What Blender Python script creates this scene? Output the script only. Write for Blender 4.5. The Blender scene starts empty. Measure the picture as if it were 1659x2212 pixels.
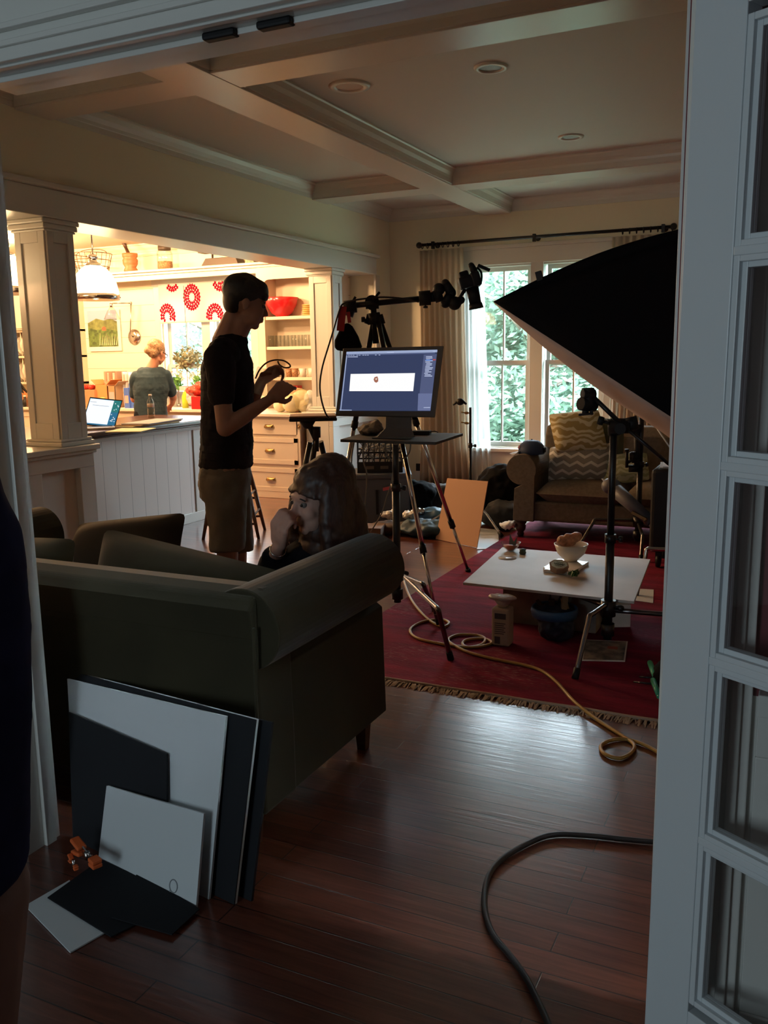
import bpy, math, random
from mathutils import Vector, Matrix, Quaternion
random.seed(7)
PI = math.pi
SC = bpy.context.scene
COL = SC.collection
# ------------------------------------------------------------------ camera
F_PX = 1900.0
YAW, PIT, ROL = [math.radians(a) for a in (25.5, 10.0, -0.9)]
CAMP = Vector((0, 0, 1.5))
_f = Vector((-math.sin(YAW)*math.cos(PIT), math.cos(YAW)*math.cos(PIT), -math.sin(PIT)))
_r = Vector((math.cos(YAW), math.sin(YAW), 0)); _u = _r.cross(_f)
_r2 = _r*math.cos(ROL)+_u*math.sin(ROL); _u2 = -_r*math.sin(ROL)+_u*math.cos(ROL)
cd = bpy.data.cameras.new('camera'); cam = bpy.data.objects.new('camera', cd); COL.objects.link(cam)
M = Matrix((_r2, _u2, -_f)).transposed().to_4x4(); M.translation = CAMP
cam.matrix_world = M
cd.sensor_fit = 'HORIZONTAL'; cd.sensor_width = 36.0; cd.lens = 36.0*F_PX/1659.0
cd.clip_start = 0.02; cd.clip_end = 200
SC.camera = cam
# ------------------------------------------------------------------ render / world / light
SC.view_settings.view_transform = 'Standard'; SC.view_settings.look = 'None'
SC.view_settings.gamma = 1.0; SC.view_settings.use_curve_mapping = False
SC.view_settings.exposure = -0.08
cy = SC.cycles
cy.use_denoising = True; cy.max_bounces = 8; cy.diffuse_bounces = 4; cy.glossy_bounces = 4
cy.transmission_bounces = 6; cy.transparent_max_bounces = 24; cy.sample_clamp_indirect = 3.0
cy.caustics_reflective = False; cy.caustics_refractive = False
WORLD_STRENGTH = 29.0
w = bpy.data.worlds.new('world'); SC.world = w; w.use_nodes = True
bg = w.node_tree.nodes['Background']; bg.inputs[0].default_value = (0.72, 0.90, 1.0, 1); bg.inputs[1].default_value = WORLD_STRENGTH

# overcast sky: brighter towards the zenith than at the horizon
_n = w.node_tree.nodes; _l = w.node_tree.links; _tc = _n.new('ShaderNodeTexCoord'); _sp = _n.new('ShaderNodeSeparateXYZ'); _cr = _n.new('ShaderNodeMapRange'); _mu = _n.new('ShaderNodeMath'); _mu.operation = 'MULTIPLY'; _mu.inputs[1].default_value = WORLD_STRENGTH
_l.new(_tc.outputs['Generated'], _sp.inputs[0]); _l.new(_sp.outputs['Z'], _cr.inputs['Value']); _cr.inputs['From Min'].default_value = .12; _cr.inputs['From Max'].default_value = .42; _cr.inputs['To Min'].default_value = .8; _cr.inputs['To Max'].default_value = 1.9
_l.new(_cr.outputs[0], _mu.inputs[0]); _l.new(_mu.outputs[0], bg.inputs[1])

def light(name, kind, loc, energy, color, target=None, size=None, size_y=None, spot=None, blend=.5, radius=None, portal=False):
    ld = bpy.data.lights.new(name, kind); o = bpy.data.objects.new(name, ld); COL.objects.link(o)
    o.location = loc; ld.energy = energy; ld.color = color
    if kind == 'AREA':
        ld.shape = 'RECTANGLE'; ld.size = size; ld.size_y = size_y or size
        if portal: ld.cycles.is_portal = True
    if kind == 'SPOT': ld.spot_size = math.radians(spot); ld.spot_blend = blend
    if radius is not None and kind != 'AREA': ld.shadow_soft_size = radius
    if target is not None:
        o.rotation_euler = (Vector(target)-Vector(loc)).to_track_quat('-Z', 'Y').to_euler()
    return o
WARM = (1.0, 0.58, 0.28)
# daylight portals in the two living room windows and the kitchen window
light('living_window_portal', 'AREA', (-2.72, 9.86, 1.47), 1, (1, 1, 1), (-2.72, 0, 1.47), 1.9, 2.1, portal=True)
light('kitchen_window_portal', 'AREA', (-6.95, 9.42, 1.7), 1, (1, 1, 1), (-6.95, 0, 1.7), 1.5, 1.5, portal=True)
# daylight from the windows of the room the photographer stands in
light('dining_room_window_light', 'AREA', (-1.9, -3.1, 1.3), 70, (0.72, 0.90, 1.0), (-0.6, 1.8, 0.9), 1.7, 1.7)
# added daylight-coloured fill on the unseen right side; that wall has no window
light('side_fill_light', 'AREA', (2.3, 6.2, 1.7), 46, (0.95, 0.97, 1.0), (-1.5, 6.0, 0.7), 1.6, 1.5)
# recessed kitchen ceiling lamps
for i, (x, y, e) in enumerate(((-6.6, 6.2, 185), (-6.9, 7.6, 175), (-5.6, 7.3, 150), (-8.6, 6.9, 165), (-8.6, 7.9, 140))):
    light('kitchen_ceiling_lamp', 'POINT', (x, y, 2.78), e, WARM, radius=.09)

# ------------------------------------------------------------------ helpers
def ray(px, py):
    d = Vector(((px-829.5), -(py-1106.0), -F_PX))
    return _r2*d.x + _u2*d.y - _f*d.z
def on(px, py, ax, v):
    r = ray(px, py); i = 'XYZ'.index(ax); return CAMP + r*((v-CAMP[i])/r[i])
class Frame:
    """upright plane square to the line of sight, so sizes read off the photo become metres at a real distance"""
    def __init__(s, x, y):
        s.o = Vector((x, y, 0)); d = Vector((x, y, 0)); s.D = d.length; s.v = d.normalized(); s.u = Vector((s.v.y, -s.v.x, 0))
    def p(s, px, py, b=0.0):
        r = ray(px, py); t = (s.D+b)/(r.dot(s.v)); return CAMP + r*t
    def m(s, px, py, n, b=0.0):
        r = ray(px, py); t = (s.D+b)/(r.dot(s.v)); return n*t*1.0

def smat(name, rgb, rough=.6, metal=0, spec=.5, noise=0, nscale=20, bump=0, bscale=60, emit=None, estr=0, coat=0, sheen=0, trans=0, alpha=1, stretch=None, rgb2=None):
    m = bpy.data.materials.new(name); m.use_nodes = True; nt = m.node_tree; N = nt.nodes; L = nt.links
    b = N['Principled BSDF']
    b.inputs['Base Color'].default_value = (*rgb, 1); b.inputs['Roughness'].default_value = rough; b.inputs['Metallic'].default_value = metal
    b.inputs['Specular IOR Level'].default_value = spec
    if coat: b.inputs['Coat Weight'].default_value = coat; b.inputs['Coat Roughness'].default_value = .15
    if sheen: b.inputs['Sheen Weight'].default_value = sheen; b.inputs['Sheen Roughness'].default_value = .4
    if trans: b.inputs['Transmission Weight'].default_value = trans
    if alpha < 1: b.inputs['Alpha'].default_value = alpha
    if emit: b.inputs['Emission Color'].default_value = (*emit, 1); b.inputs['Emission Strength'].default_value = estr
    if noise or bump or rgb2:
        tc = N.new('ShaderNodeTexCoord'); mp = N.new('ShaderNodeMapping'); L.new(tc.outputs['Object'], mp.inputs[0])
        if stretch: mp.inputs['Scale'].default_value = stretch
    if noise or rgb2:
        nz = N.new('ShaderNodeTexNoise'); nz.inputs['Scale'].default_value = nscale; nz.inputs['Detail'].default_value = 5
        L.new(mp.outputs[0], nz.inputs['Vector'])
        cr = N.new('ShaderNodeValToRGB'); L.new(nz.outputs['Fac'], cr.inputs[0]); L.new(cr.outputs[0], b.inputs['Base Color'])
        a = rgb2 or tuple(c*(1-noise) for c in rgb); c2 = rgb if rgb2 else tuple(min(1, c*(1+noise)) for c in rgb)
        cr.color_ramp.elements[0].color = (*a, 1); cr.color_ramp.elements[1].color = (*c2, 1)
        cr.color_ramp.elements[0].position = .35; cr.color_ramp.elements[1].position = .65
    if bump:
        nb = N.new('ShaderNodeTexNoise'); nb.inputs['Scale'].default_value = bscale; nb.inputs['Detail'].default_value = 4
        L.new(mp.outputs[0], nb.inputs['Vector']); bp = N.new('ShaderNodeBump'); bp.inputs['Strength'].default_value = bump; bp.inputs['Distance'].default_value = .01
        L.new(nb.outputs['Fac'], bp.inputs['Height']); L.new(bp.outputs[0], b.inputs['Normal'])
    return m

def floor_mat():
    m = bpy.data.materials.new('oak_floor'); m.use_nodes = True; nt = m.node_tree; N = nt.nodes; L = nt.links; b = N['Principled BSDF']
    tc = N.new('ShaderNodeTexCoord')
    br = N.new('ShaderNodeTexBrick'); br.offset = .37; br.inputs['Scale'].default_value = 1; br.inputs['Brick Width'].default_value = 1.35
    br.inputs['Row Height'].default_value = .083; br.inputs['Mortar Size'].default_value = .0022; br.inputs['Mortar Smooth'].default_value = .2
    br.inputs['Color1'].default_value = (.175, .053, .030, 1); br.inputs['Color2'].default_value = (.115, .034, .020, 1); br.inputs['Mortar'].default_value = (.03, .01, .006, 1)
    L.new(tc.outputs['Object'], br.inputs['Vector'])
    mp = N.new('ShaderNodeMapping'); mp.inputs['Scale'].default_value = (1.6, 22, 1); L.new(tc.outputs['Object'], mp.inputs[0])
    nz = N.new('ShaderNodeTexNoise'); nz.inputs['Scale'].default_value = 2.2; nz.inputs['Detail'].default_value = 8; nz.inputs['Distortion'].default_value = .8; L.new(mp.outputs[0], nz.inputs['Vector'])
    cr = N.new('ShaderNodeValToRGB'); cr.color_ramp.elements[0].position = .3; cr.color_ramp.elements[0].color = (.55, .5, .5, 1); cr.color_ramp.elements[1].position = .7; cr.color_ramp.elements[1].color = (1.1, 1.1, 1.1, 1)
    L.new(nz.outputs['Fac'], cr.inputs[0])
    mx = N.new('ShaderNodeMixRGB'); mx.blend_type = 'MULTIPLY'; mx.inputs[0].default_value = 1; L.new(br.outputs['Color'], mx.inputs[1]); L.new(cr.outputs[0], mx.inputs[2]); L.new(mx.outputs[0], b.inputs['Base Color'])
    b.inputs['Roughness'].default_value = .30; b.inputs['Specular IOR Level'].default_value = .35; b.inputs['Coat Weight'].default_value = 1; b.inputs['Coat Roughness'].default_value = .19; b.inputs['Coat IOR'].default_value = 1.6
    n2 = N.new('ShaderNodeMath'); n2.operation = 'MULTIPLY'; n2.inputs[1].default_value = -1.0; L.new(br.outputs['Fac'], n2.inputs[0])
    n3 = N.new('ShaderNodeMath'); n3.operation = 'MULTIPLY_ADD'; n3.inputs[1].default_value = .35; L.new(nz.outputs['Fac'], n3.inputs[0]); L.new(n2.outputs[0], n3.inputs[2])
    bp = N.new('ShaderNodeBump'); bp.inputs['Strength'].default_value = .35; bp.inputs['Distance'].default_value = .004; L.new(n3.outputs[0], bp.inputs['Height']); L.new(bp.outputs[0], b.inputs['Normal']); L.new(bp.outputs[0], b.inputs['Coat Normal'])
    return m
def rug_mat():
    m = bpy.data.materials.new('red_rug'); m.use_nodes = True; nt = m.node_tree; N = nt.nodes; L = nt.links; b = N['Principled BSDF']
    tc = N.new('ShaderNodeTexCoord'); mp = N.new('ShaderNodeMapping'); mp.inputs['Scale'].default_value = (1.2, 7, 1); L.new(tc.outputs['Object'], mp.inputs[0])
    nz = N.new('ShaderNodeTexNoise'); nz.inputs['Scale'].default_value = 1.6; nz.inputs['Detail'].default_value = 6; L.new(mp.outputs[0], nz.inputs['Vector'])
    cr = N.new('ShaderNodeValToRGB'); e = cr.color_ramp.elements; e[0].position = .32; e[0].color = (.10, .006, .022, 1); e[1].position = .68; e[1].color = (.22, .010, .040, 1)
    x = cr.color_ramp.elements.new(.5); x.color = (.15, .007, .030, 1); L.new(nz.outputs['Fac'], cr.inputs[0])
    vo = N.new('ShaderNodeTexNoise'); vo.inputs['Scale'].default_value = 30; m2 = N.new('ShaderNodeMapping'); m2.inputs['Scale'].default_value = (1, 4, 1); L.new(tc.outputs['Object'], m2.inputs[0]); L.new(m2.outputs[0], vo.inputs['Vector'])
    big = N.new('ShaderNodeTexNoise'); big.inputs['Scale'].default_value = 1.5; L.new(tc.outputs['Object'], big.inputs['Vector'])
    mu = N.new('ShaderNodeMath'); mu.operation = 'MULTIPLY'; L.new(vo.outputs['Fac'], mu.inputs[0]); L.new(big.outputs['Fac'], mu.inputs[1])
    c2 = N.new('ShaderNodeValToRGB'); c2.color_ramp.elements[0].position = .34; c2.color_ramp.elements[0].color = (0, 0, 0, 1); c2.color_ramp.elements[1].position = .44; c2.color_ramp.elements[1].color = (.45, .45, .45, 1); L.new(mu.outputs[0], c2.inputs[0])
    mx = N.new('ShaderNodeMixRGB'); L.new(c2.outputs[0], mx.inputs[0]); L.new(cr.outputs[0], mx.inputs[1]); mx.inputs[2].default_value = (.30, .17, .17, 1); L.new(mx.outputs[0], b.inputs['Base Color'])
    b.inputs['Roughness'].default_value = .95; b.inputs['Specular IOR Level'].default_value = .15
    bp = N.new('ShaderNodeBump'); bp.inputs['Strength'].default_value = .4; bp.inputs['Distance'].default_value = .01; L.new(vo.outputs['Fac'], bp.inputs['Height']); L.new(bp.outputs[0], b.inputs['Normal'])
    return m
def groove_mat(name, rgb, axis, pitch, rough=.45, wid=.03):
    """painted boards: thin joints as bump and a slightly darker line"""
    m = bpy.data.materials.new(name); m.use_nodes = True; nt = m.node_tree; N = nt.nodes; L = nt.links; b = N['Principled BSDF']
    tc = N.new('ShaderNodeTexCoord'); sp = N.new('ShaderNodeSeparateXYZ'); L.new(tc.outputs['Object'], sp.inputs[0])
    a = N.new('ShaderNodeMath'); a.operation = 'MODULO'; a.inputs[1].default_value = pitch
    ad = N.new('ShaderNodeMath'); ad.operation = 'ADD'; ad.inputs[1].default_value = 100*pitch; L.new(sp.outputs[axis], ad.inputs[0]); L.new(ad.outputs[0], a.inputs[0])
    lt = N.new('ShaderNodeMath'); lt.operation = 'LESS_THAN'; lt.inputs[1].default_value = pitch*wid; L.new(a.outputs[0], lt.inputs[0])
    mx = N.new('ShaderNodeMixRGB'); mx.inputs[1].default_value = (*rgb, 1); mx.inputs[2].default_value = (*[c*.45 for c in rgb], 1); L.new(lt.outputs[0], mx.inputs[0]); L.new(mx.outputs[0], b.inputs['Base Color'])
    b.inputs['Roughness'].default_value = rough
    return m
def glass_mat(name, tint=(1, 1, 1), gl=.06):
    m = bpy.data.materials.new(name); m.use_nodes = True; nt = m.node_tree; N = nt.nodes; L = nt.links
    for n in list(N):
        if n.type != 'OUTPUT_MATERIAL': N.remove(n)
    out = [n for n in N][0]; t = N.new('ShaderNodeBsdfTransparent'); t.inputs[0].default_value = (*tint, 1)
    g = N.new('ShaderNodeBsdfGlossy'); g.inputs['Roughness'].default_value = .02; mx = N.new('ShaderNodeMixShader'); lw = N.new('ShaderNodeLayerWeight'); lw.inputs[0].default_value = .5; pw = N.new('ShaderNodeMath'); pw.operation = 'POWER'; pw.inputs[1].default_value = 4; fr = N.new('ShaderNodeMath'); fr.operation = 'MULTIPLY_ADD'; fr.inputs[1].default_value = .6; fr.inputs[2].default_value = .045
    L.new(lw.outputs['Facing'], pw.inputs[0]); L.new(pw.outputs[0], fr.inputs[0]); L.new(fr.outputs[0], mx.inputs[0]); L.new(t.outputs[0], mx.inputs[1]); L.new(g.outputs[0], mx.inputs[2]); L.new(mx.outputs[0], out.inputs[0])
    return m
def sheer_mat(name, rgb, op=.5):
    m = bpy.data.materials.new(name); m.use_nodes = True; nt = m.node_tree; N = nt.nodes; L = nt.links
    for n in list(N):
        if n.type != 'OUTPUT_MATERIAL': N.remove(n)
    out = [n for n in N][0]; t = N.new('ShaderNodeBsdfTransparent'); d = N.new('ShaderNodeBsdfDiffuse'); d.inputs[0].default_value = (*rgb, 1); tl = N.new('ShaderNodeBsdfTranslucent'); tl.inputs[0].default_value = (*rgb, 1)
    a = N.new('ShaderNodeMixShader'); a.inputs[0].default_value = .55; L.new(d.outputs[0], a.inputs[1]); L.new(tl.outputs[0], a.inputs[2])
    mx = N.new('ShaderNodeMixShader'); mx.inputs[0].default_value = op; L.new(t.outputs[0], mx.inputs[1]); L.new(a.outputs[0], mx.inputs[2]); L.new(mx.outputs[0], out.inputs[0])
    return m
def cloth_mat(name, rgb, tl=.3, noise=0):
    return sheer_mat(name, rgb, 1.0)

class MB:
    def __init__(s): s.v = []; s.f = []; s.sm = []; s.mi = []; s.cur = 0
    def _add(s, vs, fs, smooth=False):
        n = len(s.v); s.v += [tuple(v) for v in vs]; s.f += [tuple(n+i for i in f) for f in fs]; s.sm += [smooth]*len(fs); s.mi += [s.cur]*len(fs); return s
    def box(s, lo, hi, rot=0, piv=None):
        x0, y0, z0 = lo; x1, y1, z1 = hi
        vs = [Vector(p) for p in ((x0, y0, z0), (x1, y0, z0), (x1, y1, z0), (x0, y1, z0), (x0, y0, z1), (x1, y0, z1), (x1, y1, z1), (x0, y1, z1))]
        if rot:
            piv = Vector(piv if piv else ((x0+x1)/2, (y0+y1)/2, 0)); R = Matrix.Rotation(rot, 3, 'Z'); vs = [R@(v-piv)+piv for v in vs]
        return s._add(vs, [(0, 3, 2, 1), (4, 5, 6, 7), (0, 1, 5, 4), (1, 2, 6, 5), (2, 3, 7, 6), (3, 0, 4, 7)])
    def obox(s, c, ax, ay, az):
        """box from centre and three half-axis vectors"""
        c, ax, ay, az = map(Vector, (c, ax, ay, az)); vs = []
        for k in (-1, 1):
            for a, b_ in ((-1, -1), (1, -1), (1, 1), (-1, 1)): vs.append(c+ax*a+ay*b_+az*k)
        fs = [(0, 3, 2, 1), (4, 5, 6, 7), (0, 1, 5, 4), (1, 2, 6, 5), (2, 3, 7, 6), (3, 0, 4, 7)]
        if ax.cross(ay).dot(az) < 0: fs = [f[::-1] for f in fs]
        return s._add(vs, fs)
    def beam(s, a, b_, w, h, up=(0, 0, 1)):
        a, b_ = Vector(a), Vector(b_); d = b_-a; up = Vector(up); x = d.cross(up).normalized(); y = x.cross(d).normalized()
        return s.obox((a+b_)/2, d/2, x*w/2, y*h/2)
    def cyl(s, a, b_, r0, r1=None, n=16, caps=True, smooth=True):
        a, b_ = Vector(a), Vector(b_); r1 = r0 if r1 is None else r1; d = (b_-a).normalized()
        x = d.orthogonal().normalized(); y = d.cross(x)
        vs = [a+(x*math.cos(2*PI*i/n)+y*math.sin(2*PI*i/n))*r0 for i in range(n)]+[b_+(x*math.cos(2*PI*i/n)+y*math.sin(2*PI*i/n))*r1 for i in range(n)]
        s._add(vs, [(i, (i+1) % n, n+(i+1) % n, n+i) for i in range(n)], smooth)
        if caps:
            m = len(s.v)-2*n
            s.f += [tuple(m+i for i in reversed(range(n))), tuple(m+n+i for i in range(n))]; s.sm += [False]*2; s.mi += [s.cur]*2
        return s
    def tube(s, pts, r, n=8, closed=False, spline=0, rr=None):
        pts = [Vector(p) for p in pts]
        if spline: pts = crom(pts, spline, closed)
        N = len(pts); rings = []; prev = None
        for i, p in enumerate(pts):
            if closed: t = (pts[(i+1) % N]-pts[i-1])
            else: t = (pts[min(i+1, N-1)]-pts[max(i-1, 0)])
            t = t.normalized() if t.length > 1e-9 else Vector((0, 0, 1))
            if prev is None: x = t.orthogonal().normalized()
            else: x = (prev-t*prev.dot(t)).normalized()
            prev = x; y = t.cross(x); q = rr[i] if rr and len(rr) == N else r
            rings.append([p+(x*math.cos(2*PI*k/n)+y*math.sin(2*PI*k/n))*q for k in range(n)])
        vs = [v for g in rings for v in g]; fs = []
        for i in range(N if closed else N-1):
            j = (i+1) % N
            for k in range(n): fs.append((i*n+k, i*n+(k+1) % n, j*n+(k+1) % n, j*n+k))
        if not closed: fs += [tuple(reversed(range(n))), tuple((N-1)*n+k for k in range(n))]
        return s._add(vs, fs, True)
    def ell(s, c, r, rot=None, nu=20, nv=12):
        c = Vector(c); r = Vector(r) if hasattr(r, '__len__') else Vector((r, r, r)); vs = []; R = rot if rot is not None else Matrix.Identity(3)
        vs.append(c+R@Vector((0, 0, r.z)))
        for j in range(1, nv):
            th = PI*j/nv
            for i in range(nu):
                ph = 2*PI*i/nu; vs.append(c+R@Vector((r.x*math.sin(th)*math.cos(ph), r.y*math.sin(th)*math.sin(ph), r.z*math.cos(th))))
        vs.append(c+R@Vector((0, 0, -r.z))); L_ = len(vs)-1; fs = []
        for i in range(nu): fs.append((0, 1+i, 1+(i+1) % nu))
        for j in range(nv-2):
            for i in range(nu): a = 1+j*nu+i; b_ = 1+j*nu+(i+1) % nu; fs.append((a, a+nu, b_+nu, b_))
        for i in range(nu): a = 1+(nv-2)*nu+i; b_ = 1+(nv-2)*nu+(i+1) % nu; fs.append((a, L_, b_))
        return s._add(vs, fs, True)
    def cap(s, a, b_, r0, r1=None):
        """tapered capsule"""
        r1 = r0 if r1 is None else r1; s.cyl(a, b_, r0, r1, 14); s.ell(a, r0, nu=14, nv=8); s.ell(b_, r1, nu=14, nv=8); return s
    def lathe(s, c, prof, n=24, smooth=True, axis=None, closed=False):
        c = Vector(c); R = Matrix.Identity(3) if axis is None else Vector((0, 0, 1)).rotation_difference(Vector(axis)).to_matrix()
        vs = []; m = len(prof)
        for r, z in prof:
            for i in range(n): a = 2*PI*i/n; vs.append(c+R@Vector((r*math.cos(a), r*math.sin(a), z)))
        fs = [(j*n+i, j*n+(i+1) % n, (j+1)*n+(i+1) % n, (j+1)*n+i) for j in range(m-1) for i in range(n)]
        s._add(vs, fs, smooth); k = len(s.v)-len(vs)
        if prof[0][0] > 1e-5: s.f.append(tuple(k+i for i in reversed(range(n)))); s.sm.append(False); s.mi.append(s.cur)
        if prof[-1][0] > 1e-5 and not closed: s.f.append(tuple(k+(m-1)*n+i for i in range(n))); s.sm.append(False); s.mi.append(s.cur)
        return s
    def prism(s, poly, d, smooth=False):
        """closed polygon (3D points) extruded along vector d"""
        poly = [Vector(p) for p in poly]; d = Vector(d); n = len(poly)
        nrm = Vector((0, 0, 0))
        for i in range(n): nrm += poly[i].cross(poly[(i+1) % n])
        if nrm.dot(d) > 0: poly = poly[::-1]
        vs = poly+[p+d for p in poly]
        k = len(s.v); s._add(vs, [(i, (i+1) % n, n+(i+1) % n, n+i) for i in range(n)], smooth)
        # (caps) -- side winding flipped to face outward
        s.f[-n:] = [f[::-1] for f in s.f[-n:]]
        s.f += [tuple(k+i for i in range(n))[::1], tuple(k+n+i for i in reversed(range(n)))]; s.sm += [False]*2; s.mi += [s.cur]*2
        return s
    def grid(s, fn, nu, nv, smooth=True):
        vs = [fn(i/nu, j/nv) for j in range(nv+1) for i in range(nu+1)]
        return s._add(vs, [(j*(nu+1)+i, j*(nu+1)+i+1, (j+1)*(nu+1)+i+1, (j+1)*(nu+1)+i) for j in range(nv) for i in range(nu)], smooth)
def crom(pts, k, closed=False):
    out = []; N = len(pts); rng = N if closed else N-1
    for i in range(rng):
        p0 = pts[i-1] if (i > 0 or closed) else pts[0]; p1 = pts[i]; p2 = pts[(i+1) % N]; p3 = pts[(i+2) % N] if (closed or i+2 < N) else pts[-1]
        for j in range(k):
            t = j/k; out.append(.5*((2*p1)+(-p0+p2)*t+(2*p0-5*p1+4*p2-p3)*t*t+(-p0+3*p1-3*p2+p3)*t*t*t))
    if not closed: out.append(pts[-1].copy())
    return out

def thing(name, label, cat, loc=(0, 0, 0), group=None):
    o = bpy.data.objects.new(name, None); COL.objects.link(o); o.location = loc; o.empty_display_size = .05
    o['label'] = label; o['category'] = cat
    if group: o['group'] = group
    return o
def obj(name, mb, mat, parent=None, bevel=0, seg=2, label=None, sub=0, solid=0, origin=None):
    me = bpy.data.meshes.new(name)
    off = Vector(origin) if origin is not None else Vector((0, 0, 0))
    if parent is not None: off = world_loc(parent)
    me.from_pydata([tuple(Vector(v)-off) for v in mb.v], [], mb.f); me.validate(); 
    if len(me.polygons) == len(mb.sm):
        me.polygons.foreach_set('use_smooth', mb.sm); me.polygons.foreach_set('material_index', mb.mi)
    for mt in (mat if isinstance(mat, (list, tuple)) else [mat]): me.materials.append(mt)
    o = bpy.data.objects.new(name, me); COL.objects.link(o)
    if parent is not None: o.parent = parent
    else: o.location = off
    if solid: md = o.modifiers.new('s', 'SOLIDIFY'); md.thickness = solid; md.offset = 0
    if bevel:
        md = o.modifiers.new('b', 'BEVEL'); md.width = bevel; md.segments = seg; md.limit_method = 'ANGLE'; md.angle_limit = math.radians(40)
    if sub: md = o.modifiers.new('u', 'SUBSURF'); md.levels = sub; md.render_levels = sub
    if label: o['label'] = label
    return o
def world_loc(o):
    v = Vector((0, 0, 0))
    while o is not None: v += o.location; o = o.parent
    return v
def tag(o, label, cat, group=None, kind=None):
    o['label'] = label; o['category'] = cat
    if group: o['group'] = group
    if kind: o['kind'] = kind
    return o
def struct(name, mb, mat, parent=None, bevel=0):
    o = obj(name, mb, mat, parent, bevel)
    if parent is None: o['kind'] = 'structure'
    return o
def sthing(name, loc=(0, 0, 0)):
    o = bpy.data.objects.new(name, None); COL.objects.link(o); o.location = loc; o['kind'] = 'structure'; return o
def dup(root, d, label=None, group=None):
    def rec(o, par):
        c = o.copy(); COL.objects.link(c)
        if par is not None: c.parent = par
        for ch in list(o.children): rec(ch, c)
        return c
    c = rec(root, None); c.location = root.location+Vector(d)
    if label: c['label'] = label
    if group: c['group'] = group
    return c
def organic(name, mb, mat, parent=None, voxel=.01, smooth=6, disp=0, label=None, dscale=.05):
    """union of overlapping closed shapes melted into one continuous skin"""
    o = obj(name, mb, mat, parent, label=label)
    md = o.modifiers.new('r', 'REMESH'); md.mode = 'VOXEL'; md.voxel_size = voxel; md.use_smooth_shade = True
    if smooth: sm = o.modifiers.new('m', 'SMOOTH'); sm.factor = .5; sm.iterations = smooth
    if disp:
        tx = bpy.data.textures.new(name, 'CLOUDS'); tx.noise_scale = dscale; dm = o.modifiers.new('d', 'DISPLACE'); dm.texture = tx; dm.strength = disp; dm.mid_level = .5
        dm.texture_coords = 'GLOBAL'
    bpy.context.view_layer.update()
    dg = bpy.context.evaluated_depsgraph_get(); me = bpy.data.meshes.new_from_object(o.evaluated_get(dg)); old = o.data; o.modifiers.clear(); o.data = me
    if not me.materials:
        me.materials.append(mat)
    for p in me.polygons: p.use_smooth = True
    bpy.data.meshes.remove(old)
    return o
def slices(g, pts, R, step=.02, k=1.6):
    """smooth trunk through (centre, half-width, half-depth) stations"""
    for (c0, a0, b0), (c1, a1, b1) in zip(pts[:-1], pts[1:]):
        c0, c1 = Vector(c0), Vector(c1); n = max(1, int((c1-c0).length/step))
        for i in range(n+1):
            f = i/n; f2 = f*f*(3-2*f); g.ell(c0.lerp(c1, f), (a0+(a1-a0)*f2, b0+(b1-b0)*f2, step*k+.012), rot=R, nu=26, nv=8)
def pillow_mb(c, ux, uy, uz, n=12, p=.55):
    """plump cushion: half axes ux, uy and half thickness uz"""
    c, ux, uy, uz = map(Vector, (c, ux, uy, uz)); mb = MB()
    def prof(a, b_):
        return (max(0, 1-a**4)*max(0, 1-b_**4))**p
    for sgn in (1, -1):
        def fn(u, v):
            a = u*2-1; b_ = v*2-1; k = 1-.10*(b_*b_)*(1) ; k2 = 1-.10*a*a
            pin = 1+.10*(a*a*b_*b_)
            return c+ux*a*k*pin+uy*b_*k2*pin+uz*sgn*prof(abs(a), abs(b_))
        if sgn == 1: mb.grid(fn, n, n)
        else: mb.grid(lambda u, v: fn(1-u, v), n, n)
    return mb
def text(name, s, loc, size, mat, parent, ux, uy, ext=.0008):
    cu = bpy.data.curves.new(name, 'FONT'); cu.body = s; cu.size = size; cu.extrude = ext; cu.align_x = 'CENTER'; cu.align_y = 'CENTER'
    o = bpy.data.objects.new(name, cu); COL.objects.link(o)
    ux = Vector(ux).normalized(); uy = Vector(uy).normalized(); uz = ux.cross(uy)
    Mx = Matrix((ux, uy, uz)).transposed().to_4x4(); Mx.translation = Vector(loc)
    bpy.context.view_layer.update(); dg = bpy.context.evaluated_depsgraph_get()
    me = bpy.data.meshes.new_from_object(o.evaluated_get(dg)); bpy.data.objects.remove(o)
    off = world_loc(parent) if parent else Vector((0, 0, 0)); Mx.translation = Vector(loc)-off
    me.transform(Mx); me.materials.clear(); me.materials.append(mat)
    q = bpy.data.objects.new(name, me); COL.objects.link(q); q.parent = parent
    return q
# ------------------------------------------------------------------ materials of the house
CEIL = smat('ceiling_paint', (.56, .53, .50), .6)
WALL = smat('cream_wall', (.78, .73, .57), .65)
TRIM = smat('trim_paint', (.66, .66, .62), .32)
BEAM = smat('beam_paint', (.64, .60, .57), .30)
DOORP = smat('door_paint', (.60, .64, .66), .35)
KWALL = groove_mat('shiplap_paint', (.86, .80, .64), 'Z', .20, .5, .03)
KPAINT = smat('kitchen_cream_paint', (.82, .70, .56), .35)
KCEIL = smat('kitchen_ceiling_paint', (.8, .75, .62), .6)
BEAD = groove_mat('beadboard_paint', (.74, .68, .64), 'Y', .16, .4, .03)
FLOOR = floor_mat(); RUG = rug_mat()
GLASS = glass_mat('window_glass'); CLEAR = glass_mat('clear_glass', (.93, .95, .95))
BLACK = smat('black_metal', (.010, .010, .011), .38, .2)
BLKP = smat('black_plastic', (.007, .007, .008), .6, spec=.3)
BLKF = smat('black_fabric', (.006, .006, .007), .95, spec=.1)
STEEL = smat('dark_steel', (.16, .15, .15), .28, 1.0)
CHROME = smat('chrome', (.62, .60, .57), .18, 1.0)
REDW = smat('dark_red_wall', (.13, .008, .016), .6)
COUNTERW = smat('pale_stone', (.80, .72, .60), .25, noise=.05, nscale=8)
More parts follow.
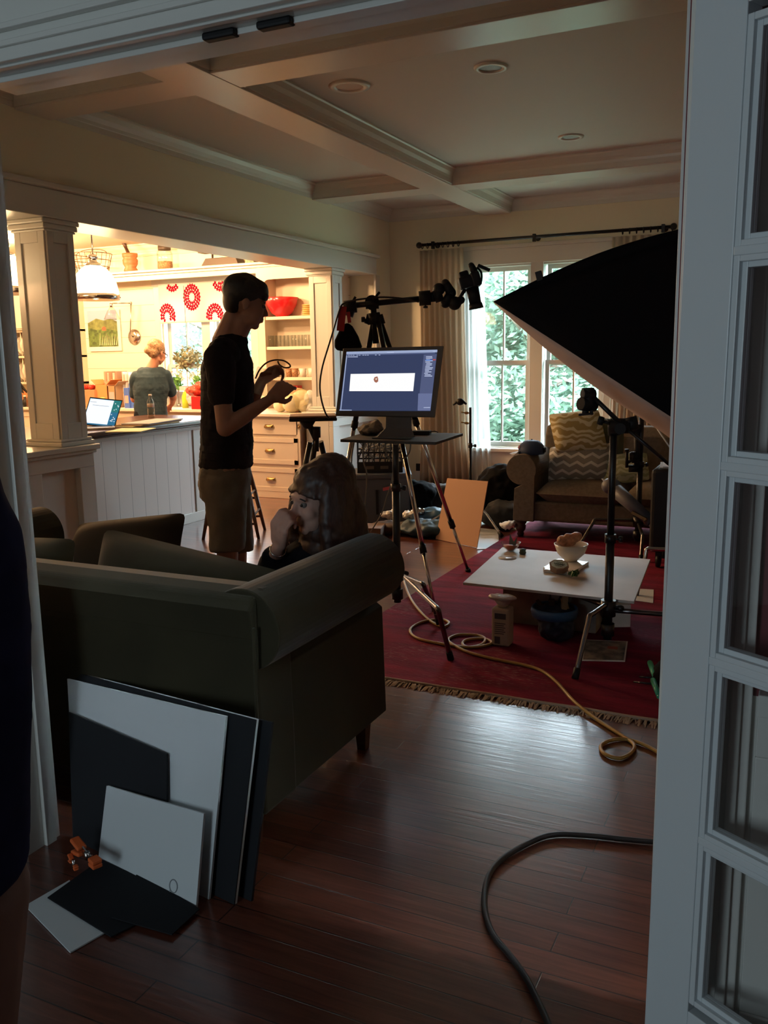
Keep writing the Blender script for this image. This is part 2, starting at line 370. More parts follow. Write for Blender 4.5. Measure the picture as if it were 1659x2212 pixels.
COUNTERD = smat('dark_wood_counter', (.085, .032, .018), .25, noise=.35, nscale=5, stretch=(12, 1, 1))
BRASS = smat('aged_brass', (.35, .22, .09), .3, 1)
# ------------------------------------------------------------------ setting
XP, XK = -4.5, -4.8      # the partition to the kitchen
YN0, YJ, YN1 = 1.77, 1.90, 1.975    # the wall with the french doors
YF = 9.7; YKB = 9.15; ZC = 3.18; ZKC = 2.95
mb = MB(); mb.box((-10.2, -3.2, -.12), (3.2, 9.9, 0)); struct('floor', mb, FLOOR)
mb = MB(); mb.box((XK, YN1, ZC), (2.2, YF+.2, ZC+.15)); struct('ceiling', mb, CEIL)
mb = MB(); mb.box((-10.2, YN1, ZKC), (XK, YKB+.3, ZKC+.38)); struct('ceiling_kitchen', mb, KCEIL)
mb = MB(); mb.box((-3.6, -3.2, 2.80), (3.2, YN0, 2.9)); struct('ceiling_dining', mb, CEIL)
# far wall with the window pair
WX0, WX1, WZ0, WZ1 = -3.47, -1.97, .46, 2.49
mb = MB(); mb.box((XK, YF, -.1), (WX0, YF+.2, ZC+.1)); mb.box((WX1, YF, -.1), (2.2, YF+.2, ZC+.1)); mb.box((WX0, YF, -.1), (WX1, YF+.2, WZ0)); mb.box((WX0, YF, WZ1), (WX1, YF+.2, ZC+.1))
struct('wall_far', mb, WALL)
mb = MB(); mb.box((2.0, YN1, -.1), (2.2, YF, ZC+.1)); struct('wall_right', mb, WALL)
def window(name, x0, x1, z0, z1, y, sashes, rail, mid=None):
    t = sthing(name, ((x0+x1)/2, y, z0))
    g = MB(); g.box((x0-.10, y-.025, z0-.02), (x0, y, z1+.0)); g.box((x1, y-.025, z0-.02), (x1+.10, y, z1)); g.box((x0-.12, y-.03, z1), (x1+.12, y, z1+.17)); g.box((x0-.15, y-.06, z1+.17), (x1+.15, y, z1+.21))
    obj('window_casing', g, TRIM, t, bevel=.004)
    g = MB(); g.box((x0-.14, y-.09, z0-.05), (x1+.14, y+.03, z0-.01)); obj('window_sill', g, TRIM, t, bevel=.006)
    g = MB(); g.box((x0-.10, y-.022, z0-.20), (x1+.10, y, z0-.05)); obj('window_apron', g, TRIM, t, bevel=.004)
    g = MB()
    for a, b_ in ((x0, x0+.02), (x1-.02, x1)): g.box((a, y, z0-.01), (b_, y+.16, z1))
    g.box((x0, y, z1-.02), (x1, y+.16, z1)); g.box((x0, y+.03, z0-.02), (x1, y+.16, z0+.01))
    for a, b_ in sashes[:-1]: g.box((b_, y-.02, z0), (b_+(sashes[1][0]-sashes[0][1]), y+.16, z1))
    obj('window_jamb', g, TRIM, t)
    for a, b_ in sashes:
        for (s0, s1, yy) in ((z0, rail+.03, y+.045), (rail-.03, z1-.02, y+.09)):
            g = MB(); w_ = .045
            g.box((a+.02, yy, s0), (a+.02+w_, yy+.035, s1)); g.box((b_-.02-w_, yy, s0), (b_-.02, yy+.035, s1)); g.box((a+.02+w_, yy, s0), (b_-.02-w_, yy+.035, s0+.055)); g.box((a+.02+w_, yy, s1-.045), (b_-.02-w_, yy+.035, s1))
            g.box(((a+b_)/2-.009, yy, s0+.055), ((a+b_)/2+.009, yy+.03, s1-.045))
            sh = obj('window_sash', g, TRIM, t)
            g = MB(); g.box((a+.02+w_, yy+.012, s0+.055), (b_-.02-w_, yy+.016, s1-.045)); obj('window_pane', g, GLASS, sh)
    return t
window('window_1', WX0, WX1, WZ0, WZ1, YF, ((WX0, -2.79), (-2.65, WX1)), 1.41)
# partition between living room and kitchen
mb = MB(); mb.box((XK, YN1, 2.43), (XP, YF, ZC+.1)); mb.box((XK, 9.25, 0), (XP, YF, 2.43)); struct('wall_left', mb, WALL)
mb = MB(); mb.box((XK-.03, YN1, 2.42), (XP+.03, 9.28, 2.60)); mb.box((XK-.05, YN1, 2.60), (XP+.07, 9.30, 2.635)); mb.box((XP, 9.25, .92), (XP+.03, 9.36, 2.42))
struct('trim_1', mb, TRIM, bevel=.006)
def halfwall(name, y0, y1, panels):
    t = sthing(name, ((XP+XK)/2, y0, 0)); g = MB(); zs = (.14, .78); g.box((XK, y0, 0), (XP-.02, y1, .90)); X1 = XP+.03
    g.box((XP-.02, y0, 0), (X1, y1, zs[0])); g.box((XP-.02, y0, zs[1]), (X1, y1, .90)); y = y0
    for a, b_ in panels: g.box((XP-.02, y, zs[0]), (X1, a, zs[1])); y = b_
    g.box((XP-.02, y, zs[0]), (X1, y1, zs[1])); obj('wall_panelling', g, TRIM, t, bevel=.004)
    g = MB(); g.box((XK-.04, y0-.03, .90), (XP+.07, y1+.03, .935)); g.box((XK-.02, y0-.01, .875), (XP+.05, y1+.012, .90)); obj('wall_cap', g, TRIM, t, bevel=.006)
    g = MB(); g.box((XP+.03, y0, 0), (XP+.045, y1+.0, .13)); obj('baseboard', g, TRIM, t, bevel=.004)
halfwall('wall_half_near', YN1, 4.67, ((2.3, 3.2), (3.32, 4.07), (4.19, 4.53)))
halfwall('wall_half_far', 8.16, 9.25, ((8.30, 9.12),))
def column(y0, y1, label):
    t = sthing('trim_column', (XP-.15, y0, .935)); x0, x1 = XK+.01, XP+.0
    g = MB(); g.box((x0+.012, y0+.012, .935), (x1-.012, y1-.012, 2.42))
    for f in (0, 1):      # raised stiles round a sunk panel on the faces seen from the room
        if f == 0:
            a, b_ = y0+.012, y1-.012
            for p, q in ((a, a+.055), (b_-.055, b_)): g.box((x1-.014, p, .935), (x1, q, 2.42))
            g.box((x1-.014, a+.055, .935), (x1, b_-.055, 1.09)); g.box((x1-.014, a+.055, 2.27), (x1, b_-.055, 2.42))
        else:
            a, b_ = x0+.012, x1-.0145
            for p, q in ((a, a+.055), (b_-.055, b_)): g.box((p, y0, .935), (q, y0+.014, 2.42))
            g.box((a+.055, y0, .935), (b_-.055, y0+.014, 1.09)); g.box((a+.055, y0, 2.27), (b_-.055, y0+.014, 2.42))
    obj('column_shaft', g, TRIM, t, bevel=.003)
    g = MB()
    for k, (e, z0, z1) in enumerate(((.028, .935, .965), (.015, .965, .985))): g.box((x0-e, y0-e, z0), (x1+e, y1+e, z1))
    obj('column_base', g, TRIM, t, bevel=.008)
    g = MB()
    for k, (e, z0, z1) in enumerate(((.032, 2.39, 2.42), (.020, 2.355, 2.39), (.008, 2.34, 2.355))): g.box((x0-e, y0-e, z0), (x1+e*.6, y1+e, z1))
    obj('column_capital', g, TRIM, t, bevel=.008)
column(4.41, 4.67, ''); column(8.27, 8.50, '')
# coffered ceiling: beams and crown moulding
ZB = 3.03
def crownp(a, b_, inward, up=.0, s=.10, z=ZC):
    """moulding along a to b, growing into the room along vector inward"""
    a, b_, n = Vector(a), Vector(b_), Vector(inward); g = MB()
    prof = [(0, 0), (s, 0), (s, -.012), (s*.82, -.02), (s*.62, -.05), (s*.30, -.075), (s*.22, -.095), (.012, -.10), (.012, -.135), (0, -.135)]
    poly = [Vector((a.x, a.y, z))+n*p[0]+Vector((0, 0, p[1])) for p in prof]; g.prism(poly, Vector((b_.x-a.x, b_.y-a.y, 0)))
    return g
BX0, BX1 = -3.34, -3.03; CY = ((4.24, 4.53), (7.90, 8.20))
t = sthing('trim_beams', ((BX0+BX1)/2, YN1, ZB))
g = MB(); g.box((BX0, YN1, ZB), (BX1, YF, ZC)); obj('beam_lengthwise', g, BEAM, t, bevel=.003)
for y0, y1 in CY:
    for x0, x1 in ((XP, BX0), (BX1, 2.0)):
        g = MB(); g.box((x0, y0, ZB+.003), (x1, y1, ZC)); obj('beam_crosswise', g, BEAM, t, bevel=.003)
g = MB(); g.box((XP, YN1, ZB+.003), (BX0, 2.1, ZC)); g.box((BX1, YN1, ZB+.003), (2.0, 2.1, ZC)); obj('beam_crosswise', g, BEAM, t)
bays_y = ((2.1, CY[0][0]), (CY[0][1], CY[1][0]), (CY[1][1], YF)); k = 0
t = sthing('trim_crown', (XP, YN1, ZC))
for y0, y1 in bays_y:
    for xa, xb in ((XP, BX0), (BX1, 2.0)):
        s = .055
        obj('crown_moulding', crownp((xa, y0, 0), (xa, y1, 0), (1, 0, 0), s=.075 if xa == XP else s), TRIM, t)
        obj('crown_moulding', crownp((xb, y0, 0), (xb, y1, 0), (-1, 0, 0), s=s), TRIM, t)
        obj('crown_moulding', crownp((xa, y1, 0), (xb, y1, 0), (0, -1, 0), s=s), TRIM, t)
        obj('crown_moulding', crownp((xa, y0, 0), (xb, y0, 0), (0, 1, 0), s=s), TRIM, t)
# wall with the double doorway, dining-room side
DX0, DX1, DZ = -2.08, -.225, 2.25
mb = MB(); mb.box((XK, YN0, 0), (DX0, YJ, ZC+.1)); mb.box((DX1, YN0, 0), (3.2, YJ, .84)); mb.box((DX0, YN0, DZ), (DX1, YN1, ZC+.1)); 
struct('wall_front', mb, TRIM)
mb = MB(); mb.box((DX1, YN0, .84), (3.2, YJ, ZC+.1)); struct('wall_front_red', mb, REDW)
t = sthing('door_frame', ((DX0+DX1)/2, YN0, 0))
def fluted(x0, x1):
    g = MB(); w_ = x1-x0; g.box((x0, YN0-.018, 0), (x1, YN0, DZ))
    for k in range(4): a = x0+w_*(.08+.23*k); g.box((a, YN0-.030, 0), (a+w_*.12, YN0-.018, DZ))
    return g
obj('door_casing', fluted(DX0-.13, DX0-.004), TRIM, t, bevel=.003); obj('door_casing', fluted(DX1+.004, DX1+.17), TRIM, t, bevel=.003)
g = MB(); g.box((DX0-.15, YN0-.022, DZ), (DX1+.15, YN0, 2.46)); g.box((DX0-.15, YN0-.034, DZ+.03), (DX1+.15, YN0-.022, DZ+.045)); g.box((DX0-.16, YN0-.045, 2.315), (DX1+.16, YN0-.022, 2.33)); g.box((DX0-.16, YN0-.05, 2.40), (DX1+.16, YN0-.022, 2.43)); g.box((DX0-.18, YN0-.08, 2.46), (DX1+.18, YN0, 2.50))
obj('door_head_casing', g, TRIM, t, bevel=.003)
g = MB(); g.box((DX0, YN0+.065, 0), (DX0+.014, YN0+.105, DZ)); g.box((DX0, YN0+.065, DZ-.014), (DX1, YN0+.105, DZ)); g.box((DX1-.014, YN0+.065, 0), (DX1, YN0+.105, DZ)); g.box((DX0, YN0, DZ-.006), (DX1, YN0+.02, DZ))
obj('door_stop', g, TRIM, t, bevel=.002)
for x in (-1.275, -1.125):
    g = MB(); g.box((x-.045, YN0+.048, DZ-.018), (x+.045, YN0+.078, DZ)); obj('ball_catch', g, BLKP, t, bevel=.006, label='black ball catch under the door head')
# baseboards and wainscot of the dining side
t = sthing('trim_wainscot', (DX1, YN0, 0)); g = MB(); g.box((DX1+.18, YN0-.035, .81), (3.2, YN0, .855)); g.box((DX1+.18, YN0-.012, .72), (3.2, YN0, .81)); g.box((DX1+.18, YN0-.015, 0), (3.2, YN0, .16))
for x in (DX1+.18, .75, 1.6, 2.4): g.box((x, YN0-.012, .16), (x+.09, YN0, .72))
obj('wainscot', g, TRIM, t, bevel=.003)
mb = MB(); mb.box((-3.6, -3.2, 0), (-3.5, YN0, 2.8)); struct('wall_dining_left', mb, TRIM)
mb = MB(); mb.box((3.1, -3.2, 0), (3.2, YN0, 2.8)); struct('wall_dining_right', mb, REDW)
mb = MB(); mb.box((-3.6, -3.3, 0), (3.2, -3.2, 2.8)); struct('wall_dining_back', mb, REDW)
mb = MB(); mb.box((-4.2, 9.64, 0), (2.0, YF, .14)); struct('baseboard_far', mb, TRIM, bevel=.004)
# open glazed door leaf, swung back towards the viewer
ang = math.radians(60); dd = Vector((math.sin(ang), -math.cos(ang), 0)); dn = Vector((-math.cos(ang), -math.sin(ang), 0)); hx = Vector((-.228, 1.725, 0))
door = sthing('door_1', tuple(hx)); DW, DH, th = .86, 2.20, .042
def dbox(g, a0, a1, z0, z1, n0=0, n1=th):
    c = hx+dd*((a0+a1)/2)-dn*((n0+n1)/2)*1.0; c.z = (z0+z1)/2; g.obox(c, dd*(a1-a0)/2, dn*(n1-n0)/2, Vector((0, 0, (z1-z0)/2))); return g
rails = (.205, .57, .935, 1.30, 1.67, 2.05); cols = ((.124, .41), (.45, .732)); g = MB()
dbox(g, 0, cols[0][0]-.022, .01, DH); dbox(g, cols[1][1]+.022, DW, .01, DH); dbox(g, cols[0][0]-.022, cols[1][1]+.022, .01, rails[0]-.012); dbox(g, cols[0][0]-.022, cols[1][1]+.022, rails[-1]+.012, DH)
dbox(g, .42, .44, rails[0], rails[-1]); 
for z in rails[1:-1]: dbox(g, cols[0][0]-.022, cols[1][1]+.022, z-.008, z+.008)
obj('door_stiles', g, DOORP, door, bevel=.002)
for (a0, a1) in cols:
    for z0, z1 in zip(rails[:-1], rails[1:]):
        g = MB(); z0 += .014; z1 -= .014
        for e, n0, n1 in ((.0, -.0, .010), (.010, .010, .018)):
            b0, b1, c0, c1 = a0-.022+e, a1+.022-e, z0-.014+e+.006, z1+.014-e-.006; w_ = .012
            for N0, N1 in ((n0+.0, n1+.004), (th-n1-.004, th-n0)):
                dbox(g, b0, b0+w_, c0, c1, N0+.002, N1); dbox(g, b1-w_, b1, c0, c1, N0+.002, N1); dbox(g, b0+w_, b1-w_, c0, c0+w_, N0+.002, N1); dbox(g, b0+w_, b1-w_, c1-w_, c1, N0+.002, N1)
        f = obj('glazing_bead', g, DOORP, door, bevel=.0015)
        g = MB(); dbox(g, a0-.004, a1+.004, z0-.004, z1+.004, .019, .023); obj('door_pane', g, GLASS, f)
door.rotation_euler = Quaternion(dn, -.010).to_euler()
# kitchen shell
KWX0, KWX1, KWZ0, KWZ1 = -7.45, -6.1, 1.12, 2.42
mb = MB(); mb.box((-10.2, YKB, 0), (KWX0, YKB+.2, ZKC+.05)); mb.box((KWX1, YKB, 0), (XK-.0, YKB+.2, ZKC+.05)); mb.box((KWX0, YKB, 0), (KWX1, YKB+.2, KWZ0)); mb.box((KWX0, YKB, KWZ1), (KWX1, YKB+.2, ZKC+.05))
struct('wall_kitchen_back', mb, KWALL)
mb = MB(); mb.box((-10.2, YN1, 0), (-10.0, YKB, ZKC+.05)); struct('wall_kitchen_left', mb, KWALL)
mb = MB(); mb.box((-10.2, YN0, 0), (XK, YN1, ZKC+.2)); struct('wall_kitchen_front', mb, KPAINT)
window('window_2', KWX0, KWX1, KWZ0, KWZ1, YKB, ((KWX0, -6.83), (-6.70, KWX1)), 1.42)
t = sthing('trim_kitchen', (-8, YKB, 2.5)); 
g = crownp((-10, YKB, 0), (XK, YKB, 0), (0, -1, 0), s=.08, z=ZKC); obj('crown_moulding', g, KPAINT, t)
# recessed ceiling lamps
def downlight(x, y, z, label, mat, r=.095, deep=.0, group=None):
    t = thing('ceiling_light', label, 'ceiling light', (x, y, z), group)
    g = MB(); g.lathe((x, y, z-.012), [(r*.68, .010), (r*.70, 0), (r, .002), (r*1.02, .012)], 28, closed=True); obj('trim_ring', g, TRIM, t)
    g = MB(); g.lathe((x, y, z-.004), [(r*.0001, 0), (r*.68, .0)], 28, closed=True); obj('lamp_face', g, mat, t)
    return t
LFACE = smat('lamp_recess', (.20, .17, .15), .5)
LFACE2 = smat('frosted_lamp_face', (.55, .46, .40), .5)
a = on(755, 185, 'Z', ZC); downlight(a.x, a.y, ZC, 'large round frosted ceiling light, nearest to the doorway', LFACE2, .13)
a = on(1060, 145, 'Z', ZC); downlight(a.x, a.y, ZC, 'small recessed ceiling light, the larger looking of the two with a dark centre', LFACE, .10)
a = on(1233, 295, 'Z', ZC); downlight(a.x, a.y, ZC, 'small recessed ceiling light nearest to the far beam', LFACE, .10)
# ------------------------------------------------------------------ kitchen
WHITE = smat('white_ceramic', (.78, .74, .66), .25)
PAPER = smat('white_paper', (.75, .74, .70), .7)
CREAMP = smat('cream_paper', (.72, .62, .38), .7)
RED = smat('red_enamel', (.62, .015, .02), .2)
WOODL = smat('turned_wood', (.36, .15, .06), .45, noise=.2, nscale=12, stretch=(1, 1, 6))
WOODD = smat('dark_wood', (.055, .022, .012), .4, noise=.3, nscale=10, stretch=(1, 1, 6))
WIRE = smat('rusty_wire', (.16, .09, .05), .5, .6)
IRON = smat('cast_iron', (.05, .035, .025), .5, .3)
LEAF = smat('plant_leaf', (.10, .28, .05), .6, noise=.3, nscale=30)
PETAL = smat('white_petal', (.80, .80, .66), .7)
def K(px, py, Y): return on(px, py, 'Y', Y)
# base cabinets along the back wall
def cabinet(name, x0, x1, y0, y1, h, label, doors=0, drawers=(), latch=False):
    t = thing(name, label, 'cabinet', ((x0+x1)/2, (y0+y1)/2, 0)); g = MB(); g.box((x0, y0+.02, .10), (x1, y1, h)); g.box((x0, y0+.06, 0), (x1, y1, .10)); obj('cabinet_body', g, KPAINT, t, bevel=.003)
    g = MB(); g.box((x0, y0+.0, 0), (x1, y0+.02, .09)); obj('plinth', g, KPAINT, t, bevel=.004)
    if doors:
        w_ = (x1-x0-.02)/doors
        for k in range(doors):
            a = x0+.01+k*w_; g = MB(); z0, z1 = .13, h-.03; b_ = a+w_-.008
            g.box((a, y0+.004, z0), (b_, y0+.014, z1))
            for q in ((a, z0, a+.06, z1), (b_-.06, z0, b_, z1), (a+.06, z0, b_-.06, z0+.06), (a+.06, z1-.06, b_-.06, z1)): g.box((q[0], y0-.004, q[1]), (q[2], y0+.006, q[3]))
            d = obj('door', g, KPAINT, t, bevel=.002); g = MB(); g.ell(((a+.03 if k % 2 else b_-.03), y0-.02, z1-.10), .014); obj('knob', g, BRASS, d)
    return t
YR = 8.05
ax = K(523, 950, YR).x; bx = K(643, 950, YR).x
cb = cabinet('drawer_cabinet', -5.95, -4.85, YR, 9.14, .885, 'cream kitchen drawer cabinet with brass cup pulls behind the standing person')
zz = [(K(600, 939, YR).z, K(600, 905, YR).z), (K(600, 1003, YR).z, K(600, 946, YR).z), (K(600, 1062, YR).z, K(600, 1011, YR).z)]
for z0, z1 in zz:
    g = MB(); g.box((ax, YR+.004, z0), (bx, YR+.02, z1))
    if z1-z0 > .17:
        for q in ((ax, z0, ax+.05, z1), (bx-.05, z0, bx, z1), (ax, z0, bx, z0+.05), (ax, z1-.05, bx, z1)): g.box((q[0], YR-.002, q[1]), (q[2], YR+.006, q[3]))
    d = obj('drawer', g, KPAINT, cb, bevel=.002); cx = (ax+bx)/2; cz = (z0+z1)/2
    g = MB(); r = .055
    g.grid(lambda u, v: Vector((cx+r*math.cos(PI*u), YR+.004-.026*math.sin(PI*u)*math.cos(v*PI/2), cz+.018-.03+.034*math.sin(v*PI/2))), 12, 6); g.box((cx-r-.006, YR-.006, cz-.014), (cx+r+.006, YR+.002, cz+.006)); obj('cup_pull', g, BRASS, d)
g = MB(); x0, x1 = bx+.03, -4.86; g.box((x0, YR+.004, .13), (x1, YR+.016, .86)); d = obj('door', g, KPAINT, cb, bevel=.002)
g = MB(); g.box((x0-.022, YR-.012, .76), (x0+.014, YR+.006, .81)); g.ell((x0, YR-.016, .785), .010); obj('latch', g, BRASS, d)
c2_ = cabinet('base_cabinet', -9.98, -5.96, 8.55, 9.14, .885, 'long row of cream base cabinets under the kitchen window', doors=8)
g = MB(); g.box((-10, 8.51, .885), (-5.99, 9.149, .92)); tag(obj('worktop', g, COUNTERW, bevel=.005, origin=(-8, 8.8, .885)), 'pale worktop along the back wall under the kitchen window', 'worktop')
g = MB(); g.box((-5.985, YR-.03, .885), (-4.845, 9.149, .92)); tag(obj('worktop', g, COUNTERW, bevel=.005, origin=(-5.4, 8.6, .885)), 'pale worktop over the cream drawer cabinet', 'worktop')
# peninsula
t = thing('peninsula', 'white beadboard peninsula with a dark wooden counter', 'counter', (-5.45, 5.6, 0))
g = MB(); g.box((-5.9, 3.2, .0), (-5.12, 6.74, .905)); obj('body', g, BEAD, t)
g = MB(); g.box((-5.12, 3.2, 0), (-5.105, 6.75, .09)); g.box((-5.12, 6.62, .09), (-5.108, 6.75, .86)); g.box((-5.12, 3.2, .86), (-5.105, 6.75, .905)); obj('trim_board', g, TRIM, t, bevel=.003)
g = MB(); g.box((-5.98, 3.2, .925), (-4.93, 7.05, .962)); g.box((-5.96, 3.2, .905), (-4.96, 7.02, .925)); obj('counter_top', g, COUNTERD, t, bevel=.008, seg=3)
# hutch of open shelves
HX0 = K(566, 700, 8.85).x-.06; HX1 = -4.77; HY = 8.85; ix0 = K(572, 700, HY).x; ix1 = HX1-.03
t = thing('shelf_hutch', 'cream open hutch of shelves holding bowls and glasses', 'shelves', ((HX0+HX1)/2, HY, .92))
g = MB(); g.box((HX0, HY+.012, .921), (ix0, 9.149, 2.56)); g.box((ix1, HY+.012, .921), (HX1, 9.149, 2.56)); g.box((ix0, 9.12, .921), (ix1, 9.149, 2.56)); obj('side_panel', g, KPAINT, t)
ztop = K(640, 600, HY).z; g = MB(); r = .07
poly = [(HX0, 2.56), (HX0, .921), (ix0, .921), (ix0, ztop-r)]+[(ix0+.02+r*math.sin(a)*.9, ztop-r*math.cos(a)) for a in [PI/2*k/6 for k in range(6, -1, -1)]][::-1][::-1]
arc = [(ix0+.0+(r-r*math.cos(a)), ztop-r+r*math.sin(a)) for a in [PI/2*k/6 for k in range(7)]]
arc2 = [(ix1-(r-r*math.cos(a)), ztop-r+r*math.sin(a)) for a in [PI/2*k/6 for k in range(6, -1, -1)]]
poly = [(HX0, .921), (ix0, .921)]+arc+arc2+[(ix1, .921), (HX1, .921), (HX1, 2.56), (HX0, 2.56)]
g.prism([Vector((p[0], HY, p[1])) for p in poly], (0, .014, 0)); obj('face_frame', g, KPAINT, t)
shz = [K(640, y, HY).z for y in (682, 748, 815)]
for z in shz: g = MB(); g.box((ix0+.001, HY+.016, z-.035), (ix1-.001, 9.119, z)); obj('shelf', g, KPAINT, t, bevel=.003)
# high shelf
HZ = 2.565
g = MB(); g.box((-9.99, 8.80, HZ), (-4.82, 9.149, HZ+.028)); g.box((-9.99, 8.86, HZ-.09), (HX0, 8.885, HZ)); g.box((-9.99, 8.835, HZ-.03), (-4.82, 8.86, HZ))
tag(obj('high_shelf', g, KPAINT, bevel=.004, origin=(-7.4, 9, HZ)), 'long high cream shelf running above the kitchen window', 'shelf')
SZ = HZ+.028; SY = 8.95
def on_shelf(px): p = K(px, 575, SY); return Vector((p.x, SY, SZ))
def pxw(px0, px1, Y): return abs(K(px1, 600, Y).x-K(px0, 600, Y).x)*.86
# wire basket
c = on_shelf(199); R0 = pxw(160, 236, SY)/2; t = thing('wire_basket', 'round rusty wire basket on the high shelf', 'basket', c); g = MB(); hh = .26
for k in range(22):
    a = 2*PI*k/22; g.tube([c+Vector((R0*.74*math.cos(a), R0*.74*math.sin(a), .004)), c+Vector((R0*math.cos(a), R0*math.sin(a), hh))], .0035, 5)
for q, z in ((.74, .004), (.83, .1), (.92, .18), (1.0, hh)): g.tube([c+Vector((R0*q*math.cos(2*PI*k/24), R0*q*math.sin(2*PI*k/24), z)) for k in range(24)], .005, 5, closed=True)
obj('basket_wires', g, WIRE, t)
g = MB(); g.tube([c+Vector((R0*math.cos(a), 0, hh+.06*math.sin(a))) for a in [PI*k/10 for k in range(11)]], .005, 6); obj('handle', g, WIRE, t)
# mortar and pestle
c = on_shelf(282); R0 = pxw(268, 298, SY)/2; t = thing('mortar', 'turned wooden mortar with a dark pestle on the high shelf', 'mortar', c); g = MB(); h = .23
g.lathe(c, [(.001, 0), (R0*.85, 0), (R0*.9, .03), (R0*.7, .06), (R0*.95, .10), (R0*1.0, .15), (R0*.82, .175), (R0*.98, .19), (R0*1.0, h), (R0*.85, h), (R0*.7, .15), (.001, .12)], 28); obj('bowl', g, WOODL, t)
g = MB(); a, b_ = c+Vector((.02, 0, .14)), c+Vector((-.10, 0, .40)); g.cap(a, a.lerp(b_, .6), .028, .020); g.cap(a.lerp(b_, .6), b_, .020, .030); obj('pestle', g, WOODD, t)
# lidded jar
c = on_shelf(357); t = thing('glass_jar', 'tall glass jar with a metal lid on the high shelf', 'jar', c); R0 = .095; g = MB()
g.lathe(c, [(.001, 0), (R0, 0), (R0, .20), (R0*.75, .245), (R0*.70, .245), (R0*.94, .195), (R0*.94, .008), (.001, .008)], 24); obj('jar_body', g, CLEAR, t)
g = MB(); g.lathe(c, [(R0*.78, .235), (R0*.82, .24), (R0*.82, .285), (R0*.3, .30), (R0*.18, .34), (.03, .365), (.001, .375)], 24); obj('lid', g, IRON, t)
g = MB(); g.lathe(c, [(.001, .01), (R0*.9, .01), (R0*.9, .10), (.001, .11)], 20); obj('jar_contents', g, smat('dried_goods', (.55, .28, .14), .8, noise=.4, nscale=60), t)
# scales
c = on_shelf(478); t = thing('kitchen_scale', 'antique cast iron balance scale on the high shelf', 'scale', c); g = MB()
g.prism([c+Vector(p) for p in ((-.24, -.08, 0), (.30, -.08, 0), (.26, -.08, .09), (-.17, -.08, .09))], (0, .16, 0)); obj('base', g, IRON, t, bevel=.006)
g = MB(); 
for x in (-.12, .2): g.cyl(c+Vector((x, 0, .09)), c+Vector((x, 0, .24)), .012)
g.beam(c+Vector((-.26, 0, .22)), c+Vector((.34, 0, .24)), .02, .03); g.box(c+Vector((-.28, -.07, .16)), c+Vector((-.10, .07, .175))); g.box(c+Vector((-.29, -.02, .17)), c+Vector((-.27, .02, .26))); obj('beam', g, IRON, t)
g = MB(); g.lathe(c+Vector((.2, 0, .25)), [(.001, 0), (.04, .01), (.16, .03), (.17, .04), (.001, .02)], 24); obj('pan', g, IRON, t)
c = on_shelf(540); g = MB(); g.box(c+Vector((-.02, -.07, 0)), c+Vector((.10, .07, .18))); tag(obj('tin_box', g, smat('patterned_tin', (.10, .06, .03), .4, rgb2=(.45, .30, .12), nscale=22), bevel=.004, origin=c), 'small dark patterned tin beside the scale on the high shelf', 'tin')
# pendant lamps
OPAL = smat('lit_opal_glass', (.9, .8, .6), .3, emit=(1, .70, .36), estr=14.0)
BULB = smat('lit_bulb', (1, .9, .7), .3, emit=(1, .75, .45), estr=30.0)
def pendant(x, y, label, e):
    z = 2.0; t = thing('pendant_lamp', label, 'lamp', (x, y, z), 'opal glass pendant lamps over the peninsula'); c = Vector((x, y, z)); R0 = .185
    g = MB(); g.lathe(c, [(R0*1.01, .045), (R0*1.0, .08), (R0*.93, .14), (R0*.78, .20), (R0*.55, .25), (R0*.34, .275), (R0*.32, .27), (R0*.53, .243), (R0*.76, .193), (R0*.90, .137), (R0*.97, .08), (R0*.98, .045)], 32, closed=True); obj('lamp_shade', g, OPAL, t)
    g = MB(); g.lathe(c, [(R0*.99, .0), (R0*1.04, .0), (R0*1.04, .046), (R0*.99, .046)], 32, closed=True)
    for k in range(8): a = 2*PI*k/8; g.ell(c+Vector((R0*1.05*math.cos(a), R0*1.05*math.sin(a), .023)), .007, nu=8, nv=6)
    obj('shade_band', g, CHROME, t)
    g = MB(); g.lathe(c, [(R0*.36, .262), (R0*.36, .29), (R0*.2, .30), (R0*.16, .33), (R0*.22, .335), (R0*.22, .355), (R0*.08, .37), (.001, .37)], 24); obj('fitter_cap', g, CHROME, t)
    g = MB(); g.cyl(c+Vector((0, 0, .37)), Vector((x, y, ZKC-.02)), .006, n=10); g.lathe((x, y, ZKC-.03), [(.05, 0), (.06, .03)], 20); obj('stem', g, CHROME, t)
    g = MB(); g.ell(c+Vector((0, 0, .12)), (.035, .035, .05)); obj('bulb', g, BULB, t)
    light('pendant_glow', 'POINT', (x, y, z+.05), e, WARM, radius=.06)
pendant(-5.35, 5.74, 'lit pendant lamp hanging in the wide opening before the framed print', 110)
pendant(-5.35, 4.84, 'lit pendant lamp in the narrow gap between door jamb and column', 110)
pendant(-5.35, 3.94, 'lit pendant lamp hidden behind the door jamb at the near end of the peninsula', 300)
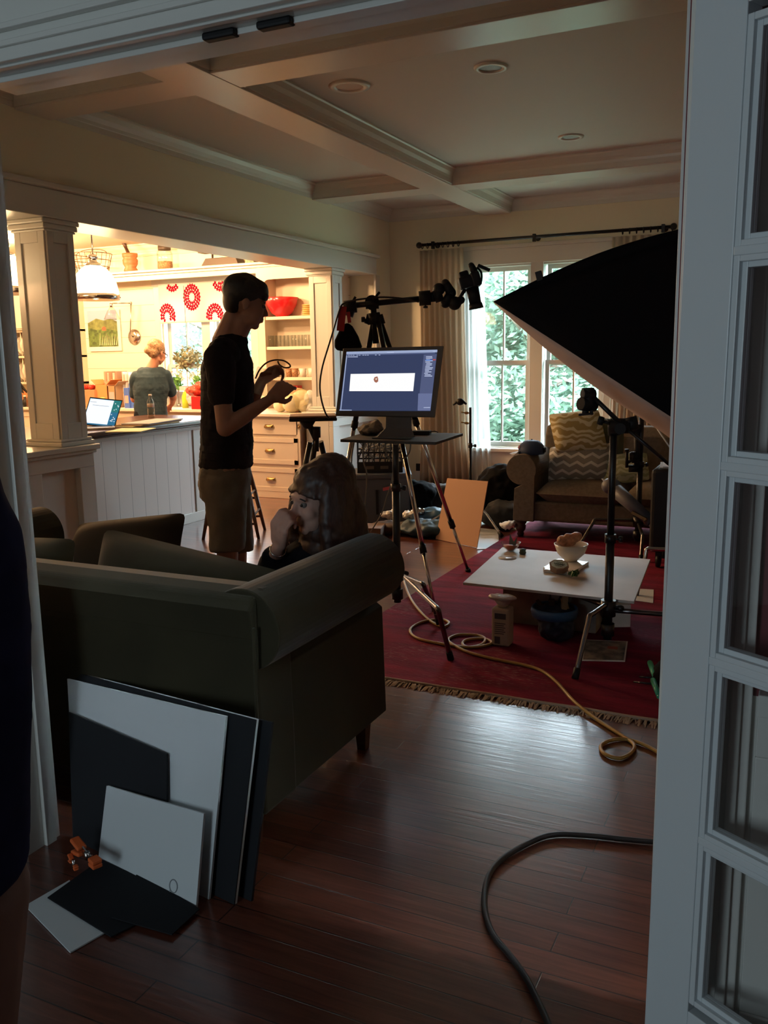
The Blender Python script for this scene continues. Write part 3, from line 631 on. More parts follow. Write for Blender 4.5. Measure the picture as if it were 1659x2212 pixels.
# framed print: generic hills and plants
YW = YKB-.001
a, b_ = K(190, 672, YW), K(258, 748, YW); x0, x1, z0, z1 = a.x, b_.x, b_.z, a.z
t = thing('framed_print', 'poster of green hills hanging on the shiplap wall', 'picture', ((x0+x1)/2, YW, z0)); g = MB(); g.box((x0-.0, YW-.018, z0-.06), (x1+.05, YW, z1)); obj('mount', g, PAPER, t)
SKY = smat('print_sky', (.35, .38, .55), .6); HILL = smat('print_hill', (.13, .16, .05), .6, noise=.4, nscale=14); FIELD = smat('print_field', (.07, .12, .03), .6, noise=.5, nscale=25); BARN = smat('print_barn', (.50, .10, .05), .6); REED = smat('print_reed', (.62, .55, .36), .6)
W_, H_ = x1-x0, z1-z0
def pr(pts, mt, n, d): g = MB(); g.prism([Vector((x0+W_*u, YW-.018-d, z0+H_*v)) for u, v in pts], (0, d, 0)); obj(n, g, mt, t)
pr([(0, 0), (1, 0), (1, 1), (0, 1)], SKY, 'print_sky', .001)
pr([(0, 0), (1, 0), (1, .68), (.8, .76), (.55, .72), (.3, .78), (0, .66)], HILL, 'print_hills', .0018)
pr([(0, 0), (1, 0), (1, .42), (.6, .5), (.3, .46), (0, .54)], FIELD, 'print_field', .0026)
pr([(.48, .44), (.62, .44), (.62, .52), (.55, .56), (.48, .52)], BARN, 'print_barn', .0033)
for k in range(9): u = .36+.07*k; pr([(u, .04), (u+.03, .04), (u+.05+.03*math.sin(k), .34+.05*math.cos(k*2))], REED, 'print_reeds', .0034)
# swing-arm wall lamp
t = thing('wall_lamp', 'swing arm wall lamp with a clear glass cone beside the poster', 'lamp', K(291, 728, YW)); p = K(291, 728, YW); g = MB(); g.lathe(p+Vector((0, -.0, 0)), [(.10, 0), (.10, .012), (.03, .03), (.001, .03)], 24, axis=(0, -1, 0)); obj('back_plate', g, CHROME, t)
q = K(283, 655, YW-.10); r_ = K(240, 655, YW-.30); g = MB(); g.tube([p+Vector((0, -.03, 0)), p+Vector((0, -.08, .03)), q], .008, 8); g.tube([q, r_], .008, 8); g.ell(q, .018, nu=10, nv=6); g.cyl(r_, r_+Vector((0, 0, -.05)), .02); obj('arm', g, CHROME, t)
g = MB(); g.lathe(r_+Vector((0, 0, -.20)), [(.10, 0), (.06, .09), (.025, .15)], 24, closed=True); obj('lamp_shade', g, CLEAR, t, solid=.002)
# roman blind with flower print
YB = 9.07; bx0, bx1 = K(344, 650, YB).x, KWX1-.0; bz0, bz1 = K(400, 695, YB).z, K(400, 611, YB).z
BLC = sheer_mat('blind_linen', (.85, .82, .78), 1.0)
t = thing('roman_blind', 'white roman blind printed with red flowers over the kitchen window', 'blind', ((bx0+bx1)/2, YB, bz0)); g = MB(); g.box((bx0, YB-.006, bz0), (bx1, YB+.006, bz1)); obj('blind_cloth', g, BLC, t)
g = MB(); g.box((bx0, YB-.010, bz0-.012), (bx1, YB+.010, bz0)); obj('hem_bar', g, smat('linen_hem', (.62, .52, .40), .8), t)
FLW = sheer_mat('red_flower_print', (.42, .012, .04), 1.0)
def flower(cx, cz, R0, zlo, zhi, xlo=-99):
    g = MB()
    for ring, (ra, rb, n) in enumerate(((.26, .58, 13), (.50, .82, 18), (.72, 1.0, 22))):
        for k in range(n):
            a = 2*PI*(k+.5*ring)/n; ca, sa = math.cos(a), math.sin(a); wd = PI*(ra+rb)/2/n*1.2*R0
            P_ = [(ra, 0), ((ra+rb)/2, -wd/R0), (rb, 0), ((ra+rb)/2, wd/R0)]
            pts = [Vector((cx+R0*(q*ca-w_*sa)*.9, YB-.0075, cz+R0*(q*sa+w_*ca)*1.12)) for q, w_ in P_]
            if max(p.z for p in pts) < zhi and min(p.z for p in pts) > zlo and min(p.x for p in pts) > xlo: g.prism(pts, (0, .0012, 0))
    obj('flower_print', g, FLW, t)
s_ = abs(K(440, 640, YB).x-K(400, 640, YB).x)/40
for fx, fy, r in ((415, 642, 25), (362, 684, 25), (465, 684, 25), (372, 602, 25), (476, 600, 25)): p = K(fx, fy, YB); flower(p.x, p.z, r*s_*.86, bz0, bz1, bx0)
# ---- things on the counters
def at(px, py, Y, z): p = K(px, py, Y); return Vector((p.x, Y, z))
def simple_box(name, label, cat, px0, px1, ptop, Y, z0, mt, depth=.2, group=None, flaps=False, pbot=None, rot=0, lm=None):
    a, b_ = K(px0, ptop, Y), K(px1, ptop, Y); t = thing(name, label, cat, ((a.x+b_.x)/2, Y+depth/2, z0), group)
    w_ = (b_.x-a.x)*.9; c = Vector(((a.x+b_.x)/2, Y+depth/2, 0)); g = MB(); h = a.z-z0
    if flaps:
        for q in ((-w_/2, -depth/2, -w_/2+.006, depth/2), (w_/2-.006, -depth/2, w_/2, depth/2), (-w_/2, -depth/2, w_/2, -depth/2+.006), (-w_/2, depth/2-.006, w_/2, depth/2)): g.box((c.x+q[0], c.y+q[1], z0), (c.x+q[2], c.y+q[3], z0+h*.85))
        g.box((c.x-w_/2, c.y-depth/2, z0), (c.x+w_/2, c.y+depth/2, z0+.006)); obj('carton', g, mt, t)
        g = MB(); g.obox(c+Vector((w_/2+.03, 0, z0+h*.85+.03)), (.035, 0, .03), (0, depth/2, 0), (.002, 0, -.002)); g.obox(c+Vector((-w_/2-.03, 0, z0+h*.85+.03)), (-.035, 0, .03), (0, depth/2, 0), (.002, 0, .002)); obj('flap', g, mt, t)
    else: g.box((c.x-w_/2, c.y-depth/2, z0), (c.x+w_/2, c.y+depth/2, z0+h), rot=rot); obj('carton', g, mt, t, bevel=.003)
    if lm:
        g = MB(); g.box((c.x-w_*.35, c.y-depth/2-.002, z0+h*.25), (c.x+w_*.35, c.y-depth/2, z0+h*.62)); obj('printed_label', g, lm, t)
    return t
ORB = smat('orange_card', (.80, .28, .10), .7); KRAFT = smat('kraft_card', (.38, .22, .11), .8); BLUEC = smat('blue_card', (.05, .12, .45), .6); PINK = smat('pink_card', (.75, .40, .36), .6); GREYC = smat('grey_card', (.35, .36, .38), .7)
CZ = .92
simple_box('fruit_crate', 'brown crate of red fruit at the counter end by the column', 'crate', 172, 205, 842, 8.62, CZ, KRAFT, .28)
for k in range(5):
    p = at(181+5*k, 838, 8.66+.05*(k % 3), 0); p.z = K(185, 842, 8.62).z+.03; g = MB(); g.ell(p, .034, nu=14, nv=8); f = obj('fruit', g, smat('red_fruit', (.45, .03, .02), .3) if k == 0 else bpy.data.materials['red_fruit'], origin=p); tag(f, 'red fruit piled in the brown crate on the back counter', 'fruit', 'red fruit in the brown crate')
simple_box('orange_box', 'orange open carton on the back counter', 'box', 203, 232, 822, 8.66, CZ, ORB, .22, flaps=True)
simple_box('carton', 'open brown carton with a grey printed side on the back counter', 'box', 231, 248, 826, 8.66, CZ, KRAFT, .2, flaps=True, lm=GREYC)
c = at(221, 860, 8.57, CZ); t = thing('candle_holder', 'small round yellow lantern before the orange carton', 'lantern', c); g = MB(); g.lathe(c, [(.001, 0), (.05, 0), (.055, .05), (.03, .08), (.045, .10), (.03, .13), (.001, .135)], 20); obj('lantern_glass', g, smat('amber_glass', (.85, .5, .15), .3), t)
for k in range(5):
    px = 237+6*k; a = at(px, 800, 8.86+.02*k, CZ); hz = K(px, 802+3*(k % 2), 8.86).z; g = MB(); g.box((a.x-.012, a.y-.10, CZ), (a.x+.018, a.y+.10, hz)); tag(obj('cookbook', g, smat('book_cover_%s' % 'abcde'[k], ((.5, .3, .2), (.6, .45, .35), (.3, .2, .12), (.7, .6, .5), (.35, .22, .15))[k], .7), bevel=.002, origin=(a.x, a.y, CZ)), ('worn brown cookbook at the end of the row near the carton', 'pinkish cookbook second in the row on the back counter', 'darkest cookbook in the middle of the row on the back counter', 'pale cookbook fourth in the row on the back counter', 'brown cookbook nearest the white rack on the back counter')[k], 'book', 'cookbooks standing on the back counter')
a, b_ = K(263, 803, 8.8), K(287, 803, 8.8); t = thing('letter_rack', 'white two tier rack of papers on the back counter', 'rack', ((a.x+b_.x)/2, 8.85, CZ)); g = MB()
for z in (CZ+.005, CZ+.17): g.box((a.x, 8.8, z), (b_.x, 8.98, z+.012))
for x in (a.x, b_.x-.012): g.box((x, 8.8, CZ), (x+.012, 8.98, a.z))
obj('rack_frame', g, WHITE, t)
g = MB(); g.box((a.x+.03, 8.82, CZ+.182), (a.x+.05, 8.95, a.z-.02)); g.box((a.x+.08, 8.82, CZ+.182), (a.x+.09, 8.95, a.z-.01)); obj('papers', g, PAPER, t)
simple_box('blue_box', 'blue tea box standing behind the person at the counter', 'box', 277, 289, 828, 8.62, CZ, BLUEC, .08)
simple_box('blue_box', 'low blue and pink box beside the taller blue box', 'box', 266, 278, 838, 8.60, CZ, BLUEC, .10, lm=PINK)
# faucet
c = at(386, 860, 8.98, CZ); t = thing('faucet', 'tall slim kitchen faucet in front of the kitchen window', 'faucet', c); g = MB(); g.tube([c, c+Vector((0, 0, .30)), c+Vector((0, -.05, .37)), c+Vector((0, -.14, .35)), c+Vector((0, -.15, .28))], .012, 10, spline=5); g.cyl(c, c+Vector((0, 0, .04)), .026); obj('spout', g, CHROME, t)
g = MB(); g.cyl(c+Vector((.07, 0, 0)), c+Vector((.07, 0, .06)), .014); g.beam(c+Vector((.07, 0, .06)), c+Vector((.13, 0, .08)), .012, .012); obj('handle', g, CHROME, t)
# flowers in a vase, dried plant, packages
def leafball(g, c, R0, n, size, seed=1, flat=1.0):
    rnd = random.Random(seed)
    for _ in range(n):
        d = Vector((rnd.gauss(0, 1), rnd.gauss(0, 1), rnd.gauss(0, 1)*flat)).normalized()*R0*rnd.uniform(.55, 1); u = Vector((rnd.gauss(0, 1), rnd.gauss(0, 1), rnd.gauss(0, 1))).normalized(); v = u.orthogonal().normalized(); s = size*rnd.uniform(.6, 1.2); p = Vector(c)+d
        g._add([p-u*s, p+v*s*.45, p+u*s, p-v*s*.45], [(0, 1, 2, 3)])
def bouquet(px, py, Y, label, n, col, seed, vaseh=.2):
    c = at(px, py, Y, CZ); t = thing('flower_vase', label, 'flowers', c); g = MB(); g.lathe(c, [(.001, 0), (.05, 0), (.06, vaseh*.6), (.045, vaseh), (.040, vaseh), (.055, vaseh*.6), (.046, .006), (.001, .006)], 20); obj('vase', g, CLEAR, t)
    rnd = random.Random(seed); stems = MB(); lv = MB(); bl = MB()
    for k in range(n):
        a = rnd.uniform(0, 2*PI); r = rnd.uniform(.03, .17); e = c+Vector((r*math.cos(a), r*.7*math.sin(a), vaseh+rnd.uniform(.06, .2))); stems.tube([c+Vector((0, 0, .05)), c+Vector((0, 0, vaseh)), e], .003, 5); leafball(bl, e, .05, 34, .02, seed+k)
    for k in range(6): leafball(lv, c+Vector((rnd.uniform(-.16, .16), rnd.uniform(-.1, .05), vaseh+rnd.uniform(0, .08))), .06, 26, .035, seed*3+k)
    obj('stems', stems, LEAF, t); obj('leaves', lv, LEAF, t); obj('blossoms', bl, col, t)
bouquet(372, 850, 8.92, 'white flowers in a vase before the person in glasses', 7, PETAL, 3, .26)
bouquet(427, 850, 8.95, 'white flowers with broad green leaves behind the red box', 9, PETAL, 8, .26)
c = K(405, 775, 9.0); t = thing('hanging_plant', 'dry grey green hanging plant in the kitchen window', 'plant', c); g = MB(); leafball(g, c, .18, 420, .03, 5, .5); obj('foliage', g, smat('dry_leaf', (.22, .22, .12), .8), t); g = MB(); g.lathe(c+Vector((0, 0, -.10)), [(.001, 0), (.07, .0), (.10, .08)], 18); obj('pot', g, WIRE, t)
g = MB(); g.tube([c+Vector((0, 0, 0)), Vector((c.x, c.y, 2.40))], .003, 5); obj('cord', g, WIRE, t)
c = at(399, 845, 8.80, CZ); t = thing('soap_bottle', 'yellow green soap bottle near the faucet', 'bottle', c); g = MB(); g.lathe(c, [(.001, 0), (.038, 0), (.04, .14), (.018, .19), (.015, .20), (.001, .2)], 20); obj('bottle_body', g, smat('lime_liquid', (.55, .75, .05), .2), t); g = MB(); g.cyl(c+Vector((0, 0, .2)), c+Vector((0, 0, .24)), .008); g.box(c+Vector((-.04, -.008, .235)), c+Vector((.012, .008, .25))); obj('pump', g, WHITE, t)
simple_box('red_box', 'plain red box at the counter edge beside the standing person', 'box', 411, 440, 856, 8.54, CZ, RED, .2)
c = at(424, 853, 8.64, K(411, 856, 8.54).z); g = MB(); g.ell(c+Vector((0, 0, .06)), (.14, .09, .07)); g.ell(c+Vector((.09, 0, .12)), (.10, .08, .06)); tag(organic('meat_package', g, smat('clear_wrapped_red', (.42, .05, .03), .25, noise=.5, nscale=25), voxel=.012, disp=.03), 'red plastic wrapped package on top of the red box', 'package')
c = at(418, 826, 8.86, CZ); g = MB(); g.ell(c+Vector((0, 0, .12)), (.17, .08, .11)); g.ell(c+Vector((.02, .02, .20)), (.14, .07, .06)); tag(organic('plastic_bag', g, smat('pink_plastic', (.80, .30, .38), .3, noise=.5, nscale=12, rgb2=(.85, .75, .72)), voxel=.012, disp=.05), 'pink and white plastic bag heaped behind the red box', 'bag')
# ---- shelves of the hutch
def hs(px, zi, Y=8.98): p = K(px, 700, Y); return Vector((p.x, Y, ([.9205]+[shz[2], shz[1], shz[0]])[zi]+.0005))
c = hs(610, 3); R0 = .195; t = thing('mixing_bowl', 'large red bowl on the upper hutch shelf', 'bowl', c); g = MB(); g.lathe(c, [(.001, 0), (.07, 0), (.07, .01), (.12, .04), (R0*.88, .13), (R0, .215), (R0*.98, .218), (R0*.85, .135), (.11, .05), (.001, .02)], 36); obj('bowl_body', g, RED, t)
for k in range(6):
    c = hs(667, 3, 8.96)+Vector((0, 0, .021*k)); g = MB(); g.lathe(c, [(.001, 0), (.05, 0), (.072, .012), (.072, .018), (.05, .008), (.001, .008)], 20); tag(obj('saucer', g, smat('yellow_glaze', (.75, .55, .2), .3) if k == 0 else bpy.data.materials['yellow_glaze'], origin=c), 'yellow saucer in the stack beside the red bowl', 'saucer', 'yellow saucers stacked beside the red bowl')
def tumbler(c, label, group):
    t = thing('drinking_glass', label, 'glass', c, group); g = MB(); g.lathe(c, [(.001, 0), (.028, 0), (.034, .13), (.0325, .13), (.027, .010), (.001, .010)], 18); obj('glass_body', g, CLEAR, t); return t
for k, (px, Y) in enumerate(((584, 8.93), (601, 8.94), (618, 8.93), (633, 8.95), (648, 8.93), (662, 8.95), (592, 9.04), (609, 9.05), (626, 9.04), (641, 9.05), (656, 9.04), (671, 9.04))):
    tumbler(hs(px, 2, Y), 'clear drinking glass on the middle hutch shelf', 'drinking glasses on the middle hutch shelf')
def mug(c, label, mt):
    t = thing('mug', label, 'mug', c); g = MB(); g.lathe(c, [(.001, 0), (.034, 0), (.042, .10), (.039, .10), (.032, .008), (.001, .008)], 22); obj('mug_body', g, mt, t)
    g = MB(); g.tube([c+Vector((.038+.0*math.sin(a)+.026*math.sin(a), -.012*math.sin(a), .053+.030*math.cos(a))) for a in [PI*k/8 for k in range(9)]], .005, 6); obj('handle', g, mt, t)
mug(hs(651, 1, 8.94), 'white mug with a handle, middle one of the hutch mugs', WHITE); mug(hs(671, 1, 8.94), 'white mug nearest to the column on the hutch', WHITE)
mug(hs(634, 1, 8.95), 'brown patterned mug beside the white mugs on the hutch', smat('brown_glaze', (.30, .15, .07), .4, noise=.5, nscale=60)); mug(hs(621, 1, 8.97), 'brown mug behind the held wire loop on the hutch', bpy.data.materials['brown_glaze'])
simple_box('red_tin', 'flat red tin at the bottom of the hutch', 'tin', 625, 644, 833, 8.99, .9205, smat('dull_red', (.35, .02, .02), .4), .1)
for k in range(5):
    c = hs(670, 0, 8.94)+Vector((0, 0, .024*k)); g = MB(); g.lathe(c, [(.001, 0), (.055, 0), (.085, .016), (.085, .02), (.05, .009), (.001, .009)], 20); tag(obj('small_plate', g, WHITE, origin=c), 'white plate in the short stack at the bottom of the hutch', 'plate', 'white plates stacked at the bottom of the hutch')
# grocery bag, bread and eggs heap on the right worktop
c = Vector((K(642, 880, 8.32).x, 8.32, CZ)); t = thing('grocery_bag', 'clear plastic bag of white rounds on the drawer cabinet', 'bag', c); g = MB()
for dx, dy, r in ((-.20, -.02, .075), (-.03, -.06, .10), (.03, .05, .12), (-.12, .06, .09), (.10, -.02, .07)): g.ell(c+Vector((dx, dy, r*.98)), (r*1.05, r, r))
obj('bag_contents', g, smat('pale_rolls', (.82, .74, .52), .6), t)
g = MB(); g.ell(c+Vector((-.02, 0, .13)), (.22, .14, .135)); g.ell(c+Vector((-.10, 0, .20)), (.09, .09, .08)); o_ = organic('plastic_film', g, sheer_mat('plastic_film', (.85, .78, .45), .35), t, voxel=.014, disp=.03)
c = Vector((K(668, 880, 8.35).x+.02, 8.35, CZ)); g = MB(); g.ell(c+Vector((0, 0, .12)), (.075, .09, .12)); g.ell(c+Vector((.01, 0, .05)), (.085, .1, .06)); tag(organic('paper_towel', g, PAPER, voxel=.012, disp=.03), 'crumpled white towel beside the bag of rounds', 'towel')
# ---- on the peninsula
PZ = .9625
def lap(px, py): return on(px, py, 'Z', PZ)
FLp = Frame(-5.25, 5.50); TL_, TR_, BR_, BL_ = FLp.p(194, 862, .07), FLp.p(266, 869, .07), FLp.p(247, 929, 0), FLp.p(177, 922, 0)
hc = (BL_+BR_)/2; t = thing('laptop', 'open laptop glowing on the dark peninsula counter', 'laptop', Vector((hc.x, hc.y, PZ)))
side = ((TR_-TL_)+(BR_-BL_))/4; back = Vector((-side.y, side.x, 0)).normalized(); back = back if back.dot(FLp.v) > 0 else -back
hc.z = PZ+.012; sd0 = Vector((side.x, side.y, 0)); g = MB(); g.obox(hc-back*.115+Vector((0, 0, -.003)), sd0, back*.115, (0, 0, .0085)); obj('laptop_base', g, smat('laptop_aluminium', (.55, .52, .50), .35, .8), t, bevel=.004)
g = MB(); g.obox(hc-back*.09+Vector((0, 0, .0062)), sd0*.86, back*.05, (0, 0, .0007)); obj('keyboard', g, BLKP, t)
up = ((TL_-BL_)+(TR_-BR_))/4; nn = side.cross(up).normalized(); nn = nn if nn.dot(FLp.v) < 0 else -nn; sc = (TL_+TR_+BL_+BR_)/4+Vector((0, 0, hc.z-((BL_+BR_)/2).z))
sc = sc+Vector((0, 0, (hc+up).z-sc.z)); g = MB(); g.obox(sc, side, up, nn*.004); ld_ = obj('laptop_screen', g, BLKP, t, bevel=.003)
LS1 = smat('laptop_screen_white', (.02, .02, .02), .3, emit=(.85, .92, 1), estr=1.2); LS2 = smat('laptop_screen_teal', (.02, .02, .02), .3, emit=(.02, .16, .30), estr=1.0); LS3 = smat('laptop_screen_green', (.02, .02, .02), .3, emit=(.02, .20, .20), estr=1.0)
g = MB(); g.obox(sc+nn*.0052, side*.95, up*.92, nn*.0006); obj('display', g, LS2, ld_); g = MB(); g.obox(sc+nn*.0056+side*.70+up*.5, side*.24, up*.42, nn*.0006); obj('wallpaper', g, LS3, ld_)
g = MB(); g.obox(sc+nn*.0066-side*.22+up*.03, side*.72, up*.86, nn*.0004); obj('document_window', g, LS1, ld_)
ICON = smat('icon_glow', (.5, .5, .5), .4, emit=(.8, .9, 1), estr=.9); GT = smat('screen_text_grey', (.1, .1, .1), .5, emit=(.25, .27, .32), estr=.6); g = MB(); rnd = random.Random(4)
for k in range(16): g.obox(sc+nn*.0066+side*(.56+.34*rnd.random())+up*rnd.uniform(-.7, .8), side*.025, up*.03, nn*.0004)
obj('desktop_icons', g, ICON, ld_); g = MB(); g.obox(sc+nn*.0074-side*.2+up*.45, side*.5, up*.012, nn*.0002); g.obox(sc+nn*.0074-side*.7+up*.66, side*.2, up*.012, nn*.0002); obj('document_text', g, GT, ld_)
# note, papers, magazines, bottle, snack box
c = on(290, 930, 'Z', PZ); g = MB(); g.obox(c+Vector((-.03, 0, .003)), Vector((.13, .05, 0)), Vector((-.06, .16, 0)), (0, 0, .003)); tag(obj('legal_pad', g, smat('yellow_paper', (.72, .68, .38), .7), origin=c), 'yellow legal pad on the counter edge beside the laptop', 'notepad')
c = on(325, 918, 'Z', PZ); c.x -= .06
for k, (mt, lb_) in enumerate(((CREAMP, 'cream folder at the bottom of the stack on the peninsula'), (KRAFT, 'brown envelope in the middle of the stack on the peninsula'), (GREYC, 'grey tablet case lying topmost on the peninsula stack'))):
    g = MB(); a_ = .1*k; g.obox(c+Vector((.02*k, .03*k, .005+.010*k)), Vector((.13*math.cos(a_), .13*math.sin(a_), 0)), Vector((-.30*math.sin(a_), .30*math.cos(a_), 0)), (0, 0, .0048)); tag(obj('folder', g, mt, bevel=.002, origin=c), lb_, 'folder')
c = Vector((-5.62, 6.66, PZ)); t = thing('water_bottle', 'clear plastic water bottle on the peninsula in front of the person in glasses', 'bottle', c); g = MB()
prof = [(.001, 0), (.030, 0), (.034, .01)]+[(.034-.002*(k % 2), .02+.012*k) for k in range(8)]+[(.034, .13), (.034, .15), (.013, .195), (.013, .212)]; g.lathe(c, prof, 22); obj('bottle_body', g, CLEAR, t)
g = MB(); g.lathe(c+Vector((0, 0, .205)), [(.015, 0), (.015, .018), (.001, .018)], 18); obj('cap', g, WHITE, t); g = MB(); g.lathe(c, [(.0345, .10), (.0345, .135)], 22, closed=True); obj('bottle_label', g, smat('bottle_label', (.6, .6, .55), .5), t); g = MB(); g.lathe(c, [(.001, .003), (.031, .003), (.031, .085), (.001, .085)], 18); obj('water', g, glass_mat('water', (.85, .82, .75)), t)
c = on(253, 922, 'Z', PZ); c.x -= .10; g = MB(); g.box(c+Vector((-.04, -.06, 0)), c+Vector((.04, .06, .10))); tag(obj('snack_box', g, smat('green_box', (.05, .20, .03), .5), bevel=.003, origin=c), 'small green box behind the open laptop', 'box')
# ---- far end of the kitchen seen in the gap by the door jamb
x0, x1 = -9.95, -8.75
t = thing('wall_cupboard', 'cream wall cupboard with a round knob behind the narrow gap', 'cupboard', (-9.3, 8.95, 2.0)); g = MB(); g.box((x0, 8.80, 1.93), (x1, 9.149, HZ-.001)); obj('cabinet_body', g, KPAINT, t)
for k in range(2): a_ = x0+.6*k; g = MB(); g.box((a_+.01, 8.785, 1.95), (a_+.59, 8.80, HZ-.1)); d = obj('door', g, KPAINT, t, bevel=.003); g = MB(); g.ell((a_+(.54 if k == 0 else .06), 8.77, 2.05), .022); obj('knob', g, BRASS, d)
t = thing('plate_rack', 'cream two tier plate rack under the wall cupboard', 'rack', (-9.3, 8.95, 1.3)); g = MB()
for z in (1.21, 1.56, 1.90): g.box((x0, 8.84, z), (x1, 9.149, z+.028))
g.box((x0, 8.84, 1.21), (x0+.02, 9.149, 1.93)); g.box((x1-.02, 8.84, 1.21), (x1, 9.149, 1.93))
for z in (1.238, 1.588):
    for k in range(14): g.cyl((x0+.07+.08*k, 8.87, z), (x0+.07+.08*k, 8.87, z+.32), .006, n=8)
obj('rack_frame', g, KPAINT, t)
for z in (1.24, 1.59):
    for k in range(13):
        c = Vector((x0+.11+.08*k, 9.0, z+.135)); g = MB(); g.lathe(c, [(.001, 0), (.08, .004), (.13, .018), (.13, .022), (.08, .010), (.001, .008)], 24, axis=(1, 0, .12)); tag(obj('dinner_plate', g, WHITE, origin=c), 'pale dinner plate standing in the upper tier of the rack' if z > 1.5 else 'pale dinner plate standing in the lower tier of the rack', 'plate', 'plates in the upper tier of the rack' if z > 1.5 else 'plates in the lower tier of the rack')
c = at(52, 838, 8.75, CZ); t = thing('knife_block', 'slanted knife block with dark handles in the narrow gap', 'knife block', c); g = MB(); g.prism([c+Vector(p) for p in ((-.1, -.06, 0), (.10, -.06, 0), (.12, -.06, .10), (-.04, -.06, .22))], (0, .12, 0)); obj('block', g, WOODL, t)
g = MB()
for k in range(5): p = c+Vector((.02-.03*(k % 3)-.0, -.04+.02*k, .17+.02*(k % 3))); g.beam(p, p+Vector((-.12, 0, .13)), .018, .025)
obj('knife_handles', g, BLKP, t)
for k, (px, h, mt, lb_) in enumerate(((55, .13, BLKP, 'squat dark bottle in front of the knife block'), (64, .17, smat('brown_bottle', (.10, .03, .01), .2), 'brown bottle with a pale cap near the column edge'))):
    c = at(px, 876, 8.6, CZ); t = thing('bottle', lb_, 'bottle', c); g = MB(); g.lathe(c, [(.001, 0), (.04, 0), (.04, h*.6), (.016, h*.8), (.016, h), (.001, h)], 18); obj('bottle_body', g, mt, t); g = MB(); g.cyl(c+Vector((0, 0, h)), c+Vector((0, 0, h+.02)), .018); obj('cap', g, WHITE, t)
for k in range(6):
    c = Vector((-5.45, 4.52+.02*(k % 2), PZ+.014*k)); g = MB(); g.obox(c+Vector((.02*math.sin(k*2), 0, .006)), Vector((.13, .03*math.sin(k), 0)), Vector((-.03*math.sin(k), .17, 0)), (0, 0, .0055)); tag(obj('magazine', g, (PAPER, CREAMP, WOODD, PAPER, GREYC, PAPER)[k], origin=c), 'magazine in the loose pile seen past the door jamb', 'magazine', 'magazines piled on the peninsula past the jamb')
# ------------------------------------------------------------------ living room
def fl(px, py, z=0.0): return on(px, py, 'Z', z)
VELV = smat('olive_velvet', (.034, .029, .014), .85, spec=.2, noise=.18, nscale=3, sheen=.25)
VELVD = smat('brown_velvet', (.030, .020, .011), .85, spec=.2, noise=.2, nscale=4, sheen=.2)
TAUPE = smat('taupe_upholstery', (.155, .125, .095), .9, spec=.2, noise=.12, nscale=40)
SWHITE = smat('foam_white', (.58, .62, .64), .6); SBLACK = smat('foam_black', (.012, .013, .016), .75, spec=.2)
CARD = smat('tan_cardboard', (.58, .35, .22), .8)
# rug
RX0, RX1, RY0, RY1 = -2.18, .9, 3.56, 8.75
t = thing('rug', 'long worn crimson rug with a cream fringe on the wooden floor', 'rug', ((RX0+RX1)/2, RY0, 0)); g = MB(); g.box((RX0, RY0, .0005), (RX1, RY1, .010)); obj('rug_weave', g, RUG, t)
g = MB(); rnd = random.Random(2); x = RX0
while x < RX1:
    l = rnd.uniform(.04, .075); dx = rnd.uniform(-.02, .02); w_ = rnd.uniform(.005, .009); z = rnd.uniform(.002, .009)
    g._add([(x, RY0+.004, .008), (x+w_, RY0+.004, .008), (x+w_+dx, RY0-l*.5, z+.004), (x+w_*.7+dx*1.4, RY0-l, .002), (x+dx*1.4, RY0-l, .002), (x+dx, RY0-l*.5, z+.004)], [(0, 5, 2, 1), (5, 4, 3, 2)]); x += w_*.8
fr = obj('fringe', g, smat('rug_fringe', (.42, .33, .25), .9), t); fr['kind'] = 'stuff'; 
g = MB(); g.tube([(RX0+.02*k*10, RY0-.004+.004*math.sin(k*3), .009) for k in range(16)], .009, 6); obj('rug_binding', g, bpy.data.materials['rug_fringe'], t)
# near sofa, seen from behind
SX0, SX1, SY0, SY1, SH = -3.20, -1.38, 2.04, 2.93, .835
t = thing('sofa', 'olive green velvet sofa seen from behind near the doorway', 'sofa', ((SX0+SX1)/2, (SY0+SY1)/2, 0))
AR = .115
def roll(y0, y1, x, z, r, n=20, sgn=1):
    g = MB(); g.cyl((x, y0, z), (x, y1, z), r, r, 28); return g
g = MB(); g.box((SX0+.04, SY0+.02, .14), (SX1-.05, SY1-.02, .34)); obj('sofa_base', g, VELV, t, bevel=.02)
# back panel with a rolled top
g = MB(); pts = [(SY0+.015, .14), (SY0, .5), (SY0-.0, .68), (SY0-.012, .74), (SY0-.02, .79), (SY0+.0, .825), (SY0+.05, .842), (SY0+.12, .835), (SY0+.17, .80), (SY0+.19, .70), (SY0+.20, .34), (SY0+.2, .14)]
g.prism([Vector((SX0+.02, p[0], p[1])) for p in pts], (SX1-SX0-.03, 0, 0), smooth=False); o = obj('sofa_back', g, VELV, t, bevel=.012, seg=3)
for side in (-1, 1):
    xo = SX1 if side > 0 else SX0; g = MB(); cx = xo-side*.06; zc = SH-AR
    pts = [(xo-side*.19, .14), (xo-side*.195, .55), (xo-side*.19, .62)]
    for k in range(37):
        a = math.radians(200-k*(300/36))
        pts.append((cx+side*(AR+.005)*math.cos(a)*1.05, zc+(AR+.01)*math.sin(a)))
    pts += [(xo-side*.03, .56), (xo-side*.02, .14)]
    g.prism([Vector((p[0], SY0+.01, p[1])) for p in pts], (0, SY1-SY0-.01, 0)); obj('sofa_arm', g, VELV, t, bevel=.012, seg=3)
g = MB(); g.tube([(SX1-.012, SY0-.004, .15), (SX1-.012, SY0-.008, .5), (SX1-.006, SY0-.014, .74)], .005, 6); g.tube([(SX0+.02, SY0-.0, .70), (SX1-.02, SY0-.0, .70)], .0045, 6); obj('piping', g, VELV, t)
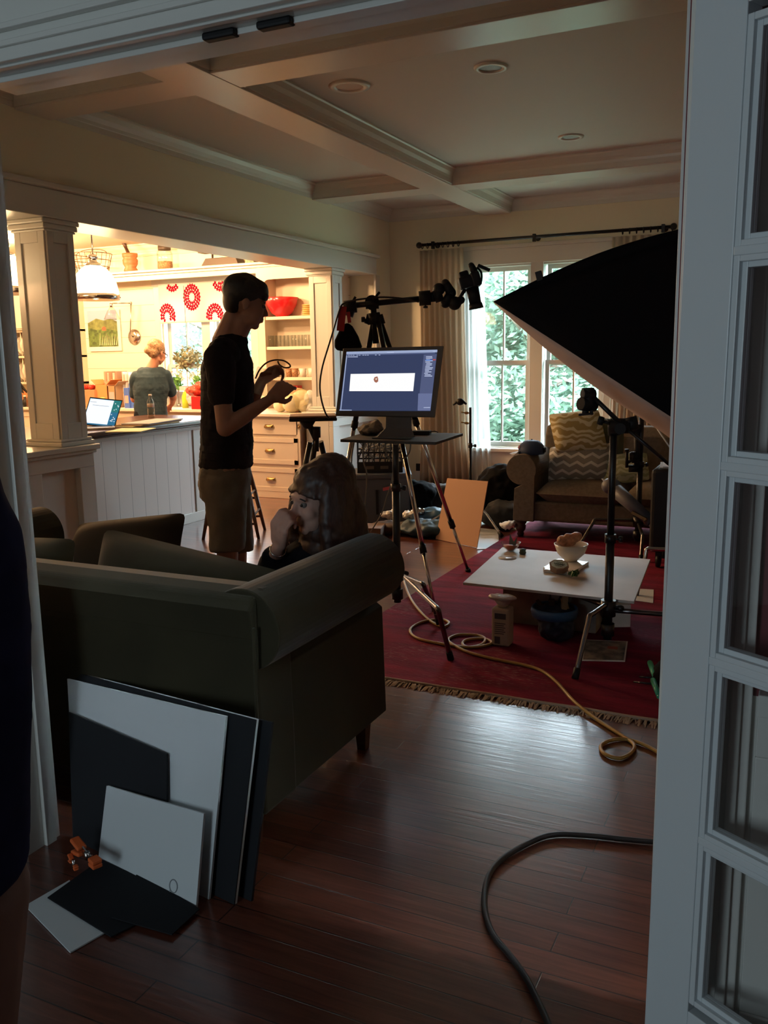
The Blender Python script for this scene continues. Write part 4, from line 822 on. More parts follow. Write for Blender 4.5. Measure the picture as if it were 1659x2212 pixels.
for x, y in ((SX0+.09, SY0+.08), (SX1-.10, SY0+.08), (SX0+.09, SY1-.08), (SX1-.09, SY1-.07)):
    g = MB(); g.cyl((x, y, .15), (x, y, 0), .038, .024, 4, smooth=False); obj('leg', g, WOODD, t)
for k in range(2):
    x0 = SX0+.22+k*.71; mb = pillow_mb((x0+.35, 2.60, .40), (.35, 0, 0), (0, .34, 0), (0, 0, .085)); obj('seat_cushion', mb, VELV, t, sub=1)
for k, (cx, cz, w_, tl_) in enumerate(((-2.80, .625, .36, .02), (-1.93, .640, .40, -.05))):
    mb = pillow_mb((cx, 2.36+.03*k, cz), (w_, 0, tl_), (0, .07, .20), (0, .10, -.03), p=.45); obj('back_cushion', mb, VELV, t, sub=1)
# loose throw pillow on the sofa
mb = pillow_mb((-2.42, 2.62, .68), (.26, .03, .035), (-.03, .12, .19), (0, -.09, .05)); tag(obj('throw_pillow', mb, VELVD, sub=1, origin=(-2.42, 2.62, .5)), 'slumped brown pillow at the far end of the olive sofa', 'pillow')
# foam boards leaning on the sofa back
def board(name, label, b0, b1, t0, t1, mt, th=.006, edge=None, group=None, cat='board'):
    b0, b1, t0, t1 = map(Vector, (b0, b1, t0, t1)); n = (b1-b0).cross(t0-b0).normalized()
    if n.y > 0: n = -n
    t = thing(name, label, cat, (b0+b1)/2, group); g = MB(); P_ = [b0, b1, t1, t0]; g.prism([p+n*th for p in P_], -n*th*.5); obj('face_sheet', g, mt, t)
    g = MB(); g.prism([p+n*th*.5 for p in P_], -n*th); obj('foam_core', g, edge or mt, t); return t
def fp(px, py): v = fl(px, py); return Vector((v.x, v.y, .001))
def yp(px, py, y): return on(px, py, 'Y', y)
def lean(b0, b1, px, py, deg):   # point of a plane through b0-b1 leaning back by deg
    b0, b1 = Vector(b0), Vector(b1); e = (b1-b0).normalized(); bk_ = Vector((-e.y, e.x, 0)); bk_ = bk_ if bk_.y > 0 else -bk_; up_ = (Vector((0, 0, math.cos(math.radians(deg))))+bk_*math.sin(math.radians(deg))); n = e.cross(up_); r = ray(px, py); return CAMP+r*((b0-CAMP).dot(n)/r.dot(n))
for lb_, k0, k1, p0, p1, dg_, mt, th_, eg in (
    ('hindmost black board, its dark edge showing beyond the white rimmed one', (-2.03, 1.975, .001), (-1.315, 1.86, .001), (165, 1462), (590, 1560), 9, SBLACK, .006, SBLACK),
    ('largest black foam board with a white edge leaning against the sofa back', (-2.035, 1.952, .001), (-1.350, 1.830, .001), (156, 1449), (557, 1554), 10, SBLACK, .008, SWHITE),
    ('big white foam board with chipped edges leaning behind the black sheet', (-2.03, 1.925, .001), (-1.43, 1.818, .001), (148, 1466), (491, 1547), 11, SWHITE, .005, None),
    ('black sheet leaning upright behind the small white board', (-2.02, 1.90, .001), (-1.585, 1.825, .001), (150, 1538), (362, 1628), 12, SBLACK, .004, None),
    ('small white square foam board leaning at the very front', (-1.865, 1.848, .001), (-1.437, 1.768, .001), (233, 1697), (443, 1757), 14, SWHITE, .005, None)):
    board('foam_board', lb_, k0, k1, lean(k0, k1, *p0, dg_), lean(k0, k1, *p1, dg_), mt, th_, eg)
pm = lean((-1.865, 1.848, .001), (-1.437, 1.768, .001), 378, 1913, 14); e_ = Vector((.98, -.18, 0)); u_ = Vector((0.04, .23, .97)); nf = e_.cross(u_).normalized(); nf = nf if nf.y < 0 else -nf
sm_ = [o for o in bpy.data.objects if o.get('label', '').startswith('small white square')][0]; g = MB(); ring = [pm+nf*.0062+e_*.016*math.cos(a)+u_*.018*math.sin(a) for a in [2*PI*k/18 for k in range(18)]]; g.tube(ring, .0016, 5, closed=True); g.tube([ring[11], ring[11]-u_*.018+e_*.003], .0014, 5); obj('pencil_mark', g, smat('pencil_grey', (.25, .27, .29), .7), sm_)
def sheet(name, label, pts, mt, z=.002, th=.004): g = MB(); g.prism([Vector((p[0], p[1], z)) for p in pts], (0, 0, th)); c = pts[0]; return tag(obj(name, g, mt, origin=(c[0], c[1], z)), label, 'sheet')
q = [fl(55, 1960), fl(152, 2061), fl(250, 2005), fl(150, 1905)]; sheet('foam_sheet', 'white foam sheet lying flat on the floor at the bottom corner', q, SWHITE)
q = [fl(103, 1945), fl(240, 2030), fl(300, 2000), fl(370, 1930), fl(218, 1862)]; sheet('black_sheet', 'black sheet lying over the white one on the floor', q, SBLACK, .0065, .003)
q = [fl(240, 1990), fl(372, 2028), fl(432, 1972), fl(300, 1890)]; sheet('black_sheet', 'black sheet on the floor at the foot of the small white board', q, SBLACK, .010, .003)
# orange spring clamps
ORG = smat('orange_rubber', (.70, .13, .03), .5)
def clamp(c, ang, label, lift=.02, s=1.0):
    c = Vector(c); t = thing('spring_clamp', label, 'clamp', (c.x, c.y, 0)); d = Vector((math.cos(ang), math.sin(ang), 0)); n = Vector((-d.y, d.x, 0))
    for sg in (-1, 1):
        g = MB(); a = c+Vector((0, 0, lift)); z_ = Vector((0, 0, 1)); b_ = a+d*.030*s+z_*sg*.008*s; e = b_+d*.055*s+z_*sg*.012*s
        g.beam(a-d*.035*s-z_*sg*.006*s, b_, .020*s, .004*s, up=n); arm = obj('clamp_arm', g, CHROME, t)
        g = MB(); g.beam(b_, e, .013*s, .030*s, up=n); obj('handle_grip', g, ORG, t, bevel=.005)
        g = MB(); p = a-d*.048*s-z_*sg*.007*s; g.beam(p-d*.020*s, p+d*.014*s, .012*s, .030*s, up=n); obj('jaw_pad', g, ORG, t, bevel=.003)
    g = MB(); g.cyl(c+Vector((0, 0, lift-.012)), c+Vector((0, 0, lift+.012)), .008*s); obj('spring', g, CHROME, t)
ca = fl(190, 1868, .03); dv_ = (fl(155, 1832)-fl(212, 1882)); clamp(ca, math.atan2(dv_.y, dv_.x), 'orange handled spring clamp lying on the black sheet', .03, 1.0)
ca = fl(160, 1880, .01); clamp(ca, 2.6, 'second orange spring clamp half hidden under the first one', .022, .5)
# cables on the floor
YEL = smat('yellow_cable', (.42, .25, .06), .45); BRNC = smat('brown_cable', (.014, .009, .008), .5)
pts = [(868, 1240), (880, 1278), (897, 1308), (925, 1338), (955, 1354), (970, 1345), (950, 1338), (910, 1344), (886, 1360), (900, 1378), (950, 1390), (1010, 1398), (1050, 1394), (1062, 1387), (1042, 1379), (1008, 1382), (999, 1391), (1012, 1398), (1040, 1392), (1048, 1380), (1030, 1372), (990, 1371), (968, 1382), (985, 1396), (1015, 1410), (1070, 1424), (1130, 1436), (1170, 1449), (1205, 1476), (1240, 1515), (1290, 1550), (1345, 1585), (1370, 1604), (1363, 1622), (1338, 1633), (1307, 1624), (1298, 1607), (1318, 1595), (1352, 1592), (1400, 1608), (1450, 1640), (1500, 1680)]
g = MB(); P_ = [fl(x, y, .018) for x, y in pts]; 
for p in P_:
    if p.y < RY0-.08: p.z = .009
g.tube(P_, .0075, 8, spline=5); tag(obj('extension_cord', g, YEL, origin=(P_[20].x, P_[20].y, 0)), 'yellow extension cord looping over the crimson rug to the wooden floor', 'cord')
pts = [(1520, 1825), (1430, 1820), (1350, 1813), (1260, 1804), (1190, 1804), (1138, 1823), (1085, 1855), (1057, 1888), (1047, 1930), (1049, 1975), (1066, 2020), (1100, 2062), (1135, 2110), (1163, 2165), (1188, 2220), (1210, 2280)]
g = MB(); g.tube([fl(x, y, .010) for x, y in pts], .0085, 8, spline=6); p0 = fl(1085, 1855); tag(obj('cable', g, BRNC, origin=(p0.x, p0.y, 0)), 'thick dark cable curving across the bare floorboards', 'cable')
# low table of a painted board on blocks
TZ = .30; c4 = [fl(1000, 1258, TZ), fl(1370, 1299, TZ), fl(1405, 1208, TZ), fl(1085, 1182, TZ)]
MARB = smat('painted_board', (.50, .475, .455), .6, noise=.10, nscale=3, bump=.1, bscale=12)
t = thing('low_table', 'low white painted board set on blocks over the crimson rug', 'table', (-1.18, 4.75, .0)); g = MB(); g.prism([Vector((p.x, p.y, TZ-.014)) for p in c4], (0, 0, .014)); obj('table_top', g, MARB, t, bevel=.002)
BLK = smat('grey_block', (.22, .19, .16), .7, noise=.2, nscale=9)
g = MB(); g.box((-1.47, 4.62, .011), (-1.20, 5.05, TZ-.014)); obj('support_block', g, BLK, t, bevel=.004); g = MB(); g.box((-1.19, 4.60, .011), (-.94, 5.02, TZ-.014)); obj('support_block', g, BLK, t, bevel=.004)
g = MB(); g.obox((-.90, 4.86, .075), (.06, .03, 0), (-.05, .10, 0), (0, 0, .064)); tag(obj('paper_box', g, PAPER, bevel=.003, origin=(-.9, 4.86, 0)), 'small white carton on the rug beside the table blocks', 'box')
# props on the table
c = fl(1103, 1190, TZ+.001); t = thing('glass_bowl', 'little glass bowl of orange filling on the table corner', 'bowl', c); g = MB(); g.lathe(c, [(.001, 0), (.025, .001), (.05, .03), (.062, .055), (.059, .055), (.047, .031), (.02, .004), (.001, .004)], 24); obj('bowl_glass', g, CLEAR, t)
g = MB(); g.lathe(c, [(.001, .005), (.022, .006), (.046, .033), (.001, .037)], 22); obj('filling', g, smat('orange_sauce', (.60, .10, .02), .3), t)
g = MB(); g._add([c+Vector(p) for p in ((-.01, 0, .04), (.03, .01, .035), (.045, -.01, .095), (.02, 0, .06), (-.005, -.005, .11))], [(0, 1, 2, 3), (0, 3, 4)]); obj('leaf', g, smat('grey_leaf', (.15, .17, .15), .6), t, solid=.002)
c = fl(1129, 1197, TZ+.001); g = MB(); g.lathe(c, [(.001, 0), (.018, 0), (.022, .01), (.018, .022), (.022, .03), (.001, .036)], 14); tag(obj('bottle_stopper', g, smat('dark_green_stone', (.03, .05, .04), .4), origin=c), 'small dark green stopper standing near the glass bowl', 'stopper')
c = fl(1225, 1228, TZ+.0); MW = smat('white_marble', (.86, .87, .87), .25, noise=.03, nscale=8)
u, v = Vector((.97, -.10, 0)).normalized(), Vector((.10, .97, 0)).normalized(); g = MB()
poly = [(-.105, -.10), (-.085, -.12), (-.085, -.15), (.055, -.15), (.055, -.12), (.08, -.10), (.08, .14), (-.105, .14)]
g.prism([c+u*p[0]+v*p[1]+Vector((0, 0, .001)) for p in poly], (0, 0, .018)); tag(obj('serving_slab', g, MW, bevel=.003, origin=c), 'white marble serving slab in the middle of the low table', 'board')
sz = TZ+.020; cc = fl(1233, 1211, sz); t = thing('bread_bowl', 'cream bowl heaped with brown pastry on the marble slab', 'bowl', cc); g = MB(); R0 = .098
g.lathe(cc, [(.001, 0), (.035, 0), (.045, .012), (.078, .045), (R0, .10), (R0*.96, .10), (.072, .048), (.001, .02)], 30); obj('bowl_body', g, WHITE, t)
g = MB(); rnd = random.Random(9)
for k in range(9): a = rnd.uniform(0, 6.28); r = rnd.uniform(0, .055); g.ell(cc+Vector((r*math.cos(a), r*math.sin(a), .105+rnd.uniform(0, .045))), (rnd.uniform(.03, .048), .032, .026), rot=Matrix.Rotation(a, 3, 'Z'))
organic('pastry', g, smat('brown_pastry', (.42, .19, .10), .6, noise=.4, nscale=35), t, voxel=.006, disp=.02, smooth=3)
cc = fl(1207, 1232, sz); t = thing('octagonal_tin', 'pale octagonal tin with green lettering tilted on the marble slab', 'tin', cc); ax_ = Vector((.12, -.30, 1)).normalized(); g = MB()
g.lathe(cc+Vector((0, 0, .006)), [(.001, 0), (.052, 0), (.052, .022), (.055, .022), (.055, .032), (.001, .032)], 8, smooth=False, axis=ax_); obj('tin_body', g, smat('tin_rim', (.30, .20, .14), .35, .4), t)
g = MB(); g.lathe(cc+Vector((0, 0, .006))+ax_*.0325, [(.001, 0), (.046, 0), (.046, .001), (.001, .001)], 8, smooth=False, axis=ax_); obj('tin_lid', g, smat('pale_mint', (.55, .68, .64), .35), t)
tu = Vector((1, 0, 0)).cross(ax_).cross(ax_).normalized()*-1; tu = (Vector((1, 0, 0))-ax_*ax_.x).normalized(); tv = ax_.cross(tu); g = MB(); o0 = cc+Vector((0, 0, .006))+ax_*.0350
for row, (y_, n_, a_) in enumerate(((.018, 10, .004), (-.002, 16, .008), (-.020, 10, .004))): g.tube([o0+tu*(-.028+.056*k/n_)*(1 if row == 1 else .7)+tv*(y_+a_*math.sin(k*2.1)) for k in range(n_+1)], .0016 if row == 1 else .001, 5, spline=3)
obj('tin_lettering', g, smat('dark_green_ink', (.02, .08, .06), .5), t)
g = MB(); leafball(g, fl(1238, 1240, sz+.008), .03, 16, .03, 4, .15); 
for i, v_ in enumerate(g.v): g.v[i] = (v_[0], v_[1], max(v_[2], sz+.002))
tag(obj('green_leaf', g, smat('dull_green_leaf', (.05, .13, .03), .5), origin=fl(1238, 1240, sz)), 'dull green leaves under the cream bowl on the slab', 'leaf')
g = MB(); cc = fl(1096, 1205, TZ+.001); g.lathe(cc, [(.001, 0), (.055, 0), (.055, .0015), (.001, .0015)], 26); tag(obj('glass_disc', g, smat('wet_patch', (.75, .76, .76), .1), origin=cc), 'thin glossy disc lying in front of the glass bowl', 'disc')
# jar in front of the table
c = fl(1084, 1392, .011); t = thing('flour_container', 'cream square container with a plastic bag top on the rug', 'container', c); g = MB(); g.box(c+Vector((-.048, -.03, 0)), c+Vector((.048, .055, .20))); g.cyl(c+Vector((0, .012, .20)), c+Vector((0, .012, .225)), .03); obj('container_body', g, smat('cream_plastic', (.52, .46, .36), .5), t, bevel=.010)
g = MB(); g.box(c+Vector((-.03, -.0315, .145)), c+Vector((.03, -.0305, .175))); g.box(c+Vector((-.03, -.0315, .012)), c+Vector((.0, -.0305, .05)))
for k in range(6): g.box(c+Vector((-.03, -.0315, .065+.011*k)), c+Vector((.02+.008*(k % 2), -.0305, .069+.011*k)))
obj('printed_label', g, smat('label_ink', (.07, .07, .09), .6), t)
g = MB(); g.ell(c+Vector((0, .012, .25)), (.075, .045, .018)); g.ell(c+Vector((0, .012, .228)), (.04, .035, .02)); organic('plastic_wrap', g, smat('plastic_wrap', (.50, .47, .50), .3), t, voxel=.006, disp=.02, smooth=2)
# rubbish bag with wood scraps
c = fl(1196, 1385, .011); t = thing('scrap_bag', 'dark bag with a blue band holding wooden scraps before the table', 'bag', c); g = MB()
g.ell(c+Vector((0, .04, .07)), (.10, .08, .085)); g.ell(c+Vector((-.02, .05, .14)), (.11, .09, .05)); organic('bag_body', g, smat('dark_blue_bag', (.010, .014, .030), .5), t, voxel=.008, disp=.03)
g = MB(); g.lathe(c+Vector((-.01, .045, .125)), [(.118, 0), (.125, .03), (.12, .05), (.112, .05), (.112, .0)], 20, closed=True); obj('blue_band', g, smat('blue_band', (.04, .12, .25), .5), t)
for k, (dx, dz, h, mt) in enumerate(((.035, .12, .165, KRAFT), (-.02, .12, .13, WOODD), (.06, .12, .14, KRAFT), (-.06, .12, .11, WOODD))):
    g = MB(); a = c+Vector((dx, .04+.01*k, dz)); g.beam(a, a+Vector((.02*(1-k), -.03, h-.03)), .03, .018); obj('wood_scrap', g, mt, t)
# printed card on the rug
q = [fl(1256, 1432, .0), fl(1350, 1434, .0), fl(1356, 1391, .0), fl(1262, 1387, .0)]; PZ1 = .0105
t = thing('printed_card', 'printed picture card lying flat on the rug by the stand foot', 'card', (q[0].x, q[0].y, 0)); g = MB(); g.prism([Vector((p.x, p.y, PZ1)) for p in q], (0, 0, .004)); obj('card', g, PAPER, t)
cc = sum((Vector((p.x, p.y, PZ1+.0041)) for p in q), Vector())/4; g = MB(); g.prism([cc+(Vector((p.x, p.y, PZ1+.0041))-cc)*.93 for p in q], (0, 0, .0006)); obj('card_picture', g, smat('card_picture', (.40, .33, .25), .5, rgb2=(.04, .04, .06), nscale=14), t)
g = MB(); g.obox(cc+Vector((.03, .05, .001)), (.025, .003, 0), (-.002, .02, 0), (0, 0, .0006)); obj('card_stamp', g, smat('card_red', (.45, .10, .07), .5), t)
g = MB(); q = [fl(1345, 1294, .011), fl(1411, 1303, .011), fl(1412, 1274, .011), fl(1378, 1272, .011)]; g.prism([Vector((p.x, p.y, .0105)) for p in q], (0, 0, .002)); tag(obj('paper_sheet', g, smat('bluish_paper', (.62, .70, .82), .6), origin=q[0]), 'white paper sheet on the rug beyond the table corner', 'paper')
# green handled tool bag at the door edge
c = fl(1432, 1492, .011); t = thing('tool_pouch', 'dark pouch with green handled tools on the rug at the door edge', 'tools', c); g = MB(); g.ell(c+Vector((.03, .10, .055)), (.09, .16, .06)); organic('pouch', g, BLKF, t, voxel=.01, disp=.03)
GRN = smat('green_handle', (.02, .33, .20), .4)
for a, b_ in (((1404, 1432), (1417, 1468)), ((1411, 1470), (1424, 1505))):
    g = MB(); g.cap(fl(*a, .075), fl(*b_, .055), .013, .011); obj('green_handle', g, GRN, t)
for a, b_ in (((1370, 1473), (1408, 1477)), ((1382, 1462), (1408, 1464))): g = MB(); g.cap(fl(*a, .03), fl(*b_, .04), .004, .005); obj('tool_shaft', g, BLACK, t)
# far sofa
AX0, AX1 = -2.17, -.35; AY0, AY1 = 6.92, 7.85
t = thing('sofa', 'taupe rolled arm sofa beneath the large black softbox', 'sofa', ((AX0+AX1)/2, (AY0+AY1)/2, 0))
g = MB(); g.box((AX0+.05, AY0+.03, .15), (AX1-.05, AY1-.04, .315)); obj('sofa_base', g, TAUPE, t, bevel=.02)
for side in (-1, 1):
    xo = AX1 if side > 0 else AX0; g = MB(); r = .125; cx = xo-side*.115; zc = .70-r
    pts = [(xo-side*.225, .15)]
    for k in range(37): a = math.radians(205-k*(300/36)); pts.append((cx+side*r*math.cos(a), zc+r*math.sin(a)))
    pts += [(xo-side*.06, .42), (xo-side*.05, .15)]
    g.prism([Vector((p[0], AY0, p[1])) for p in pts], (0, AY1-AY0-.06, 0)); obj('sofa_arm', g, TAUPE, t, bevel=.012, seg=3)
g = MB(); g.prism([Vector((AX0+.12, p[0], p[1])) for p in ((AY1-.26, .3), (AY1-.22, .80), (AY1-.17, .88), (AY1-.08, .89), (AY1-.03, .83), (AY1-.02, .15), (AY1-.26, .15))], (AX1-AX0-.24, 0, 0)); obj('sofa_back', g, TAUPE, t, bevel=.02, seg=3)
for k in range(2): mb = pillow_mb((AX0+.24+.35+k*.70, AY0+.36, .385), (.36, 0, 0), (0, .37, 0), (0, 0, .10), p=.22); obj('seat_cushion', mb, TAUPE, t, sub=1)
for x in (AX0+.10, AX1-.10):
    for y in (AY0+.06, AY1-.1): g = MB(); g.lathe((x, y, 0.010), [(.02, 0), (.03, .02), (.024, .04), (.04, .06), (.045, .09), (.038, .10), (.05, .12), (.05, .145)], 18); obj('leg', g, WOODD, t)
# pillows
def pattern_mat(name, c1, c2, scale, kind='WAVE'):
    m = bpy.data.materials.new(name); m.use_nodes = True; nt = m.node_tree; N = nt.nodes; L = nt.links; b = N['Principled BSDF']; tc = N.new('ShaderNodeTexCoord')
    if kind == 'WAVE':
        wv = N.new('ShaderNodeTexWave'); wv.bands_direction = 'Z'; wv.inputs['Scale'].default_value = scale; wv.inputs['Distortion'].default_value = 9; wv.inputs['Detail'].default_value = 1.5; wv.inputs['Detail Scale'].default_value = 1.6; L.new(tc.outputs['Object'], wv.inputs['Vector']); out = wv.outputs['Fac']
    else:
        sp = N.new('ShaderNodeSeparateXYZ'); L.new(tc.outputs['Object'], sp.inputs[0]); pp = N.new('ShaderNodeMath'); pp.operation = 'PINGPONG'; pp.inputs[1].default_value = .055; L.new(sp.outputs['X'], pp.inputs[0])
        a = N.new('ShaderNodeMath'); a.operation = 'MULTIPLY_ADD'; a.inputs[1].default_value = .55; L.new(pp.outputs[0], a.inputs[0]); L.new(sp.outputs['Z'], a.inputs[2]); s_ = N.new('ShaderNodeMath'); s_.operation = 'MULTIPLY'; s_.inputs[1].default_value = scale; L.new(a.outputs[0], s_.inputs[0]); sn = N.new('ShaderNodeMath'); sn.operation = 'SINE'; L.new(s_.outputs[0], sn.inputs[0]); out = sn.outputs[0]
    cr = N.new('ShaderNodeValToRGB'); cr.color_ramp.elements[0].position = .42; cr.color_ramp.elements[0].color = (*c1, 1); cr.color_ramp.elements[1].position = .55; cr.color_ramp.elements[1].color = (*c2, 1); L.new(out, cr.inputs[0]); L.new(cr.outputs[0], b.inputs['Base Color']); b.inputs['Roughness'].default_value = .9; return m
F2 = Frame(-1.66, 7.25); a, b_, c_, d_ = F2.p(1186, 893, .10), F2.p(1292, 890, .10), F2.p(1309, 965, 0), F2.p(1206, 982, 0); cen = (a+b_+c_+d_)/4; ux = ((b_+c_)-(a+d_))/4; uy = ((a+b_)-(c_+d_))/4
mb = pillow_mb(cen, ux*1.05, uy*1.05, ux.cross(uy).normalized()*.075); tag(obj('throw_pillow', mb, pattern_mat('gold_feather_print', (.36, .27, .10), (.66, .60, .40), 5.5), sub=1, origin=cen), 'gold feather patterned pillow on top of the pillow pile', 'pillow')
a, b_, c_, d_ = F2.p(1190, 972, .10), F2.p(1318, 962, .10), F2.p(1318, 1028, -.06), F2.p(1186, 1036, -.06); cen = (a+b_+c_+d_)/4; ux = ((b_+c_)-(a+d_))/4; uy = ((a+b_)-(c_+d_))/4
mb = pillow_mb(cen, ux*1.04, uy*1.2, ux.cross(uy).normalized()*.09); tag(obj('throw_pillow', mb, pattern_mat('chevron_print', (.26, .24, .20), (.64, .61, .54), 95, 'CHEV'), sub=1, origin=cen), 'grey and cream chevron pillow under the gold patterned one', 'pillow')
a, b_, c_, d_ = F2.p(1262, 895, .22), F2.p(1350, 912, .22), F2.p(1345, 985, .16), F2.p(1262, 980, .16); cen = (a+b_+c_+d_)/4
mb = pillow_mb(cen, ((b_+c_)-(a+d_))/4, ((a+b_)-(c_+d_))/4, Vector((0, -.07, .02))); tag(obj('throw_pillow', mb, smat('olive_pillow', (.10, .09, .05), .9), sub=1, origin=cen), 'dark olive pillow behind the gold patterned pillow', 'pillow')
cen = F2.p(1352, 1012, -.02); mb = pillow_mb(cen, (.17, .05, .02), (-.03, .10, .10), (.02, -.05, .06)); tag(obj('throw_pillow', mb, pattern_mat('yellow_leaf_print', (.34, .34, .18), (.52, .52, .34), 7), sub=1, origin=cen), 'yellow green pillow behind the light stand on the far sofa', 'pillow')
# cap on the sofa arm
c = Vector((-2.04, 7.10, .70)); t = thing('baseball_cap', 'navy baseball cap with a grey brim on the sofa arm', 'cap', c); NAVY = smat('navy_cotton', (.035, .06, .13), .8); g = MB()
g.lathe(c+Vector((.02, 0, -.01)), [(.105, 0), (.108, .03), (.095, .075), (.06, .105), (.001, .115)], 24, closed=True); obj('cap_crown', g, NAVY, t, solid=.003)
g = MB(); g.ell(c+Vector((.02, 0, .105)), (.008, .008, .006)); g.box(c+Vector((.10, -.03, .0)), c+Vector((.135, .03, .045))); obj('cap_strap', g, BLKF, t, bevel=.008)
g = MB(); g.grid(lambda u, v: c+Vector((-.06-.105*v*math.cos((u-.5)*2.2), .11*(2*u-1)*(1-.25*v), .015-.030*v-.05*(u-.5)**2*v)), 12, 6); obj('cap_brim', g, smat('grey_brim', (.34, .36, .42), .8), t, solid=.004)
g = MB(); g.obox(c+Vector((-.078, -.035, .045)), (-.004, .004, .001), (.012, -.030, 0), (.006, 0, .014)); obj('cap_emblem', g, smat('maroon_emblem', (.22, .04, .05), .7), t)
# curtains and rod
CURT = cloth_mat('linen_curtain', (.78, .70, .60)); SHEER = sheer_mat('sheer_curtain', (.80, .85, .84), .45)
def curtain(name, label, x0, x1, y, z0, z1, mt, folds, amp, flare=0, cat='curtain', tiex=None):
    def fn(u, v):
        w_ = x0+(x1-x0)*u; gather = 1-.06*math.sin(PI*v); x = (x0+x1)/2+(w_-(x0+x1)/2)*gather+flare*(1-v)*(u-.2)
        a = amp*(.45+.55*(1-v)+.2*math.sin(3*u+2*v)); return Vector((x, y+a*math.sin(2*PI*folds*u+.5*math.sin(5*v+u*7)), z0+(z1-z0)*v))
    g = MB(); g.grid(fn, folds*10, 16); return tag(obj(name, g, mt, solid=.003 if mt is CURT else 0, origin=((x0+x1)/2, y, z0)), label, cat)
RYD = 9.55; rl, rr_ = on(900, 528, 'Y', RYD), on(1455, 492, 'Y', RYD); RZ = (rl.z+rr_.z)/2
curtain('curtain', 'long cream linen curtain on the side near the kitchen corner', rl.x+.04, on(1001, 540, 'Y', RYD).x, RYD, .012, RZ-.06, CURT, 8, .035, .14)
curtain('curtain', 'cream linen curtain half hidden behind the black softbox', on(1322, 540, 'Y', RYD).x, on(1430, 540, 'Y', RYD).x+.1, RYD, .012, RZ-.06, CURT, 8, .035, 0)
curtain('sheer_curtain', 'white sheer curtain hanging just beside the window glass', -3.56, -3.30, 9.60, .012, 2.40, SHEER, 5, .02, .14, 'curtain')
t = thing('curtain_rod', 'dark curtain rod with ball ends and rings above the window', 'curtain rod', ((rl.x+rr_.x)/2, RYD, RZ)); g = MB(); g.cyl((rl.x+.04, RYD, RZ), (rr_.x, RYD, RZ), .017); obj('rod', g, BLACK, t)
for x in (rl.x+.03, rr_.x): g = MB(); g.ell((x, RYD, RZ), .035); obj('finial', g, BLACK, t)
for x in (rl.x+.2, -2.72, rr_.x-.1): g = MB(); g.cyl((x, RYD, RZ), (x, YF-.002, RZ), .010); g.box((x-.015, RYD-.02, RZ-.05), (x+.015, RYD+.02, RZ+.03)); g.cyl((x, YF-.012, RZ), (x, YF-.002, RZ), .03); obj('bracket', g, BLACK, t)
for k in range(16):
    x = rl.x+.07+.062*k if k < 8 else on(1345, 500, 'Y', RYD).x+.07*(k-8); g = MB(); g.tube([(x, RYD+.028*math.cos(a), RZ-.012+.028*math.sin(a)) for a in [2*PI*j/12 for j in range(12)]], .005, 6, closed=True); obj('curtain_ring', g, BLACK, t)
# ------------------------------------------------------------------ camera gear
def knob(g, c, d, r=.012, l=.03): c = Vector(c); d = Vector(d).normalized(); g.cyl(c, c+d*l*.5, r*.4); g.lathe(c+d*l*.5, [(.001, 0), (r, .002), (r*1.1, l*.25), (r, l*.5), (.001, l*.5)], 10, axis=d)
def cstand(name, label, x, y, top, legs, mt, legmt=None, hub=.30, r=.016, base=.10, cat='stand', tilt=0, risers=None):
    t = thing(name, label, cat, (x, y, 0)); legmt = legmt or mt; c = Vector((x, y, 0)); g = MB()
    zs = [base]+(risers or [hub+.75, hub+1.25])+[top]; zs = [z for z in zs if z <= top+1e-6]; 
    rr = [r*1.15, r*.95, r*.75]
    for k in range(len(zs)-1): g.cyl(c+Vector((0, 0, zs[k])), c+Vector((0, 0, zs[k+1])), rr[min(k, 2)])
    obj('column', g, mt, t)
    for z in zs[1:-1]: g = MB(); g.cyl(c+Vector((0, 0, z-.03)), c+Vector((0, 0, z+.012)), r*1.5); knob(g, c+Vector((r, 0, z-.012)), (1, .3, 0), .014, .04); obj('riser_clamp', g, mt, t)
    g = MB(); g.cyl(c+Vector((0, 0, hub-.05)), c+Vector((0, 0, hub+.03)), r*2.0); g.cyl(c+Vector((0, 0, base+.02)), c+Vector((0, 0, base+.08)), r*1.8); knob(g, c+Vector((r*1.5, 0, hub+.0)), (1, -.5, 0), .014, .05); obj('hub', g, mt, t)
    for L in legs:   # list of world points outward from the hub
        g = MB(); pts = [Vector(p) for p in L]; m = []
        for i, p in enumerate(pts):
            if 0 < i < len(pts)-1: m += [p.lerp(pts[i-1], .16), p, p.lerp(pts[i+1], .16)]
            else: m.append(p)
        g.tube(m, .0125, 10, spline=3); l = obj('leg', g, legmt, t)
        g = MB(); e = pts[-1]; d = (pts[-1]-pts[-2]).normalized(); g.cyl(e-d*.05, e, .016, .017); obj('foot_cap', g, BLKP, l)
    return t
# tall black stand in front of the table
sp = fl(1312, 1380, .10); sx, sy = sp.x, sp.y; FS = Frame(sx, sy); stop_ = FS.p(1330, 905, 0).z
def P3(px, py, z): return fl(px, py, z)
f1 = fl(1242, 1466, .012); hubp = lambda z: Vector((sx, sy, z))
legA = [hubp(.285), hubp(.285).lerp(Vector((f1.x, f1.y, .27)), .60), f1]
rgt = Vector((sx+.50, sy+.10, .235)); legB = [hubp(.25), rgt, Vector((sx+.72, sy+.16, .012))]
bk = Vector((sx-.27, sy+.20, .27)); legC = [hubp(.265), bk, Vector((sx-.38, sy+.29, .012))]
cstand('light_stand', 'tall black light stand with angled legs before the low table', sx, sy, stop_, [legA, legB, legC], BLACK, STEEL, hub=.27, r=.0185, base=.10, risers=[.62])
